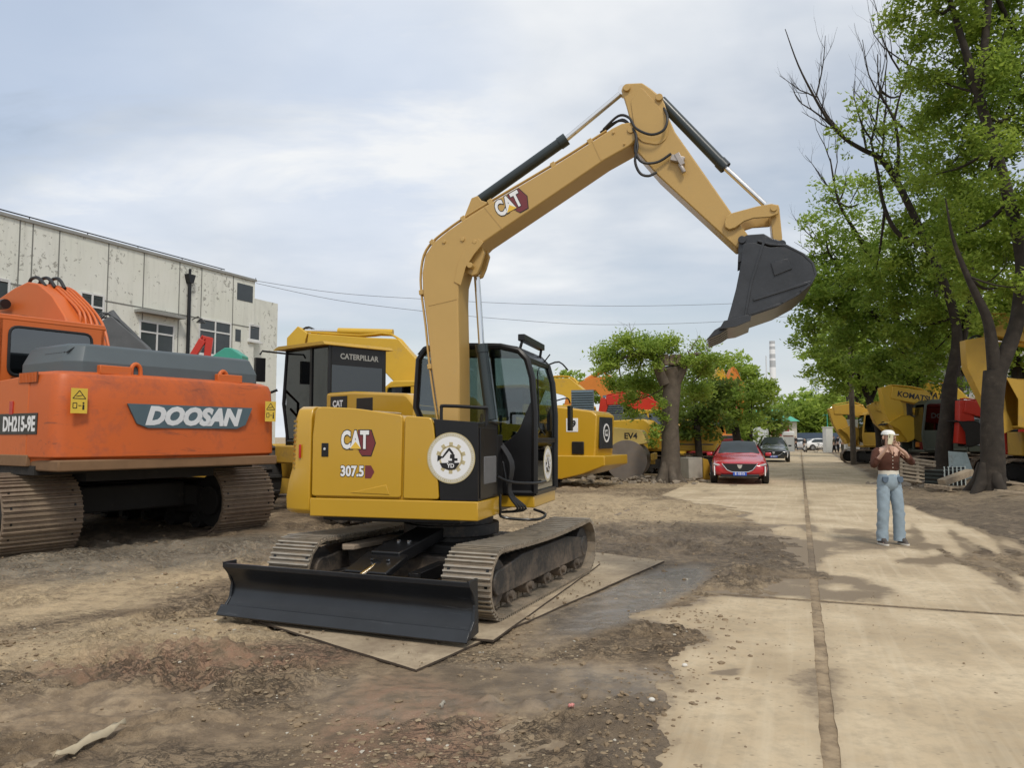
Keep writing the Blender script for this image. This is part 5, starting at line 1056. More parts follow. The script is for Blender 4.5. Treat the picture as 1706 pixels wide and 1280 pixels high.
mb = MB(); mb.bx(.2, 4.2, -.4, .4, .6, 1.0); mb.build('frame', YOC, wl); mb = MB(); mb.bx(1.25, 2.6, -.7, .7, 1.3, 3.2); mb.build('cab', DGL, wl, bevel=.05); MB().bx(1.15, 2.7, -.8, .8, 3.2, 3.3).build('cab_roof', YKO, wl, bevel=.02)
o = at(1050, 770, 28.5); dr_ = empty('drum_roller', (o.x, o.y+.3, 0), rad(-14), 'pale yellow drum roller with a big steel drum next to the loader', 'road roller')
MB().cyl((0, -.98, .74), (0, .95, .74), .74, n=48).build('drum', mat('drum_steel', (.22, .19, .165), .55, metal=.3, var=.2, dirt=.5, dirtcol=(.27, .21, .15)), dr_, bevel=.01)
mb = MB()
for y in (1.0,): mb.bx(-.9, .9, y, y+.06, .55, .85)
mb.bx(-1.0, -.80, -1.05, -.9, .45, 1.15)
mb.bx(-1.0, -.85, -1.05, 1.06, .45, 1.0); mb.bx(.85, .98, -.85, 1.06, .75, 1.0); mb.build('drum_frame', YOC, dr_, bevel=.02)
b_ = MB().prism(rounded([(-3.6, .7), (-3.6, 1.7), (-1.9, 1.95), (-.8, 1.98), (.55, 1.85), (.75, 1.35), (-.9, 1.1), (-1.0, .7)], .10), -.85, .85, 'xz').build('body', mat('pale_yellow', (.62, .46, .14), .45, var=.1, dirt=.25), dr_, bevel=.06)
text_obj('lettering', 'EV4', .30, BVI, b_, frame((.15, -.856, 1.62), (1, 0, 0), (0, 0, 1)), bold=.008, ext=.001)
for y in (-.8, .8): wheel(dr_, (-2.9, y, .7), .7, .5)
# ---------------------------------------------------------------- trees
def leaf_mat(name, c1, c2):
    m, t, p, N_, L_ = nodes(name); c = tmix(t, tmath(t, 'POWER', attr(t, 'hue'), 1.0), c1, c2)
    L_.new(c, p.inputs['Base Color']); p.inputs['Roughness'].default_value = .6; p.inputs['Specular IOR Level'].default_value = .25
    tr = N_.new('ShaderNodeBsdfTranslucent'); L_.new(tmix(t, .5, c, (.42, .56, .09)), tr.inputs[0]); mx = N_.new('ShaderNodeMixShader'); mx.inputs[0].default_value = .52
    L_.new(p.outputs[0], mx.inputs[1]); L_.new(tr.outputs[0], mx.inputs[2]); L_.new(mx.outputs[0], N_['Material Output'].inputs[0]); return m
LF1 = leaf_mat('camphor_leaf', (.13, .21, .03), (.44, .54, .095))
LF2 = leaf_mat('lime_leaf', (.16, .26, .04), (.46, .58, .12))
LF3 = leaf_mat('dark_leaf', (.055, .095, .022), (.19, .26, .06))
BARK = mat('dark_bark', (.040, .031, .023), .95, var=.6, vscale=4, dirt=.30, dirtcol=(.095, .08, .06), dscale=4, bump=1.0, bscale=12)
BARK2 = mat('pale_bark', (.11, .088, .066), .95, var=.45, vscale=4, dirt=.3, dirtcol=(.22, .19, .15), dscale=3, bump=1.0, bscale=9)
def leaves(name, parent, blobs, lm, size, dens=1.0, seed=0):
    """blobs: (centre xyz, radius xyz, fill). Leaf quads gathered in twig clusters, thinner towards the middle."""
    rng = np.random.default_rng(seed+500); Vs, Hs = [], []
    for c, r, fill in blobs:
        r = np.array((r,)*3 if isinstance(r, (int, float)) else r, float); vol = r.prod()*4.19
        nc = max(6, int(vol**.80*4.2*fill)); u = rng.normal(size=(nc, 3)); u /= np.linalg.norm(u, axis=1)[:, None]
        rr = rng.random(nc)**.42; lump = 1+.22*np.sin(u[:, 0]*5+c[0])*np.cos(u[:, 2]*6+c[1])
        cc = np.array(c)+u*(rr*lump)[:, None]*r
        n = max(8, int(dens*fill*11.5*vol**.667/size**2/nc))
        sg = (vol/nc)**(1/3)*.33
        P = (cc[:, None, :]+rng.normal(size=(nc, n, 3))*sg*np.array([1, 1, .62])).reshape(-1, 3)
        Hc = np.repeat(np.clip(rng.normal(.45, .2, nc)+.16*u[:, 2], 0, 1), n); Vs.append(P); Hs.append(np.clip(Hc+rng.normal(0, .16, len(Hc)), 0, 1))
    P = np.concatenate(Vs); Hh = np.concatenate(Hs); n = len(P)
    nrm = rng.normal(size=(n, 3)); nrm[:, 2] = np.abs(nrm[:, 2])+.55; nrm /= np.linalg.norm(nrm, axis=1)[:, None]
    a = np.cross(nrm, rng.normal(size=(n, 3))); a /= np.linalg.norm(a, axis=1)[:, None]; b = np.cross(nrm, a)
    s = size*(.6+.8*rng.random(n))[:, None]; bend = nrm*s*.18
    q = np.stack([P-a*s*.62, P+b*s*.30-bend, P+a*s*.62, P-b*s*.30-bend], 1).reshape(-1, 3).astype(np.float32)
    me = bpy.data.meshes.new(name); me.vertices.add(4*n); me.vertices.foreach_set('co', q.ravel()); me.loops.add(4*n); me.loops.foreach_set('vertex_index', np.arange(4*n, dtype=np.int32))
    me.polygons.add(n); me.polygons.foreach_set('loop_start', np.arange(0, 4*n, 4, dtype=np.int32)); me.polygons.foreach_set('loop_total', np.full(n, 4, np.int32)); me.update(calc_edges=True)
    at_ = me.attributes.new('hue', 'FLOAT', 'POINT'); at_.data.foreach_set('value', np.repeat(Hh, 4).astype(np.float32)); me.materials.append(lm)
    o = bpy.data.objects.new(name, me); col_link(o); o.parent = parent; return o
def twigs(mb, p, d, ln, r, depth, rnd, up=.25):
    pts = [p]; rs = [r]; q = p.copy(); dd = d.copy(); n = 5
    for k in range(n):
        dd = (dd+Vector((rnd.uniform(-.28, .28), rnd.uniform(-.28, .28), rnd.uniform(-.15, .28)+up*.2))).normalized(); q = q+dd*ln/n; pts.append(q.copy()); rs.append(r*(1-.75*(k+1)/n))
    mb.tube(pts, rs, 5 if depth else 4)
    if depth:
        for k in range(3+rnd.randint(0, 1)):
            i = rnd.randint(1, n-1); e = (pts[i+1]-pts[i]).normalized(); e = (e+Vector((rnd.uniform(-.8, .8), rnd.uniform(-.8, .8), rnd.uniform(-.2, .8)))).normalized()
            twigs(mb, pts[i], e, ln*rnd.uniform(.4, .62), rs[i]*.6, depth-1, rnd, up)
def tree(name, label, base, limbs, blobs, lm, size, dens=1.0, bark=None, group=None, seed=0, dead=(), auto=0, cat='tree'):
    """base (x, y); limbs in world points; blobs in world coordinates"""
    z0 = float(terrain(np.array(base[0]), np.array(base[1]))); r = empty(name, (base[0], base[1], z0), 0, label, cat, group); O = Vector((base[0], base[1], z0)); rnd = random.Random(seed)
    mb = MB()
    for k, (pts, rs) in enumerate(limbs):
        P = [Vector(p)-O for p in pts]
        if k == 0:
            P[0].z = -.25; nb = 12
            for j in range(5): an = 2*PI*j/5+seed; mb.tube([P[0]+Vector((math.cos(an), math.sin(an), 0))*rs[0]*1.7, P[0]+Vector((math.cos(an)*rs[0]*.75, math.sin(an)*rs[0]*.75, .42)), P[0]+Vector((math.cos(an)*rs[0]*.4, math.sin(an)*rs[0]*.4, .95))], [rs[0]*.30, rs[0]*.42, rs[0]*.3], 7)
        else: nb = 8
        jit = [p+Vector((rnd.uniform(-1, 1), rnd.uniform(-1, 1), 0))*rs[i]*.25 for i, p in enumerate(P)]; jit[0] = P[0]; mb.tube(jit, list(rs), nb, smooth=4)
    mb.build('trunk', bark or BARK, r, sharp=80)
    bl = [((c[0]-O.x, c[1]-O.y, c[2]-O.z), rr, f) for c, rr, f in blobs]
    if auto and limbs:
        tb_ = MB(); ends = [Vector(p)-O for p_, _ in limbs for p in p_[len(p_)//2:]]
        for c, rr, f in bl:
            c = Vector(c); e = min(ends, key=lambda q: (q-c).length); m = max(rr) if not isinstance(rr, (int, float)) else rr
            tb_.tube([e, e.lerp(c, .5)+Vector((0, 0, -.15*m)), c], [.05*m, .04*m, .02*m], 6, smooth=3)
            for _ in range(auto): twigs(tb_, e.lerp(c, rnd.uniform(.5, 1)), Vector((rnd.uniform(-1, 1), rnd.uniform(-1, 1), rnd.uniform(-.2, 1))).normalized(), m*1.0, .022*m, 1, rnd)
        tb_.build('branches', bark or BARK, r, sharp=80)
    if dead:
        db = MB()
        for p, d, ln, rr, dp in dead: twigs(db, Vector(p)-O, Vector(d).normalized(), ln, rr, dp, rnd, .5)
        db.build('bare_branches', bark or BARK, r, sharp=80)
    leaves('crown', r, bl, lm, size, dens, seed); return r
def limb(pix, D, rs, dd=None): return ([at(px, py, D+(dd[i] if dd else 0)) for i, (px, py) in enumerate(pix)], rs)
def B(px, py, D, r, f=1.0): return (at(px, py, D), r, f)
GR = 'trees in the row along the right side of the lane'
def onb(px, py): g = gd(px, py); return (g.x, g.y)
D = 21.3
tree('broadleaf_tree', 'nearest right hand tree, its thick forked trunk in front of the ochre stick', (at(1650, 825, D).x, D),
     [limb([(1650, 835), (1650, 770), (1652, 690), (1658, 620)], D, [.40, .31, .28, .30]), limb([(1658, 628), (1650, 570), (1640, 525), (1612, 460), (1588, 395), (1575, 330)], D, [.20, .16, .13, .085, .045, .015]),
      limb([(1660, 625), (1686, 555), (1700, 500), (1703, 430), (1682, 335), (1657, 244), (1640, 190), (1631, 154)], D, [.24, .20, .18, .165, .155, .145, .135, .125]),
      limb([(1632, 158), (1606, 80), (1585, 10), (1560, -70)], D, [.14, .10, .07, .03]), limb([(1632, 158), (1640, 60), (1648, -40), (1640, -160)], D, [.13, .11, .09, .05]),
      limb([(1700, 500), (1750, 430), (1800, 320), (1830, 200)], D, [.15, .13, .10, .05], [0, .5, 1, 1.5])],
     [B(1555, 15, D+.3, 1.15), B(1640, -30, D+1, 1.9), B(1705, 70, D+.8, 1.7), B(1600, 110, D+1.2, 1.35), B(1545, 120, D+1, .8, .5), B(1690, 190, D+1.3, 1.5), B(1595, 200, D+1.6, 1.2), B(1640, 300, D+1.8, 1.5), B(1700, 400, D+1.6, 1.3), B(1600, 390, D+1.5, 1.3), B(1560, 290, D+2, 1.0, .7),
      B(1660, 480, D+1.8, 1.15), B(1710, 350, D-.6, .8), B(1600, -160, D+1, 2.2), B(1720, -120, D+1, 2.4), B(1800, 150, D+1, 2.4), B(1830, 340, D+1, 2.2), B(1690, 540, D+2.4, .7, .6), B(1665, 250, D-.9, .8, .7), B(1640, 100, D-.8, .9, .7), B(1705, 480, D-.7, .6, .7), B(1580, -60, D-.5, 1.3)],
     LF1, .125, .85, group=GR, seed=1, auto=1)
D = 28.0
dl = [at(*p, D) for p in ((1444, 252), (1408, 231), (1383, 207), (1359, 162), (1469, 264), (1500, 310), (1395, 215))]
tree('broadleaf_tree', 'second tree of the right hand row, its bare leaning limb reaching far left', onb(1572, 802),
     [limb([(1572, 802), (1575, 740), (1578, 690), (1581, 640)], D, [.36, .29, .27, .26]), limb([(1581, 645), (1592, 580), (1592, 535), (1574, 475), (1542, 406), (1519, 353), (1493, 300), (1466, 264), (1440, 250), (1408, 231), (1383, 205), (1357, 162), (1330, 108), (1308, 48)], D, [.22, .19, .17, .155, .14, .13, .12, .10, .085, .07, .058, .044, .03, .014]),
      limb([(1583, 640), (1600, 585), (1612, 520), (1620, 440), (1615, 350)], D, [.18, .15, .12, .09, .05]), limb([(1493, 300), (1497, 250), (1490, 200), (1466, 150), (1462, 90)], D, [.07, .06, .05, .03, .015]),
      limb([(1542, 406), (1500, 392), (1474, 349), (1462, 285), (1450, 230)], D, [.10, .09, .075, .055, .03])],
     [B(1475, 215, D, .95, .28), B(1430, 190, D, .8, .2), B(1500, 160, D+1, 1.1, .35), B(1545, 230, D+1, 1.2, .6), B(1470, 290, D, .9, .3), B(1520, 300, D+1, 1.1, .55), B(1405, 235, D, .6, .22), B(1560, 350, D+1, 1.4), B(1500, 390, D+1, 1.2, .8), B(1590, 430, D+1, 1.4), B(1530, 450, D+1, 1.4), B(1460, 450, D+1, 1.1, .8),
      B(1580, 520, D+1, 1.3), B(1510, 540, D+1.5, 1.2), B(1620, 550, D+2, 1.0, .8), B(1620, 330, D+2, 1.5), B(1550, 590, D+2, .8, .8), B(1385, 215, D, .4, .2)],
     LF1, .145, .85, group=GR, seed=2, auto=1,
     dead=[(dl[0], (-.3, 0, 1), 3.0, .05, 2), (dl[1], (-.5, .2, 1), 2.6, .045, 2), (dl[2], (-1, 0, .5), 2.2, .04, 2), (dl[3], (-.9, 0, .3), 1.6, .03, 2), (dl[3], (.3, 0, 1), 2.2, .035, 2), (dl[4], (-.1, 0, 1), 3.4, .05, 2), (dl[5], (-.3, .2, 1), 3.2, .05, 2), (dl[6], (-.9, 0, -.2), 1.6, .03, 2), (at(1450, 240, D), (.1, 0, 1), 4.0, .05, 2), (at(1490, 200, D), (-.6, 0, 1), 3.4, .045, 2), (at(1490, 200, D), (.3, 0, 1), 3.6, .045, 2), (at(1500, 120, D), (-.5, 0, .8), 3.0, .04, 2), (at(1540, 120, D), (-1, 0, .5), 3.0, .04, 2)])
D = 33.3
tree('broadleaf_tree', 'third tree of the right hand row, its straight trunk directly behind the person', onb(1520, 790),
     [limb([(1520, 790), (1520, 740), (1521, 690), (1521, 645)], D, [.37, .31, .29, .28]), limb([(1521, 650), (1507, 600), (1498, 555), (1485, 500), (1460, 447), (1428, 390), (1397, 337), (1383, 264)], D, [.19, .17, .15, .13, .11, .085, .06, .03]),
      limb([(1523, 650), (1542, 595), (1556, 540), (1560, 470)], D, [.19, .16, .13, .08]), limb([(1498, 555), (1450, 520), (1410, 470), (1380, 420)], D, [.12, .10, .07, .04])],
     [B(1440, 400, D, 1.3, .9), B(1395, 430, D, 1.2, .9), B(1368, 470, D, 1.1, .9), B(1345, 515, D, .95, .8), B(1420, 490, D, 1.6), B(1470, 530, D, 1.4), B(1385, 530, D, 1.4), B(1500, 600, D+1, 1.2), B(1440, 560, D+1, 1.5), B(1375, 385, D, .9, .5), B(1385, 330, D, .85, .35), B(1540, 560, D+1, 1.4), B(1355, 420, D, .6, .5),
      B(1430, 340, D, 1.2, .45), B(1560, 480, D+2, 1.5), B(1480, 450, D+2, 1.6), B(1333, 555, D, .7, .7), B(1455, 610, D+1, 1.1), B(1505, 625, D-.5, 1.0, .9), B(1550, 610, D+.5, 1.1), B(1360, 480, D-.8, 1.0), B(1410, 300, D, .9, .35)],
     LF2, .165, .8, group=GR, seed=3, auto=1, dead=[(at(1384, 270, D), (-.5, 0, 1), 2.0, .03, 2), (at(1393, 320, D), (-1, 0, .6), 2.2, .035, 2), (at(1380, 410, D), (-1, 0, .45), 2.0, .035, 2), (at(1386, 440, D), (-1, 0, .25), 2.0, .03, 2), (at(1390, 300, D), (.3, 0, 1), 2.2, .03, 2)])
D = 41
tree('broadleaf_tree', 'slim dark trunked tree between the third and the farther right hand trees', onb(1462, 778),
     [limb([(1466, 780), (1464, 720), (1450, 670), (1430, 620), (1415, 560)], D, [.22, .19, .18, .14, .08]), limb([(1450, 670), (1470, 620), (1480, 570)], D, [.12, .10, .06])],
     [B(1430, 590, D, 1.5), B(1385, 585, D, 1.3, .9), B(1480, 610, D, 1.3), B(1400, 620, D, 1.2, .9), B(1450, 635, D, 1.1), B(1350, 570, D, 1.0, .7), B(1370, 610, D, .8, .7)], LF1, .22, .75, group=GR, seed=4, auto=1)
D = 60
tree('broadleaf_tree', 'far tree of the right hand row beside the white gate pillar', onb(1440, 758),
     [limb([(1440, 758), (1440, 720), (1436, 680), (1428, 640)], D, [.32, .28, .26, .2]), limb([(1440, 690), (1420, 650), (1400, 615)], D, [.2, .16, .1])],
     [B(1435, 640, D, 1.9, .9), B(1400, 625, D, 1.8, .8), B(1375, 640, D, 1.2, .6), B(1445, 670, D, 1.3, .8), B(1360, 590, D, 1.4, .6), B(1392, 660, D, .9, .5), B(1420, 590, D, 2)], LF2, .30, .75, group=GR, seed=5, auto=1)
for k, (px, py, D, lab) in enumerate(((1416, 751, 76, 'thin farthest tree of the right hand row behind the small ochre excavator'), (1600, 775, 38, 'tree standing behind the row, between the middle right hand trunks'), (1700, 790, 30, 'tree at the right edge behind the nearest trunk'))):
    s = D/38
    tree('broadleaf_tree', lab, onb(px, 728+2048/D), [limb([(px, 728+2048/D), (px, 700), (px-4, 640), (px-12, 560)], D, [.26, .22, .2, .12]), limb([(px-4, 640), (px+20, 580), (px+30, 520)], D, [.14, .11, .06])],
         [B(px-20, 600, D, 1.3*s**.5), B(px+15, 560, D, 1.6*s**.5), B(px-25, 540, D, 1.5*s**.5), B(px+30, 610, D, 1.2, .8), B(px, 500, D, 1.6), B(px-5, 450, D, 1.5)], LF1, .24, .7, group=GR, seed=6+k, auto=1)
# left side
D = 26.8
ct = tree('pollard_tree', 'stout pollarded tree with rough grey trunk and flat dome crown left of the red car', (at(1115, 806, D).x, D),
     [limb([(1115, 808), (1116, 760), (1118, 700), (1117, 640), (1115, 612)], D, [.40, .32, .29, .31, .30]), limb([(1110, 640), (1100, 612), (1095, 596)], D, [.24, .21, .18]), limb([(1122, 640), (1134, 612), (1140, 600)], D, [.24, .20, .18]), limb([(1105, 610), (1070, 590), (1030, 600)], D, [.1, .07, .03]), limb([(1130, 610), (1160, 590), (1180, 600)], D, [.1, .07, .03])],
     [B(1028, 588, D, (.95, .95, .58)), B(1068, 577, D, (1.0, .9, .50)), B(1108, 578, D, (1.0, .9, .46)), B(1145, 584, D, (.9, .9, .44)), B(1176, 594, D, (.62, .7, .42)), B(1010, 612, D, .5), B(1035, 632, D+2, .65), B(1062, 620, D+1, .9), B(1090, 608, D-.2, .42, .8), B(1150, 640, D+2, .9, .9), B(1165, 615, D+1, .6, .8), B(1055, 668, D+2.2, .6, .8),
      B(1096, 690, D-.3, (.30, .3, .6), 1), B(1092, 728, D-.3, (.28, .28, .45), 1)], LF2, .10, 1.0, bark=BARK2, seed=20, auto=1)
mb = MB(); c_ = at(1116, 612, D)
for k in range(4): mb.obox((at(1098+11*k, 600, D)-Vector((ct.location))), (.22, .24, .4), Matrix.Rotation(.2*k-.3, 3, 'Y'))
mb.build('cut_stubs', mat('cut_wood', (.25, .19, .14), .9, var=.3), ct, bevel=.05)
D = 37
tree('round_tree', 'small round crowned bright green tree behind the red car', onb(1228, 728+2048/37),
     [limb([(1228, 783), (1228, 740), (1224, 700), (1218, 660)], D, [.22, .2, .17, .08])], [B(1214, 655, D, (1.25, 1.2, 1.05)), B(1198, 675, D, .75), B(1235, 680, D, .8), B(1215, 700, D, (1.0, .8, .5), .8)], LF2, .15, 1.0, seed=21)
D = 32
tree('shade_tree', 'dark leaved tree hanging over the concrete block beside the pollard trunk', onb(1160, 728+2048/32),
     [limb([(1168, 792), (1165, 740), (1160, 690), (1155, 640)], D, [.16, .14, .12, .06])], [B(1160, 660, D, 1.0), B(1180, 690, D, .9, .9), B(1145, 705, D, .8, .8), B(1165, 720, D, .7, .7), B(1185, 640, D, .9, .9)], LF3, .17, .9, seed=22)
for k, (px, py, D, r, f, lab, lm, nm) in enumerate((
    (1250, 640, 52, 1.75, 1, 'dense crown behind the two boom peaks, left of the tall chimney', LF1, 'broadleaf_tree'), (1215, 612, 50, 1.5, 1, 'higher crown between the pollard crown and the chimney trees', LF2, 'broadleaf_tree'),
    (1265, 690, 75, 2.4, 1, 'dark tree above the white container', LF3, 'broadleaf_tree'), (1340, 690, 112, 5.0, 1, 'broad bright tree closing the lane right of the chimney', LF2, 'broadleaf_tree'),
    (1300, 700, 118, 3.4, 1, 'dark tree at the foot of the chimney', LF3, 'broadleaf_tree'), (1385, 690, 105, 4.2, 1, 'tree behind the gate pillar at the end of the lane', LF1, 'broadleaf_tree'),
    (948, 634, 60, 1.2, 1, 'small distant crown just right of the black cab roof', LF2, 'broadleaf_tree'), (975, 650, 66, 1.3, 1, 'distant crown behind the louvred panels', LF1, 'broadleaf_tree'),
    (1055, 655, 44, 1.5, 1, 'dark tree behind the pollard crown, above the red boom', LF3, 'broadleaf_tree'), (1090, 640, 48, 1.6, 1, 'tree behind the pollard trunk', LF3, 'broadleaf_tree'), (1430, 680, 125, 5.5, 1, 'far tree closing the right side of the lane', LF1, 'broadleaf_tree'),
    (1560, 650, 60, 3.6, 1, 'tree far behind the middle right hand trunks', LF3, 'broadleaf_tree'), (1500, 640, 70, 4.0, 1, 'tree far behind the long slanting stick', LF1, 'broadleaf_tree'), (1205, 690, 70, 2.6, .9, 'dark shade tree deep behind the red car', LF3, 'broadleaf_tree'), (1130, 680, 60, 2.4, 1, 'dark tree deep behind the pollard trunk', LF3, 'broadleaf_tree'))):
    b0 = at(px, 728+2048/D, D); c = at(px, py, D); rr = r
    bl = [(c, (rr, rr, rr*.72), f)]+[(c+Vector((math.cos(a)*rr*.7, math.sin(a)*rr*.6, -rr*.35+.22*rr*math.sin(3*a))), rr*.55, f) for a in (0.2, 1.5, 2.9, 4.1, 5.3)]
    if c.z-rr*1.3 > 2.2 or D > 55: bl.append((Vector((c.x, c.y, max(1.5, c.z*.45))), (rr*.9, rr*.9, max(1.2, c.z*.38)), f*.7))
    tree(nm, lab, (b0.x, b0.y), [([b0, b0.lerp(c, .5), c], [.22, .18, .08])], bl, lm, max(.2, .0052*D), .8, group='trees behind the yard', seed=30+k)
# ---------------------------------------------------------------- white building on the left
RH = math.atan2(.937, .35)
def peeling():
    m, t, p, N_, L_ = nodes('peeling_white_wall'); n = tnoise(t, 5.2, 8, .72, 'Geo', dist=.3); big = tnoise(t, .35, 4, .6, 'Geo', loc=(3, 0, 1))
    k = tmath(t, 'ADD', tmath(t, 'MULTIPLY', n, .75), tmath(t, 'MULTIPLY', big, .25)); f = tramp(t, k, [(.56, 0.), (.575, .8)])
    g = N_.new('ShaderNodeNewGeometry'); sp = N_.new('ShaderNodeSeparateXYZ'); L_.new(g.outputs['Position'], sp.inputs[0]); hi = tramp(t, tmath(t, 'DIVIDE', sp.outputs[2], 8.0), [(.55, .30), (.68, 1.0)])
    c = tmix(t, tnoise(t, .6, 5, .6, 'Geo'), (.66, .67, .57), (.80, .795, .74)); c = tmix(t, tramp(t, tnoise(t, 1.2, 6, .7, 'Geo', sc=(3, 3, .3)), [(.5, 0.), (.75, .35)]), c, (.38, .38, .33))
    c = tmix(t, tmath(t, 'MULTIPLY', f, hi), c, (.30, .29, .25)); L_.new(c, p.inputs['Base Color']); p.inputs['Roughness'].default_value = .9; tbump(t, p, k, .4, .02); return m
WALL = peeling(); WFR = mat('white_frame', (.72, .72, .70), .5); WDK = mat('window_dark', (.05, .06, .065), .12, var=.3, vscale=1.5)
p0, p1 = at(0, 353, 22.5), at(425, 467, 32.4); dv = (p1-p0); BA = math.atan2(dv.y, dv.x); BL = Vector((dv.x, dv.y, 0)).length; ZT = 8.2
PBW = Plane((p0.x, p0.y), BA, 0.0); wb = empty('white_building', (p0.x, p0.y, 0), BA, 'long white two storey building with peeling painted panels behind the orange excavator', 'building')
MB().bx(-16, BL, .0, 12, -.3, ZT).build('wall', WALL, wb)
MB().bx(BL, BL+1.75, .25, 9, -.3, 7.55).build('annex_wall', WALL, wb)
MB().bx(-16.05, BL+.05, -.06, 12.05, ZT, ZT+.10).build('parapet_cap', mat('cap_grey', (.30, .30, .28), .8, var=.2), wb)
mb = MB(); mb.tube([(-16, .15, ZT+.22), (BL-1.6, .15, ZT+.22)], .02, 6)
for k in range(14): mb.tube([(-15+k*2, .15, ZT+.08), (-15+k*2, .15, ZT+.22)], .015, 5)
mb.build('roof_wire', BLK, wb)
for px in (28, 50, 95, 178, 238, 298, 335, 388):
    u, _ = PBW(px, 500); MB().bx(u-.02, u+.02, -.008, .01, 2.0, ZT).build('wall_joint', mat('joint_grey', (.22, .22, .20), .9), wb)
u, zj = PBW(250, 515); MB().bx(-12, BL, -.012, .01, zj-.02, zj+.02).build('wall_joint', MATS['joint_grey'], wb)
def window(x0, x1, y0, y1, cols, rows, awn=False, frame_=True, fr=None):
    (ua, _), (ub, _) = PBW(x0, (y0+y1)/2), PBW(x1, (y0+y1)/2); um = (ua+ub)/2; _, z1 = PBW((x0+x1)/2, y0); _, z0 = PBW((x0+x1)/2, y1); z0 = min(z0, z1-.5)
    w_ = empty('window', (um, 0, z0)); w_.parent = wb; W, H_ = (ub-ua)/2, z1-z0; MB().bx(-W, W, -.012, .02, 0, H_).build('pane', WDK, w_)
    if frame_:
        for x in [-W-.03]+[-W+2*W*(i+1)/cols-.03 for i in range(cols)]: MB().bx(x, x+.06, -.04, .0, -.03, H_+.03).build('frame', fr or WFR, w_)
        for z in (-.03, H_*.66 if rows > 1 else H_, H_-.03): MB().bx(-W, W, -.038, .0, z, z+.06).build('frame', fr or WFR, w_)
        MB().bx(-W-.1, W+.1, -.10, .0, -.12, -.04).build('sill', WFR, w_)
    if awn: MB().bx(-W-.25, W+.25, -.35, .0, H_+.28, H_+.38).build('canopy', mat('cap_grey', (.3, .3, .28)), w_)
window(232, 288, 539, 592, 2, 2, True); window(331, 383, 535, 592, 2, 2); window(133, 171, 490, 556, 2, 2); window(-30, 14, 465, 498, 2, 1); window(415, 432, 543, 567, 1, 1); window(392, 401, 549, 560, 1, 1, frame_=False); window(395, 421, 474, 502, 1, 1, frame_=False)
ud, _ = PBW(312, 500); _, zt_ = PBW(312, 470); mb = MB(); mb.cyl((ud, -.10, .2), (ud, -.10, zt_), .07, n=10); mb.prism([(ud-.18, zt_+.28), (ud+.18, zt_+.28), (ud+.08, zt_-.05), (ud-.08, zt_-.05)], -.22, -.0, 'xz'); mb.cyl((ud, -.10, zt_+.28), (ud, -.10, zt_+.50), .05, n=8); mb.build('downpipe', BLK, wb)
ul, zl = PBW(320, 537); mb = MB(); mb.tube([(ul, 0, zl+.1), (ul, -.3, zl+.2), (ul, -.45, zl+.1)], .02, 6); mb.cyl((ul, -.45, zl-.05), (ul, -.45, zl+.12), .18, .04, 12); mb.build('wall_lamp', BLK, wb)
g_ = at(387, 594, 20); gh = empty('vent_housing', (g_.x, g_.y, 0), 0, 'small teal gable topped housing on a post above the grey engine hood', 'vent housing')
TEAL = mat('teal_paint', (.05, .33, .24), .5, var=.1); MB().cyl((0, 0, 0), (0, 0, g_.z-.2), .06, n=10).build('post', BLK, gh)
MB().prism([(-.34, g_.z-.25), (.34, g_.z-.25), (.34, g_.z), (.05, g_.z+.20), (-.12, g_.z+.20), (-.44, g_.z-.02)], -.25, .25, 'xz').build('housing', TEAL, gh, bevel=.02)

# ---------------------------------------------------------------- chimney, pylon, wires
ch = at(1290, 728, 400); cm = empty('chimney', (ch.x, ch.y, 0), 0, 'tall grey and white banded power station chimney above the far trees', 'chimney')
CG, CW_ = mat('chimney_grey', (.42, .44, .46), .8, var=.05), mat('chimney_white', (.78, .80, .82), .8, var=.03)
zb_ = lambda py: 1.6+(728-py)/1280*400
for a_, b_, m_ in ((730, 632, CG), (632, 612, CW_), (612, 601, CG), (601, 597, CW_), (597, 590, CG), (590, 582, CW_), (582, 577, CG), (577, 573, CW_), (573, 568, CG)):
    za, zb2 = max(0, zb_(a_)), zb_(b_); R_ = lambda z: 1.95-.55*z/52; MB().cyl((0, 0, za), (0, 0, zb2), R_(za), R_(zb2), 28).build('band', m_, cm, sharp=60)
MB().cyl((-3.0, 1, 0), (-3.0, 1, 44), .35, .3, 12).build('side_stack', mat('pale_steel', (.62, .66, .70), .6), cm)
py = at(1357, 640, 300); pn = empty('lattice_pylon', (py.x, py.y, 0), 0, 'faint lattice pylon among the branches right of the chimney', 'pylon'); mb = MB(); PST = mat('pylon_steel', (.40, .48, .54), .6)
for sx in (-1, 1):
    for sy in (-1, 1): mb.bar((sx*2.4, sy*2.4, 0), (sx*.4, sy*.4, 28), .25, .25)
for k in range(9):
    z0, z1 = 28*k/9, 28*(k+1)/9; w0, w1 = 2.4-2*k/9, 2.4-2*(k+1)/9
    for sy in (-1, 1): mb.bar((-w0, sy*w0, z0), (w1, sy*w1, z1), .14, .14); mb.bar((w0, sy*w0, z0), (-w1, sy*w1, z1), .14, .14)
mb.build('tower', PST, pn)
for z, w_ in ((20, 5.5), (24, 4.2)): MB().bar((-w_, 0, z), (w_, 0, z), .3, .35).build('crossarm', PST, pn)
WIRE = mat('cable', (.10, .10, .11), .6)
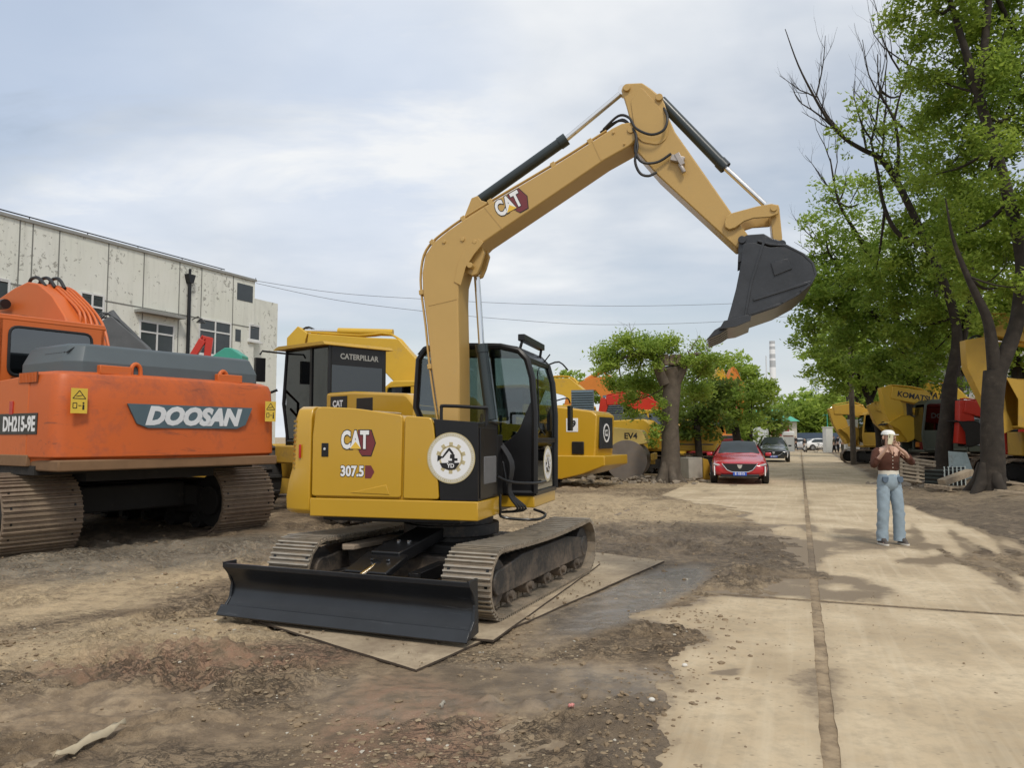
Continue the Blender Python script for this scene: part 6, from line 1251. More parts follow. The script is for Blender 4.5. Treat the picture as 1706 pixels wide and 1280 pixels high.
for pts, Ds, lab in (([(427, 468), (560, 488), (700, 498), (860, 506), (1040, 510), (1240, 505), (1420, 492)], (32.5, 44), 'upper overhead cable crossing the sky from the white building'), ([(427, 472), (560, 500), (700, 518), (830, 531), (1000, 541), (1220, 535), (1420, 516)], (32.5, 44), 'lower overhead cable sagging under the first one')):
    o = MB().tube([at(x, y, Ds[0]+(Ds[1]-Ds[0])*i/(len(pts)-1)) for i, (x, y) in enumerate(pts)], .010, 5, smooth=5).build('overhead_cable', WIRE); tag(o, lab, 'cable')
pw = at(1420, 700, 44); up_ = empty('utility_pole', (pw.x, pw.y, 0), 0, 'wooden pole hidden in the right hand crowns that carries the overhead cables', 'pole'); MB().cyl((0, 0, 0), (0, 0, 10.2), .16, .11, 14).build('pole', BARK2, up_); MB().bar((-.8, 0, 9.3), (.8, 0, 9.3), .1, .12).build('crossarm', BARK2, up_)

# ---------------------------------------------------------------- far end of the lane
def place(px, D, z=0): p = at(px, 728, D); return (p.x, p.y, z)
g = empty('gate_house', place(1284, 100), RH-PI/2, 'small building with green hipped roof and maroon shutters at the far end', 'building')
MB().bx(-3.0, 3.2, -2, 2, 0, 3.6).build('wall', mat('cream_wall', (.62, .58, .50), .8), g); 
MB().add([(-3.6, -2.6, 3.55), (3.6, -2.6, 3.55), (3.6, 2.6, 3.55), (-3.6, 2.6, 3.55), (-1.8, -.2, 5.1), (1.0, -.2, 5.1), (1.0, .2, 5.1), (-1.8, .2, 5.1)], [(0, 1, 5, 4), (1, 2, 6, 5), (2, 3, 7, 6), (3, 0, 4, 7), (4, 5, 6, 7), (0, 3, 2, 1)]).build('roof', mat('green_tiles', (.09, .40, .28), .6, var=.15), g)
for k in range(5): MB().bx(-1.6+k*.85, -1.1+k*.85, -2.03, -1.98, 1.7, 3.3).build('shutter', mat('maroon', (.26, .03, .03), .6), g)
c = empty('container', place(1260, 68), RH-PI/2, 'white ribbed site container behind the dark car', 'container'); mb = MB(); mb.bx(-.85, .85, 0, 5, .15, 2.45)
for k in range(9): mb.bx(-.82+k*.19, -.76+k*.19, -.03, 0, .25, 2.35)
mb.build('shell', mat('container_white', (.62, .66, .66), .5, var=.08), c, bevel=.02); MB().bx(-.03, .03, -.06, 0, .3, 2.3).build('door_bar', GREYP, c)
tag(MB().bx(0, 3.0, 0, .25, 0, 1.6).build('low_wall', mat('white_render', (.72, .72, .70), .8), loc=place(1276, 84), rz=-.1), 'low white wall between the container and the maroon gate', 'wall')
gt = empty('gate', place(1313, 88), 0, 'maroon metal gate under a white lintel at the end of the lane', 'gate'); MB().bx(-.55, .55, -.05, .05, 0, 1.7).build('gate_leaf', mat('maroon', (.26, .03, .03)), gt); MB().bx(-.7, .7, -.2, .2, 1.7, 2.2).build('lintel', MATS['white_render'], gt, bevel=.1)
p_ = at(1408, 728, 62); tag(MB().bx(0, 3.2, 0, .25, 0, 3.0).build('yard_wall', MATS['white_render'], loc=(p_.x, p_.y, 0), rz=.05), 'tall white wall behind the folded arms beyond the gate pillar', 'wall')
pr = empty('gate_pillar', place(1379, 78), .1, 'square white gate pillar with a lamp pole at the end of the lane', 'pillar'); MB().bx(-.36, .36, -.36, .36, 0, 2.5).build('shaft', MATS['white_render'], pr, bevel=.03); MB().bx(-.42, .42, -.42, .42, 2.5, 2.6).build('cap', MATS['white_render'], pr)
mb = MB(); mb.cyl((0, 0, 2.6), (0, 0, 3.9), .05, n=8); mb.tube([(0, 0, 3.7), (-.3, 0, 3.85), (-.5, 0, 3.7)], .03, 6); mb.build('lamp_pole', TEAL, pr)
o = MB().bx(-6, 6, -.1, .1, 0, 2.1).build('sheet_fence', mat('blue_grey_sheet', (.05, .08, .13), .6), loc=place(1372, 98), rz=0); tag(o, 'dark blue sheet fence in the shade behind the white cars', 'fence')
o = MB().bx(0, 3.6, -.1, .1, 0, 2.6).build('shed_wall', mat('dark_shed', (.05, .045, .04), .8, var=.3), loc=place(1150, 58), rz=.0); tag(o, 'dark open shed wall behind the row of machines and the red car', 'wall')
gb = empty('grey_building', place(1700, 52), rad(-8), 'pale grey building behind scaffolding at the right edge', 'building'); MB().bx(-4.5, 12, 0, 10, 0, 9.5).build('wall', mat('pale_concrete', (.46, .46, .44), .85, var=.15, vscale=.6), gb)
for k in range(5):
    for j in range(2): w_ = MB().bx(-3.5+k*3, -2.2+k*3, -.03, .02, 1.5+3.4*j, 3.2+3.4*j).build('window', WDK, gb)
for k in range(8): MB().cyl((-3.6+k*2, -1.0, 0), (-3.6+k*2, -1.0, 9.5), .05, n=8).build('scaffold_pole', BLK, gb)
for z in (2.2, 4.2, 6.2, 8.2): MB().bx(-4, 11, -1.2, -.8, z, z+.06).build('scaffold_board', mat('plank', (.42, .33, .22), .8, var=.3), gb)

# ---------------------------------------------------------------- cars
def car(label, loc, yaw, paint, name='parked_car', tall=0.0, detail=True, group=None):
    r = empty(name, loc, yaw, label, 'car', group); h = tall
    # station: x, half width, z bottom, z belt, z top, half width top
    S = [(-2.42, .66, .42, .78, .86+h*.5, .58), (-2.34, .84, .30, .86, .98+h*.6, .70), (-1.9, .92, .24, .90, 1.08+h*.8, .70), (-1.2, .935, .22, .92, 1.34+h, .62), (-.5, .94, .22, .93, 1.43+h, .62), (.1, .94, .22, .92, 1.42+h, .62), (.55, .94, .22, .91, 1.26+h*.9, .66), (1.0, .935, .22, .90, .99+h*.5, .74), (1.5, .93, .22, .86, .93+h*.4, .72), (2.0, .91, .24, .78, .84+h*.3, .68), (2.32, .84, .28, .68, .74+h*.3, .64), (2.44, .70, .34, .60, .64+h*.2, .52)]
    vs, fs = [], []
    for x, w_, zb, zm, zt, wt in S:
        half = [(0, zb), (w_*.86, zb), (w_*.985, zb+.14), (w_, (zb+zm)/2), (w_*.975, zm), (wt, zt-.035), (wt*.72, zt), (0, zt+.012)]
        vs += [(x, y, z) for y, z in half]+[(x, -y, z) for y, z in half[-2:0:-1]]
    n = 14
    for j in range(len(S)-1): fs += [(j*n+k, j*n+(k+1) % n, (j+1)*n+(k+1) % n, (j+1)*n+k) for k in range(n)]
    fs += [tuple(range(n)), tuple(range(len(S)*n-1, (len(S)-1)*n-1, -1))]
    b = MB().add(vs, fs).build('body', paint, r, sharp=60); sb = b.modifiers.new('subdivision', 'SUBSURF'); sb.levels = sb.render_levels = 2
    CG_ = glass('car_glass', (.10, .12, .13), .10)
    def pane(nm, q, e=.0):
        n_ = (Vector(q[1])-Vector(q[0])).cross(Vector(q[2])-Vector(q[0])).normalized()*.012; MB().add([tuple(Vector(p)) for p in q]+[tuple(Vector(p)-n_) for p in q], [tuple(range(len(q))), tuple(range(2*len(q)-1, len(q)-1, -1))]+[(k, len(q)+k, len(q)+(k+1) % len(q), (k+1) % len(q)) for k in range(len(q))]).build(nm, mat('car_window', (.035, .045, .05), .06, var=.1), r)
    zz_ = h
    pane('windscreen', [(.98, .70, 1.015+h*.45), (1.02, 0, 1.04+h*.45), (.98, -.70, 1.015+h*.45), (.20, -.57, 1.415+h), (.22, 0, 1.445+h), (.20, .57, 1.415+h)])
    pane('rear_window', [(-1.92, .6, 1.09+h*.8), (-1.25, .52, 1.345+h), (-1.25, -.52, 1.345+h), (-1.92, -.6, 1.09+h*.8)])
    for s in (-1, 1): pane('side_window', [(.80, s*.865, .97+h*.3), (.15, s*.70, 1.335+h), (-1.1, s*.70, 1.31+h), (-1.55, s*.83, 1.06+h*.6), (-1.4, s*.895, .965+h*.3)][::s])
    for x in (-1.45, 1.48):
        for s in (-1, 1):
            t = empty('wheel', (x, s*.85, .335)); t.parent = r; MB().cyl((0, -.115, 0), (0, .115, 0), .335, n=28).build('tyre', RUB, t, bevel=.03)
            rm = MB(); rm.cyl((0, s*.10, 0), (0, s*.122, 0), .06, n=10); 
            for k in range(8): a = 2*PI*k/8; rm.bar((0, s*.118, 0), (math.cos(a)*.23, s*.118, math.sin(a)*.23), .05, .02, up=(0, 1, 0))
            rm.build('rim', mat('alloy', (.45, .45, .46), .3, metal=.8), t)
            MB().cyl((x, s*.80, .345), (x, s*.93, .345), .385, n=28).build('wheel_arch', BVI, r)
    for s in (-1, 1):
        mb = MB(); mb.obox((.82, s*1.0, .985+h*.35), (.12, .20, .12)); mb.build('wing_mirror', paint, r, bevel=.03)
    if detail:
        MB().prism([(-.56, .70), (.56, .70), (.40, .50), (.25, .44), (-.25, .44), (-.40, .50)], 2.40, 2.465, 'yz').build('grille', BVI, r, bevel=.01)
        mb = MB(); mb.tube([(2.47, -.58, .71), (2.475, -.41, .49), (2.475, -.26, .425), (2.475, .26, .425), (2.475, .41, .49), (2.47, .58, .71)], .012, 6); mb.build('chrome_trim', CHR, r)
        MB().prism([(-.085, .66), (.085, .66), (.05, .56), (0, .53), (-.05, .56)], 2.46, 2.482, 'yz').build('crest', CHR, r)
        for s in (-1, 1):
            MB().prism([(s*.62, .66), (s*.84, .72), (s*.86, .66), (s*.64, .60)], 2.30, 2.37, 'yz').build('headlight', mat('lamp_glass', (.5, .5, .52), .1), r, bevel=.01)
            MB().prism([(s*.80, .62), (s*.84, .62), (s*.83, .30), (s*.80, .30)], 2.33, 2.40, 'yz').build('daytime_light', mat('lamp_white', (.85, .85, .85), .2), r)
        MB().bx(2.36, 2.44, -.62, .62, .25, .34).build('lower_intake', BVI, r, bevel=.01)
        MB().bx(2.47, 2.485, -.22, .22, .30, .43).build('number_plate', mat('plate_blue', (.03, .10, .52), .4), r, bevel=.003)
        text_obj('lettering', 'E·1B15', .115, WHT, r, frame((2.488, 0, .365), (0, 1, 0), (0, 0, 1)), bold=.002, ext=.001)
    return r
CRED = mat('metallic_red', (.46, .008, .022), .22, var=.04, coat=.8); CBLK = mat('metallic_black', (.022, .026, .030), .2, var=.05, coat=.8); CWHT = mat('car_white', (.74, .74, .74), .25, var=.02, coat=.5)
rc = at(1231, 806, 28.2); car('shiny red sedan facing the camera, parked on the left half of the lane', (rc.x, rc.y, .0), RH+PI+rad(5), CRED)
rc = at(1289, 770, 50.5); car('black sedan parked behind the red one', (rc.x, rc.y, .0), RH+PI+rad(2), CBLK, tall=.12)
for px, D, lab in ((1333, 93, 'white car parked crosswise at the end of the lane behind the walking pair'), (1366, 90, 'white car parked crosswise behind the bicycle near the gate pillar')):
    p = at(px, 728, D); car(lab, (p.x, p.y, 0), rad(8), CWHT, detail=False)

# ---------------------------------------------------------------- people
SKIN = mat('skin', (.60, .38, .28), .5, var=.06); HAIR = mat('dark_hair', (.025, .017, .013), .55, var=.3, bump=.4)
def skinmesh(name, chains, m, parent, sub=1):
    """chains: list of [(point, radius)...]; equal points are shared, the first point of the first chain is the root"""
    bm = bmesh.new(); lay = bm.verts.layers.skin.verify(); reg = {}
    for c in chains:
        prev = None
        for p, r in c:
            key = tuple(round(q, 4) for q in p)
            if key not in reg:
                v = bm.verts.new(p); v[lay].radius = (r, r) if not isinstance(r, tuple) else r; v[lay].use_root = len(reg) == 0; reg[key] = v
            v = reg[key]
            if prev is not None and prev is not v and bm.edges.get((prev, v)) is None: bm.edges.new((prev, v))
            prev = v
    me = bpy.data.meshes.new(name); bm.to_mesh(me); bm.free(); me.materials.append(m); o = bpy.data.objects.new(name, me); col_link(o); o.parent = parent
    s = o.modifiers.new('skin', 'SKIN'); s.use_smooth_shade = True; sb = o.modifiers.new('subdivision', 'SUBSURF'); sb.levels = sb.render_levels = sub; return o
def hand(wrist, d, side, up):
    """palm and five bent fingers of different lengths; d points along the hand, side across it towards the thumb"""
    W, d, s, u = Vector(wrist), Vector(d).normalized(), Vector(side).normalized(), Vector(up).normalized()
    palm = W+d*.055; ch = [[(tuple(W), .020), (tuple(palm), (.026))]]
    for k, (off, ln) in enumerate(((.026, .062), (.009, .070), (-.009, .066), (-.026, .052))):
        b = palm+s*off+d*.030; m = b+d*ln*.5+u*.008; e = m+d*ln*.32+u*.026; ch.append([(tuple(palm), .026), (tuple(b), .010), (tuple(m), .0085), (tuple(e), .0075)])
    b = W+d*.03+s*.032; ch.append([(tuple(palm), .026), (tuple(b), .012), (tuple(b+d*.030+s*.018), .010), (tuple(b+d*.055+s*.014+u*.012), .0085)])
    return ch
x_ = 5.63; pe = empty('person', (x_, 11.54, 0.0), rad(2), 'woman in white cap, brown cardigan and pale jeans holding a phone up to her face', 'person')
wl_, wr_ = (-.150, -.27, 1.455), (.005, -.30, 1.435)
body = [[((0, .01, .94), .095), ((0, .01, 1.08), .100), ((0, 0, 1.28), .13), ((0, .0, 1.40), .085), ((0, -.01, 1.465), .050), ((0, -.03, 1.53), .068), ((0, -.035, 1.60), .084), ((0, -.02, 1.665), .060)]]
for s, kn, an in ((-1, -.115, -.125), (1, .125, .14)):
    body.append([((0, .01, .94), .095), ((s*.085, .01, .84), .065), ((kn, -.015, .48), .055), ((an, .02, .10), .036), ((an+s*.02, -.06, .035), .032), ((an+s*.035, -.13, .03), .026)])
body.append([((0, .0, 1.40), .085), ((-.16, .0, 1.385), .055), ((-.255, -.07, 1.20), .036), ((-.20, -.20, 1.34), .028), (wl_, .022)])
body.append([((0, .0, 1.40), .085), ((.17, .0, 1.385), .055), ((.27, -.10, 1.235), .036), ((.13, -.24, 1.36), .028), (wr_, .022)])
body += [[(p, r) for p, r in c] for c in hand(wl_, (.1, -.1, 1), (1, -.3, 0), (.2, -1, 0))]
body += [[(p, r) for p, r in c] for c in hand(wr_, (-.75, -.12, .75), (.6, -.3, .6), (-.2, -1, 0))]
fix = {wl_: .020, wr_: .020}
bo_ = skinmesh('body', body, SKIN, pe)
def ell(name, c, r, m, par=pe, **k): return MB().sphere(c, r, 18, 12).build(name, m, par, sharp=80, **k)
for s in (-1, 1): ell('eye', (s*.031, -.112, 1.60), (.012, .008, .007), BVI); ell('ear', (s*.086, -.03, 1.585), (.014, .022, .030), SKIN)
MB().add([(-.012, -.115, 1.575), (.012, -.115, 1.575), (0, -.138, 1.572), (0, -.115, 1.612)], [(0, 1, 2), (0, 2, 3), (1, 3, 2), (0, 3, 1)]).build('nose', SKIN, pe); ell('mouth', (0, -.108, 1.545), (.024, .010, .007), mat('lips', (.42, .12, .11), .5))
skinmesh('hair', [[((0, .01, 1.62), .090), ((0, .045, 1.53), .082), ((0.02, .06, 1.44), .060), ((.03, .06, 1.36), .035)], [((0, .01, 1.62), .090), ((.070, -.01, 1.55), .035), ((.085, .0, 1.47), .028)], [((0, .01, 1.62), .090), ((-.070, -.01, 1.55), .030), ((-.08, .01, 1.48), .022)]], HAIR, pe)
CAPM = mat('cap_white', (.78, .78, .74), .8, var=.04); mb = MB(); vs, fs = [], []
for j in range(7):
    a = PI/2*j/6
    for k in range(24): t = 2*PI*k/24; vs.append((math.cos(t)*.094*math.cos(a)**.7, -.012+math.sin(t)*.108*math.cos(a)**.7, 1.63+.072*math.sin(a)))
for j in range(6): fs += [(j*24+k, j*24+(k+1) % 24, (j+1)*24+(k+1) % 24, (j+1)*24+k) for k in range(24)]
mb.add(vs, fs); mb.prism(rounded([(-.085, -.09), (-.075, -.19), (0, -.215), (.075, -.19), (.085, -.09)], .03), 1.624, 1.633, 'xy'); mb.build('cap', CAPM, pe, bevel=.003, sharp=60)
CARD = mat('brown_knit', (.095, .034, .020), .9, var=.15, bump=.6, bscale=120)
def loft(rings, mb=None, n=28):
    mb = mb or MB(); vs = []
    for cx_, cy_, z, rx, ry in rings: vs += [(cx_+rx*math.cos(2*PI*k/n), cy_+ry*math.sin(2*PI*k/n), z) for k in range(n)]
    m_ = len(rings); return mb.add(vs, [(j*n+k, j*n+(k+1) % n, (j+1)*n+(k+1) % n, (j+1)*n+k) for j in range(m_-1) for k in range(n)]+[tuple(range(n)), tuple(range(m_*n-1, (m_-1)*n-1, -1))])
mb = loft([(0, .01, 1.10, .150, .115), (.004, .01, 1.13, .160, .122), (-.003, .005, 1.20, .156, .118), (0, .01, 1.29, .168, .122), (0, .012, 1.355, .172, .112), (0, .015, 1.40, .140, .09), (0, .015, 1.44, .072, .064)])
mb.tube([(-.135, .01, 1.375), (-.19, -.005, 1.36), (-.262, -.072, 1.20), (-.262, -.10, 1.205), (-.235, -.15, 1.28)], [.062, .060, .052, .052, .046], 14, smooth=5)
mb.tube([(.135, .01, 1.375), (.20, -.005, 1.36), (.280, -.10, 1.235), (.270, -.125, 1.245), (.205, -.185, 1.30)], [.062, .060, .052, .052, .046], 14, smooth=5)
mb.v = [(x+.005*math.sin(z*62+y*40), y+.006*math.sin(z*48+x*55), z+.004*math.sin(x*60)) for x, y, z in mb.v]
mb.build('cardigan', CARD, pe, sharp=75)
loft([(0, .008, 1.03, .148, .114), (0, .008, 1.07, .147, .112), (0, .01, 1.14, .148, .110)]).build('shirt', mat('cream_shirt', (.70, .66, .56), .8), pe, sharp=70)
MB().prism([(-.035, 1.445), (.035, 1.445), (0, 1.33)], -.118, -.07, 'xz').build('neckline', SKIN, pe)
for k in range(4): ell('button', (.003, -.113-.004*(k < 2), 1.30-.052*k), (.008, .005, .008), mat('cream_shirt', (.7, .66, .56)))
JEAN = mat('pale_denim', (.30, .38, .44), .85, var=.22, vscale=7, bump=.5, bscale=90)
mb = loft([(0, .008, .80, .07, .06), (0, .008, .835, .135, .095), (0, .008, .875, .168, .112), (0, .008, .93, .174, .124), (0, .006, 1.0, .158, .120), (0, .006, 1.045, .147, .114)])
for lg in ([(-.086, .008, .94), (-.088, .004, .86), (-.096, .0, .74), (-.110, -.012, .50), (-.118, .012, .25), (-.124, .015, .06)], [(.086, .008, .94), (.088, .004, .86), (.098, .0, .74), (.118, -.014, .50), (.130, .008, .25), (.138, .012, .06)]):
    mb.tube(lg, [.080, .090, .092, .082, .080, .086], 20, smooth=6)
rj = np.random.default_rng(5)
mb.v = [(x*(1+.035*math.sin(z*46+x*30)*(z < .55))+.004*math.sin(z*90+y*50), y*(1+.05*math.sin(z*38+x*50))+.004*math.sin(z*70+x*60), z) for x, y, z in mb.v]
mb.build('jeans', JEAN, pe, sharp=75)
for s in (-1, 1): MB().prism(rounded([(s*.065, 1.01), (s*.150, 1.01), (s*.155, .94), (s*.12, .915), (s*.075, .935)], .02), -.119, -.08, 'xz').build('pocket', mat('dark_denim', (.10, .14, .19), .85), pe, bevel=.004)
mb = MB(); mb.cyl((0, 0, 1.022), (0, 0, 1.050), .150, n=28); 
for s, ax in ((-1, -.130), (1, .150)):
    sh = MB(); vs, fs = [], []; o_ = [(ax+s*.012+xx, yy) for xx, yy in ((-.042, .075), (.042, .075), (.050, -.05), (.045, -.13), (.018, -.175), (-.018, -.175), (-.045, -.13), (-.048, -.05))]
    sh.prism(rounded(o_, .02), .0, .028, 'xy', 0); q = [((x-ax)*.86+ax, y*.94, ) for x, y in rounded(o_, .02)]; n = len(q); top = [(x, y, .075 if y < -.08 else .115) for x, y in [((x-ax-s*.012)*.7+ax+s*.012, y*.82) for x, y in q]]
    b = len(sh.v); sh.add([(x, y, .028) for x, y in q]+top, [(k, (k+1) % n, n+(k+1) % n, n+k) for k in range(n)]+[tuple(range(n, 2*n))], 1); sh.build('shoe', [mat('sole_cream', (.62, .58, .50), .7), mat('shoe_dark', (.10, .085, .075), .7, var=.5, vscale=30)], pe, bevel=.006)
ph = MB(); ph.bx(-.038, .038, -.005, .005, -.078, .078); po = ph.build('phone', mat('phone_case', (.74, .70, .50), .35), bevel=.004); po.location = (x_-.118, 11.54-.325, 1.565); po.rotation_euler = (rad(6), rad(4), rad(2)); tag(po, 'pale cased phone held up in front of the woman\'s face', 'phone')
LNS = MB(); LNS.cyl((-.02, -.009, .055), (-.02, -.004, .055), .009, n=12); LNS.cyl((-.02, -.009, .030), (-.02, -.004, .030), .009, n=12); LNS.build('lens', BVI, po)
def far_person(label, loc, yaw, top, trouser, stride=.14, h=1.68, group='people at the far end of the lane'):
    r = empty('person', loc, yaw, label, 'person', group); k = h/1.68
    def S(c): return [[(tuple(q*k for q in p), (rr*k if not isinstance(rr, tuple) else tuple(q*k for q in rr))) for p, rr in ch_] for ch_ in c]
    L = [[((0, 0, .95), .13), ((s*.09, 0, .86), .09), ((s*.10, -s*stride*.6, .50), .058), ((s*.10, -s*stride, .10), .042), ((s*.11, -s*stride-.10, .04), .036)] for s in (-1, 1)]
    A = [[((0, 0, 1.40), .10), ((s*.19, 0, 1.38), .06), ((s*.24, s*stride*.6, 1.12), .045), ((s*.22, s*stride*1.1-.06, .88), .035), ((s*.215, s*stride*1.2-.09, .80), .026)] for s in (-1, 1)]
    skinmesh('body', S([[((0, 0, .95), .13), ((0, 0, 1.2), .125), ((0, 0, 1.40), .10), ((0, 0, 1.49), .05), ((0, -.01, 1.56), .085), ((0, 0, 1.64), .07)]]+L+A), SKIN, r)
    skinmesh('trousers', S([[((0, 0, 1.0), (.15, .12)), ((0, 0, .93), (.16, .13))]+[(p, rr*1.25) for p, rr in L[0][1:4]], [((0, 0, .93), (.16, .13))]+[(p, rr*1.25) for p, rr in L[1][1:4]]]), trouser, r)
    skinmesh('jacket', S([[((0, 0, .98), (.17, .13)), ((0, 0, 1.2), (.17, .13)), ((0, 0, 1.38), (.15, .11)), ((0, 0, 1.45), .07)]]+[[((0, 0, 1.38), (.15, .11))]+[(p, rr*1.3) for p, rr in a[1:4]] for a in A]), top, r)
    skinmesh('hair', S([[((0, .02, 1.64), .085), ((0, .04, 1.57), .07)]]), HAIR, r); return r
DKT = mat('dark_cloth', (.02, .02, .024), .85); WTT = mat('white_cloth', (.70, .70, .70), .85); GRT = mat('olive_cloth', (.12, .11, .08), .85)
for px, D, t1, t2, yw, lab in ((1317, 86, WTT, DKT, 0, 'walking person in white top and dark trousers, left of a walking pair'), (1325, 85, DKT, DKT, .2, 'walking person in black coat, right of a walking pair'),
                               (1389, 74, GRT, DKT, 1.2, 'person in olive clothes standing right beside the white gate pillar'), (1396, 76, DKT, DKT, 2.2, 'person in black standing in the middle of the group by the pillar'), (1403, 73, WTT, GRT, -.8, 'person in pale top standing nearest the small ochre excavator')):
    p = at(px, 728, D); far_person(lab, (p.x, p.y, 0), yw, t1, t2)
def bicycle(label, loc, yaw, scooter=False):
    r = empty('scooter' if scooter else 'bicycle', loc, yaw, label, 'scooter' if scooter else 'bicycle'); fr = DKT if not scooter else CWHT
    for x in (-.52, .52):
        w_ = empty('wheel', (x, 0, .31)); w_.parent = r; mb = MB(); mb.tube([(math.cos(2*PI*k/18)*.29, 0, math.sin(2*PI*k/18)*.29) for k in range(19)], .022 if not scooter else .05, 6); mb.build('tyre', RUB, w_)
        mb = MB(); [mb.bar((0, 0, 0), (math.cos(a)*.28, 0, math.sin(a)*.28), .006, .006, up=(0, 1, 0)) for a in [k*PI/4 for k in range(8)]]; mb.build('rim', CHR, w_)
    mb = MB(); mb.tube([(-.52, 0, .31), (-.1, 0, .32), (.38, 0, .75), (.52, 0, .31)], .02, 6); mb.tube([(-.52, 0, .31), (-.18, 0, .78), (.38, 0, .75)], .018, 6); mb.tube([(-.1, 0, .32), (-.2, 0, .88)], .018, 6)
    if scooter: mb.prism([(-.6, .35), (-.55, .7), (-.1, .75), (0, .35), (.3, .3), (.45, .9), (.5, .9), (.4, .25), (-.1, .2)], -.12, .12, 'xz')
    mb.build('frame', fr, r); MB().obox((-.22, 0, .90), (.26, .14, .06)).build('saddle', BVI, r, bevel=.02); mb = MB(); mb.tube([(.36, -.28, 1.02), (.38, 0, .98), (.36, .28, 1.02)], .016, 6); mb.tube([(.38, 0, .98), (.38, 0, .75)], .016, 6); mb.build('handlebar', BVI, r); return r
p = at(1341, 728, 80); bicycle('scooter ridden towards the camera in the middle of the far lane', (p.x, p.y, 0), rad(-100), True)
fp = far_person('rider in dark clothes sitting on the scooter in the far lane', (p.x, p.y+.1, -.02), 0, DKT, DKT, .02, 1.45, None)
p = at(1366, 728, 79); bicycle('bicycle parked left of the white gate pillar', (p.x, p.y, 0), rad(15))

# ---------------------------------------------------------------- junk along the right verge and small things
WOOD = mat('grey_wood', (.36, .285, .20), .85, var=.4, vscale=8, bump=.4)
def pallet(label, loc, rot):
    r = empty('pallet', loc, 0, label, 'pallet', 'wooden pallets dumped by the trees'); r.rotation_euler = rot
    for k in range(7): MB().bx(-.55, .55, -.5+k*.16, -.42+k*.16, .10, .12).build('deck_slat', WOOD, r)
    for x in (-.5, 0, .5): MB().bx(x-.04, x+.04, -.5, .54, .02, .10).build('bearer', WOOD, r)
    for y in (-.5, 0, .44): MB().bx(-.55, .55, y, y+.09, 0, .02).build('bottom_slat', WOOD, r)
def gz(p): return float(terrain(np.array(p.x), np.array(p.y)))
p = at(1526, 728, 26); pallet('slatted pallet leaning against the rubbish, left of the black crate', (p.x, p.y, gz(p)+.40), (rad(48), rad(8), rad(-20)))
p = at(1585, 728, 22.5); pallet('flat pallet lying on the soil in front of the nearest tree', (p.x, p.y, gz(p)+.02), (rad(2), rad(4), rad(10)))
p = at(1540, 728, 29.5); pallet('pallet lying flat behind the leaning one, near the third trunk', (p.x, p.y, gz(p)+.25), (rad(4), 0, rad(30)))
p = at(1600, 728, 25); bo2 = empty('leaning_sheet', (p.x, p.y, gz(p)), rad(-12), 'scratched pale blue grey sheet panel leaning by the second tree', 'metal sheet'); mb = MB(); mb.prism([(-.36, .1), (.42, .0), (.24, .95), (-.30, 1.0)], -.02, .02, 'xz'); o = mb.build('sheet', mat('scratched_sheet', (.34, .42, .42), .5, var=.3, vscale=5, dirt=.4), bo2, bevel=.004); o.rotation_euler = (rad(-14), 0, 0)
MB().tube([(-.38, -.05, .15), (-.30, -.05, .5), (-.12, -.08, .1)], .02, 6, smooth=4).build('bent_bar', WIRE, bo2)
p = at(1572, 728, 24); cr = empty('crate', (p.x, p.y, gz(p)), rad(20), 'black lattice crate stacked with white strapping in front of the sheet panel', 'crate')
for k in range(5): MB().bx(-.45, .45, -.35, -.32, .05+k*.12, .11+k*.12).build('side_slat', BVI, cr); MB().bx(-.45, -.42, -.35, .35, .05+k*.12, .11+k*.12).build('side_slat', BVI, cr)
for k in range(6): MB().bx(-.45+k*.17, -.41+k*.17, -.36, -.34, .03, .62).build('upright', mat('pale_strap', (.45, .50, .48), .6), cr)
MB().bx(-.45, .45, -.3, .35, .02, .5).build('contents', mat('dark_contents', (.04, .05, .045), .8), cr)
for k, (px, D, ln, hz, yw, lab) in enumerate(((1590, 23, 1.2, .35, .35, 'thick pale beam lying across the black crate'), (1690, 21, 1.6, .06, -.5, 'long plank lying right of the nearest trunk'), (1545, 28, 1.3, .45, .1, 'grey plank lying between the third and second trunks'), (1690, 19, 1.0, .05, -.1, 'short plank at the right edge below the long one'))):
    p = at(px, 728, D); o = MB().obox((0, 0, 0), (ln, .16 if k else .26, .05 if k else .18)).build('plank', WOOD, bevel=.006); o.location = (p.x, p.y, gz(p)+hz); o.rotation_euler = (0, rad(6 if k else -14), yw); tag(o, lab, 'plank', 'planks dumped by the trees')
RUBM = mat('rubble', (.26, .215, .165), .95, var=.35, vscale=3, bump=.6, bscale=12)
def reg_rub(cx, cy, sx, sy):
    def f(rng, n): x = cx+rng.normal(0, sx, n); y = cy+rng.normal(0, sy, n); return np.stack([x, y, terrain(x, y)+.22*np.exp(-((x-cx)/sx)**2-((y-cy)/sy)**2)*rng.random(n)], -1)
    return f
p = at(1570, 728, 25.5); scatter('rubble_heap', 260, reg_rub(p.x, p.y, 1.3, 1.2), (.03, .20), RUBM, 31, .7, 'broken rubble and dirt heaped under the right hand trees', 'rubble')
p = at(1090, 728, 27.5); scatter('rubble_heap', 260, reg_rub(p.x, p.y, 1.3, .9), (.03, .20), RUBM, 32, .7, 'rubble heaped round the foot of the pollard tree', 'rubble')
p = at(1150, 728, 28.5); cbk = MB(); cbk.bx(-.36, .30, -.3, .3, 0, .72); cbk.bx(-.36, .30, -.3, .3, .73, .76); o = cbk.build('concrete_block', mat('block_concrete', (.42, .39, .33), .9, var=.2, bump=.4), bevel=.03, loc=(p.x, p.y, .08), rz=.5); tag(o, 'pale concrete block standing right of the pollard trunk', 'concrete block')
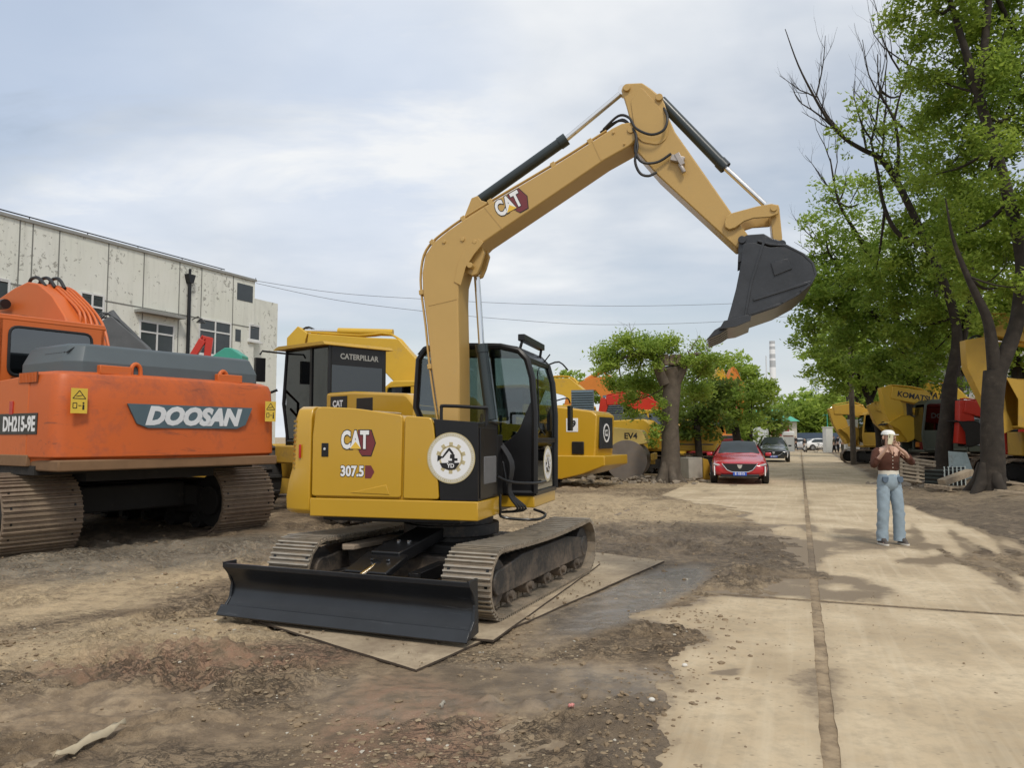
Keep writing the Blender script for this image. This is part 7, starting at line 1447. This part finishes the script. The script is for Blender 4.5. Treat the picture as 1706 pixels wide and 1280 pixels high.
p = at(1178, 728, 29); cn = empty('counterweight_frame', (p.x, p.y, 0), .3, 'ochre steel bracket on the ground between the block and the red car', 'bracket'); MB().prism([(-.3, 0), (.35, 0), (.35, .25), (.05, .35), (-.1, .75), (-.3, .8)], -.2, .2, 'xz').build('bracket_plate', YOC, cn, bevel=.02); MB().cyl((0, -.24, .2), (0, .24, .2), .07, n=14).build('pin', UNDER, cn)
# small litter near the camera
def litter(name, label, cat, px, py, ln, wd, yaw, m, seed, th=.004, amp=.02):
    rng = random.Random(seed); g = gd(px, py); n = 9; vs = []
    for i in range(n+1):
        for j in (-1, 0, 1):
            x = -ln/2+ln*i/n; w_ = wd*(.5+.5*rng.random()*.6)*(1-.5*abs(2*i/n-1)**3); vs.append((x+rng.uniform(-.3, .3)*ln/n, j*w_, amp*rng.random()+(amp*.6 if j == 0 else 0)))
    fs = [(i*3+j, i*3+j+1, (i+1)*3+j+1, (i+1)*3+j) for i in range(n) for j in (0, 1)]; o = MB().add(vs, fs).build(name, m, sharp=20)
    s = o.modifiers.new('solid', 'SOLIDIFY'); s.thickness = th; o.location = (g.x, g.y, float(terrain(np.array(g.x), np.array(g.y)))+.012); o.rotation_euler = (rad(rng.uniform(-6, 6)), 0, yaw); tag(o, label, cat)
litter('crumpled_strip', 'crumpled pale tan strip of wood or card lying at the lower left edge', 'scrap', 150, 1248, .46, .045, 1.35, mat('tan_scrap', (.50, .42, .29), .8, var=.2), 1, .006, .03)
litter('dry_leaf', 'single pale dry leaf on the mud below the steel plate corner', 'leaf', 737, 1188, .07, .010, 1.3, pale, 2)
litter('pink_scrap', 'tiny pink scrap on the mud left of the concrete edge', 'scrap', 952, 1206, .035, .016, .4, mat('pink_scrap', (.62, .25, .22), .6), 3)
for k, (px, py, lab) in enumerate(((1086, 1174, 'white pebble nearer the camera of a pair on the mud edge'), (1141, 1112, 'white pebble farther of a pair at the concrete edge'))):
    g = gd(px, py); o = MB().sphere((0, 0, .012), (.020, .016, .013), 12, 8).build('white_pebble', mat('white_pebble', (.66, .63, .57), .8)); o.location = (g.x, g.y, max(0.0, float(terrain(np.array(g.x), np.array(g.y))))); tag(o, lab, 'pebble')
import numpy as np
F=1280.;H=1.6;HZ=728.
p=np.arctan((HZ-640)/F); c,s=np.cos(p),np.sin(p)
def ray(px,py):
    a=(px-853)/F;b=(640-py)/F
    return np.array([a,c-b*s,s+b*c])
def proj(P):
    x,y,z=P; z=z-H
    d=y*c+z*s; v=-y*s+z*c
    return (853+F*x/d,640-F*v/d)
def onz(px,py,z=0):
    r=ray(px,py);t=(z-H)/r[2];return (r*t+np.array([0,0,H]))
def onY(px,py,Y):
    r=ray(px,py);t=Y/r[1];return r*t+np.array([0,0,H])
C=np.array([-.637,8.183]);A=np.radians(-15.8)
f=np.array([np.cos(A),np.sin(A)]);l=np.array([-f[1],f[0]])
def onv(px,py,v,C=C,f=f,l=l):
    r=ray(px,py); # (r*t - C).l = v
    t=(v+C@l)/(r[:2]@l); P=r*t+np.array([0,0,H]); return round(float((P[:2]-C)@f),3),round(float(P[2]),3)
def onu(px,py,u,C=C,f=f,l=l):
    r=ray(px,py)
    t=(u+C@f)/(r[:2]@f); P=r*t+np.array([0,0,H]); return round(float((P[:2]-C)@l),3),round(float(P[2]),3)
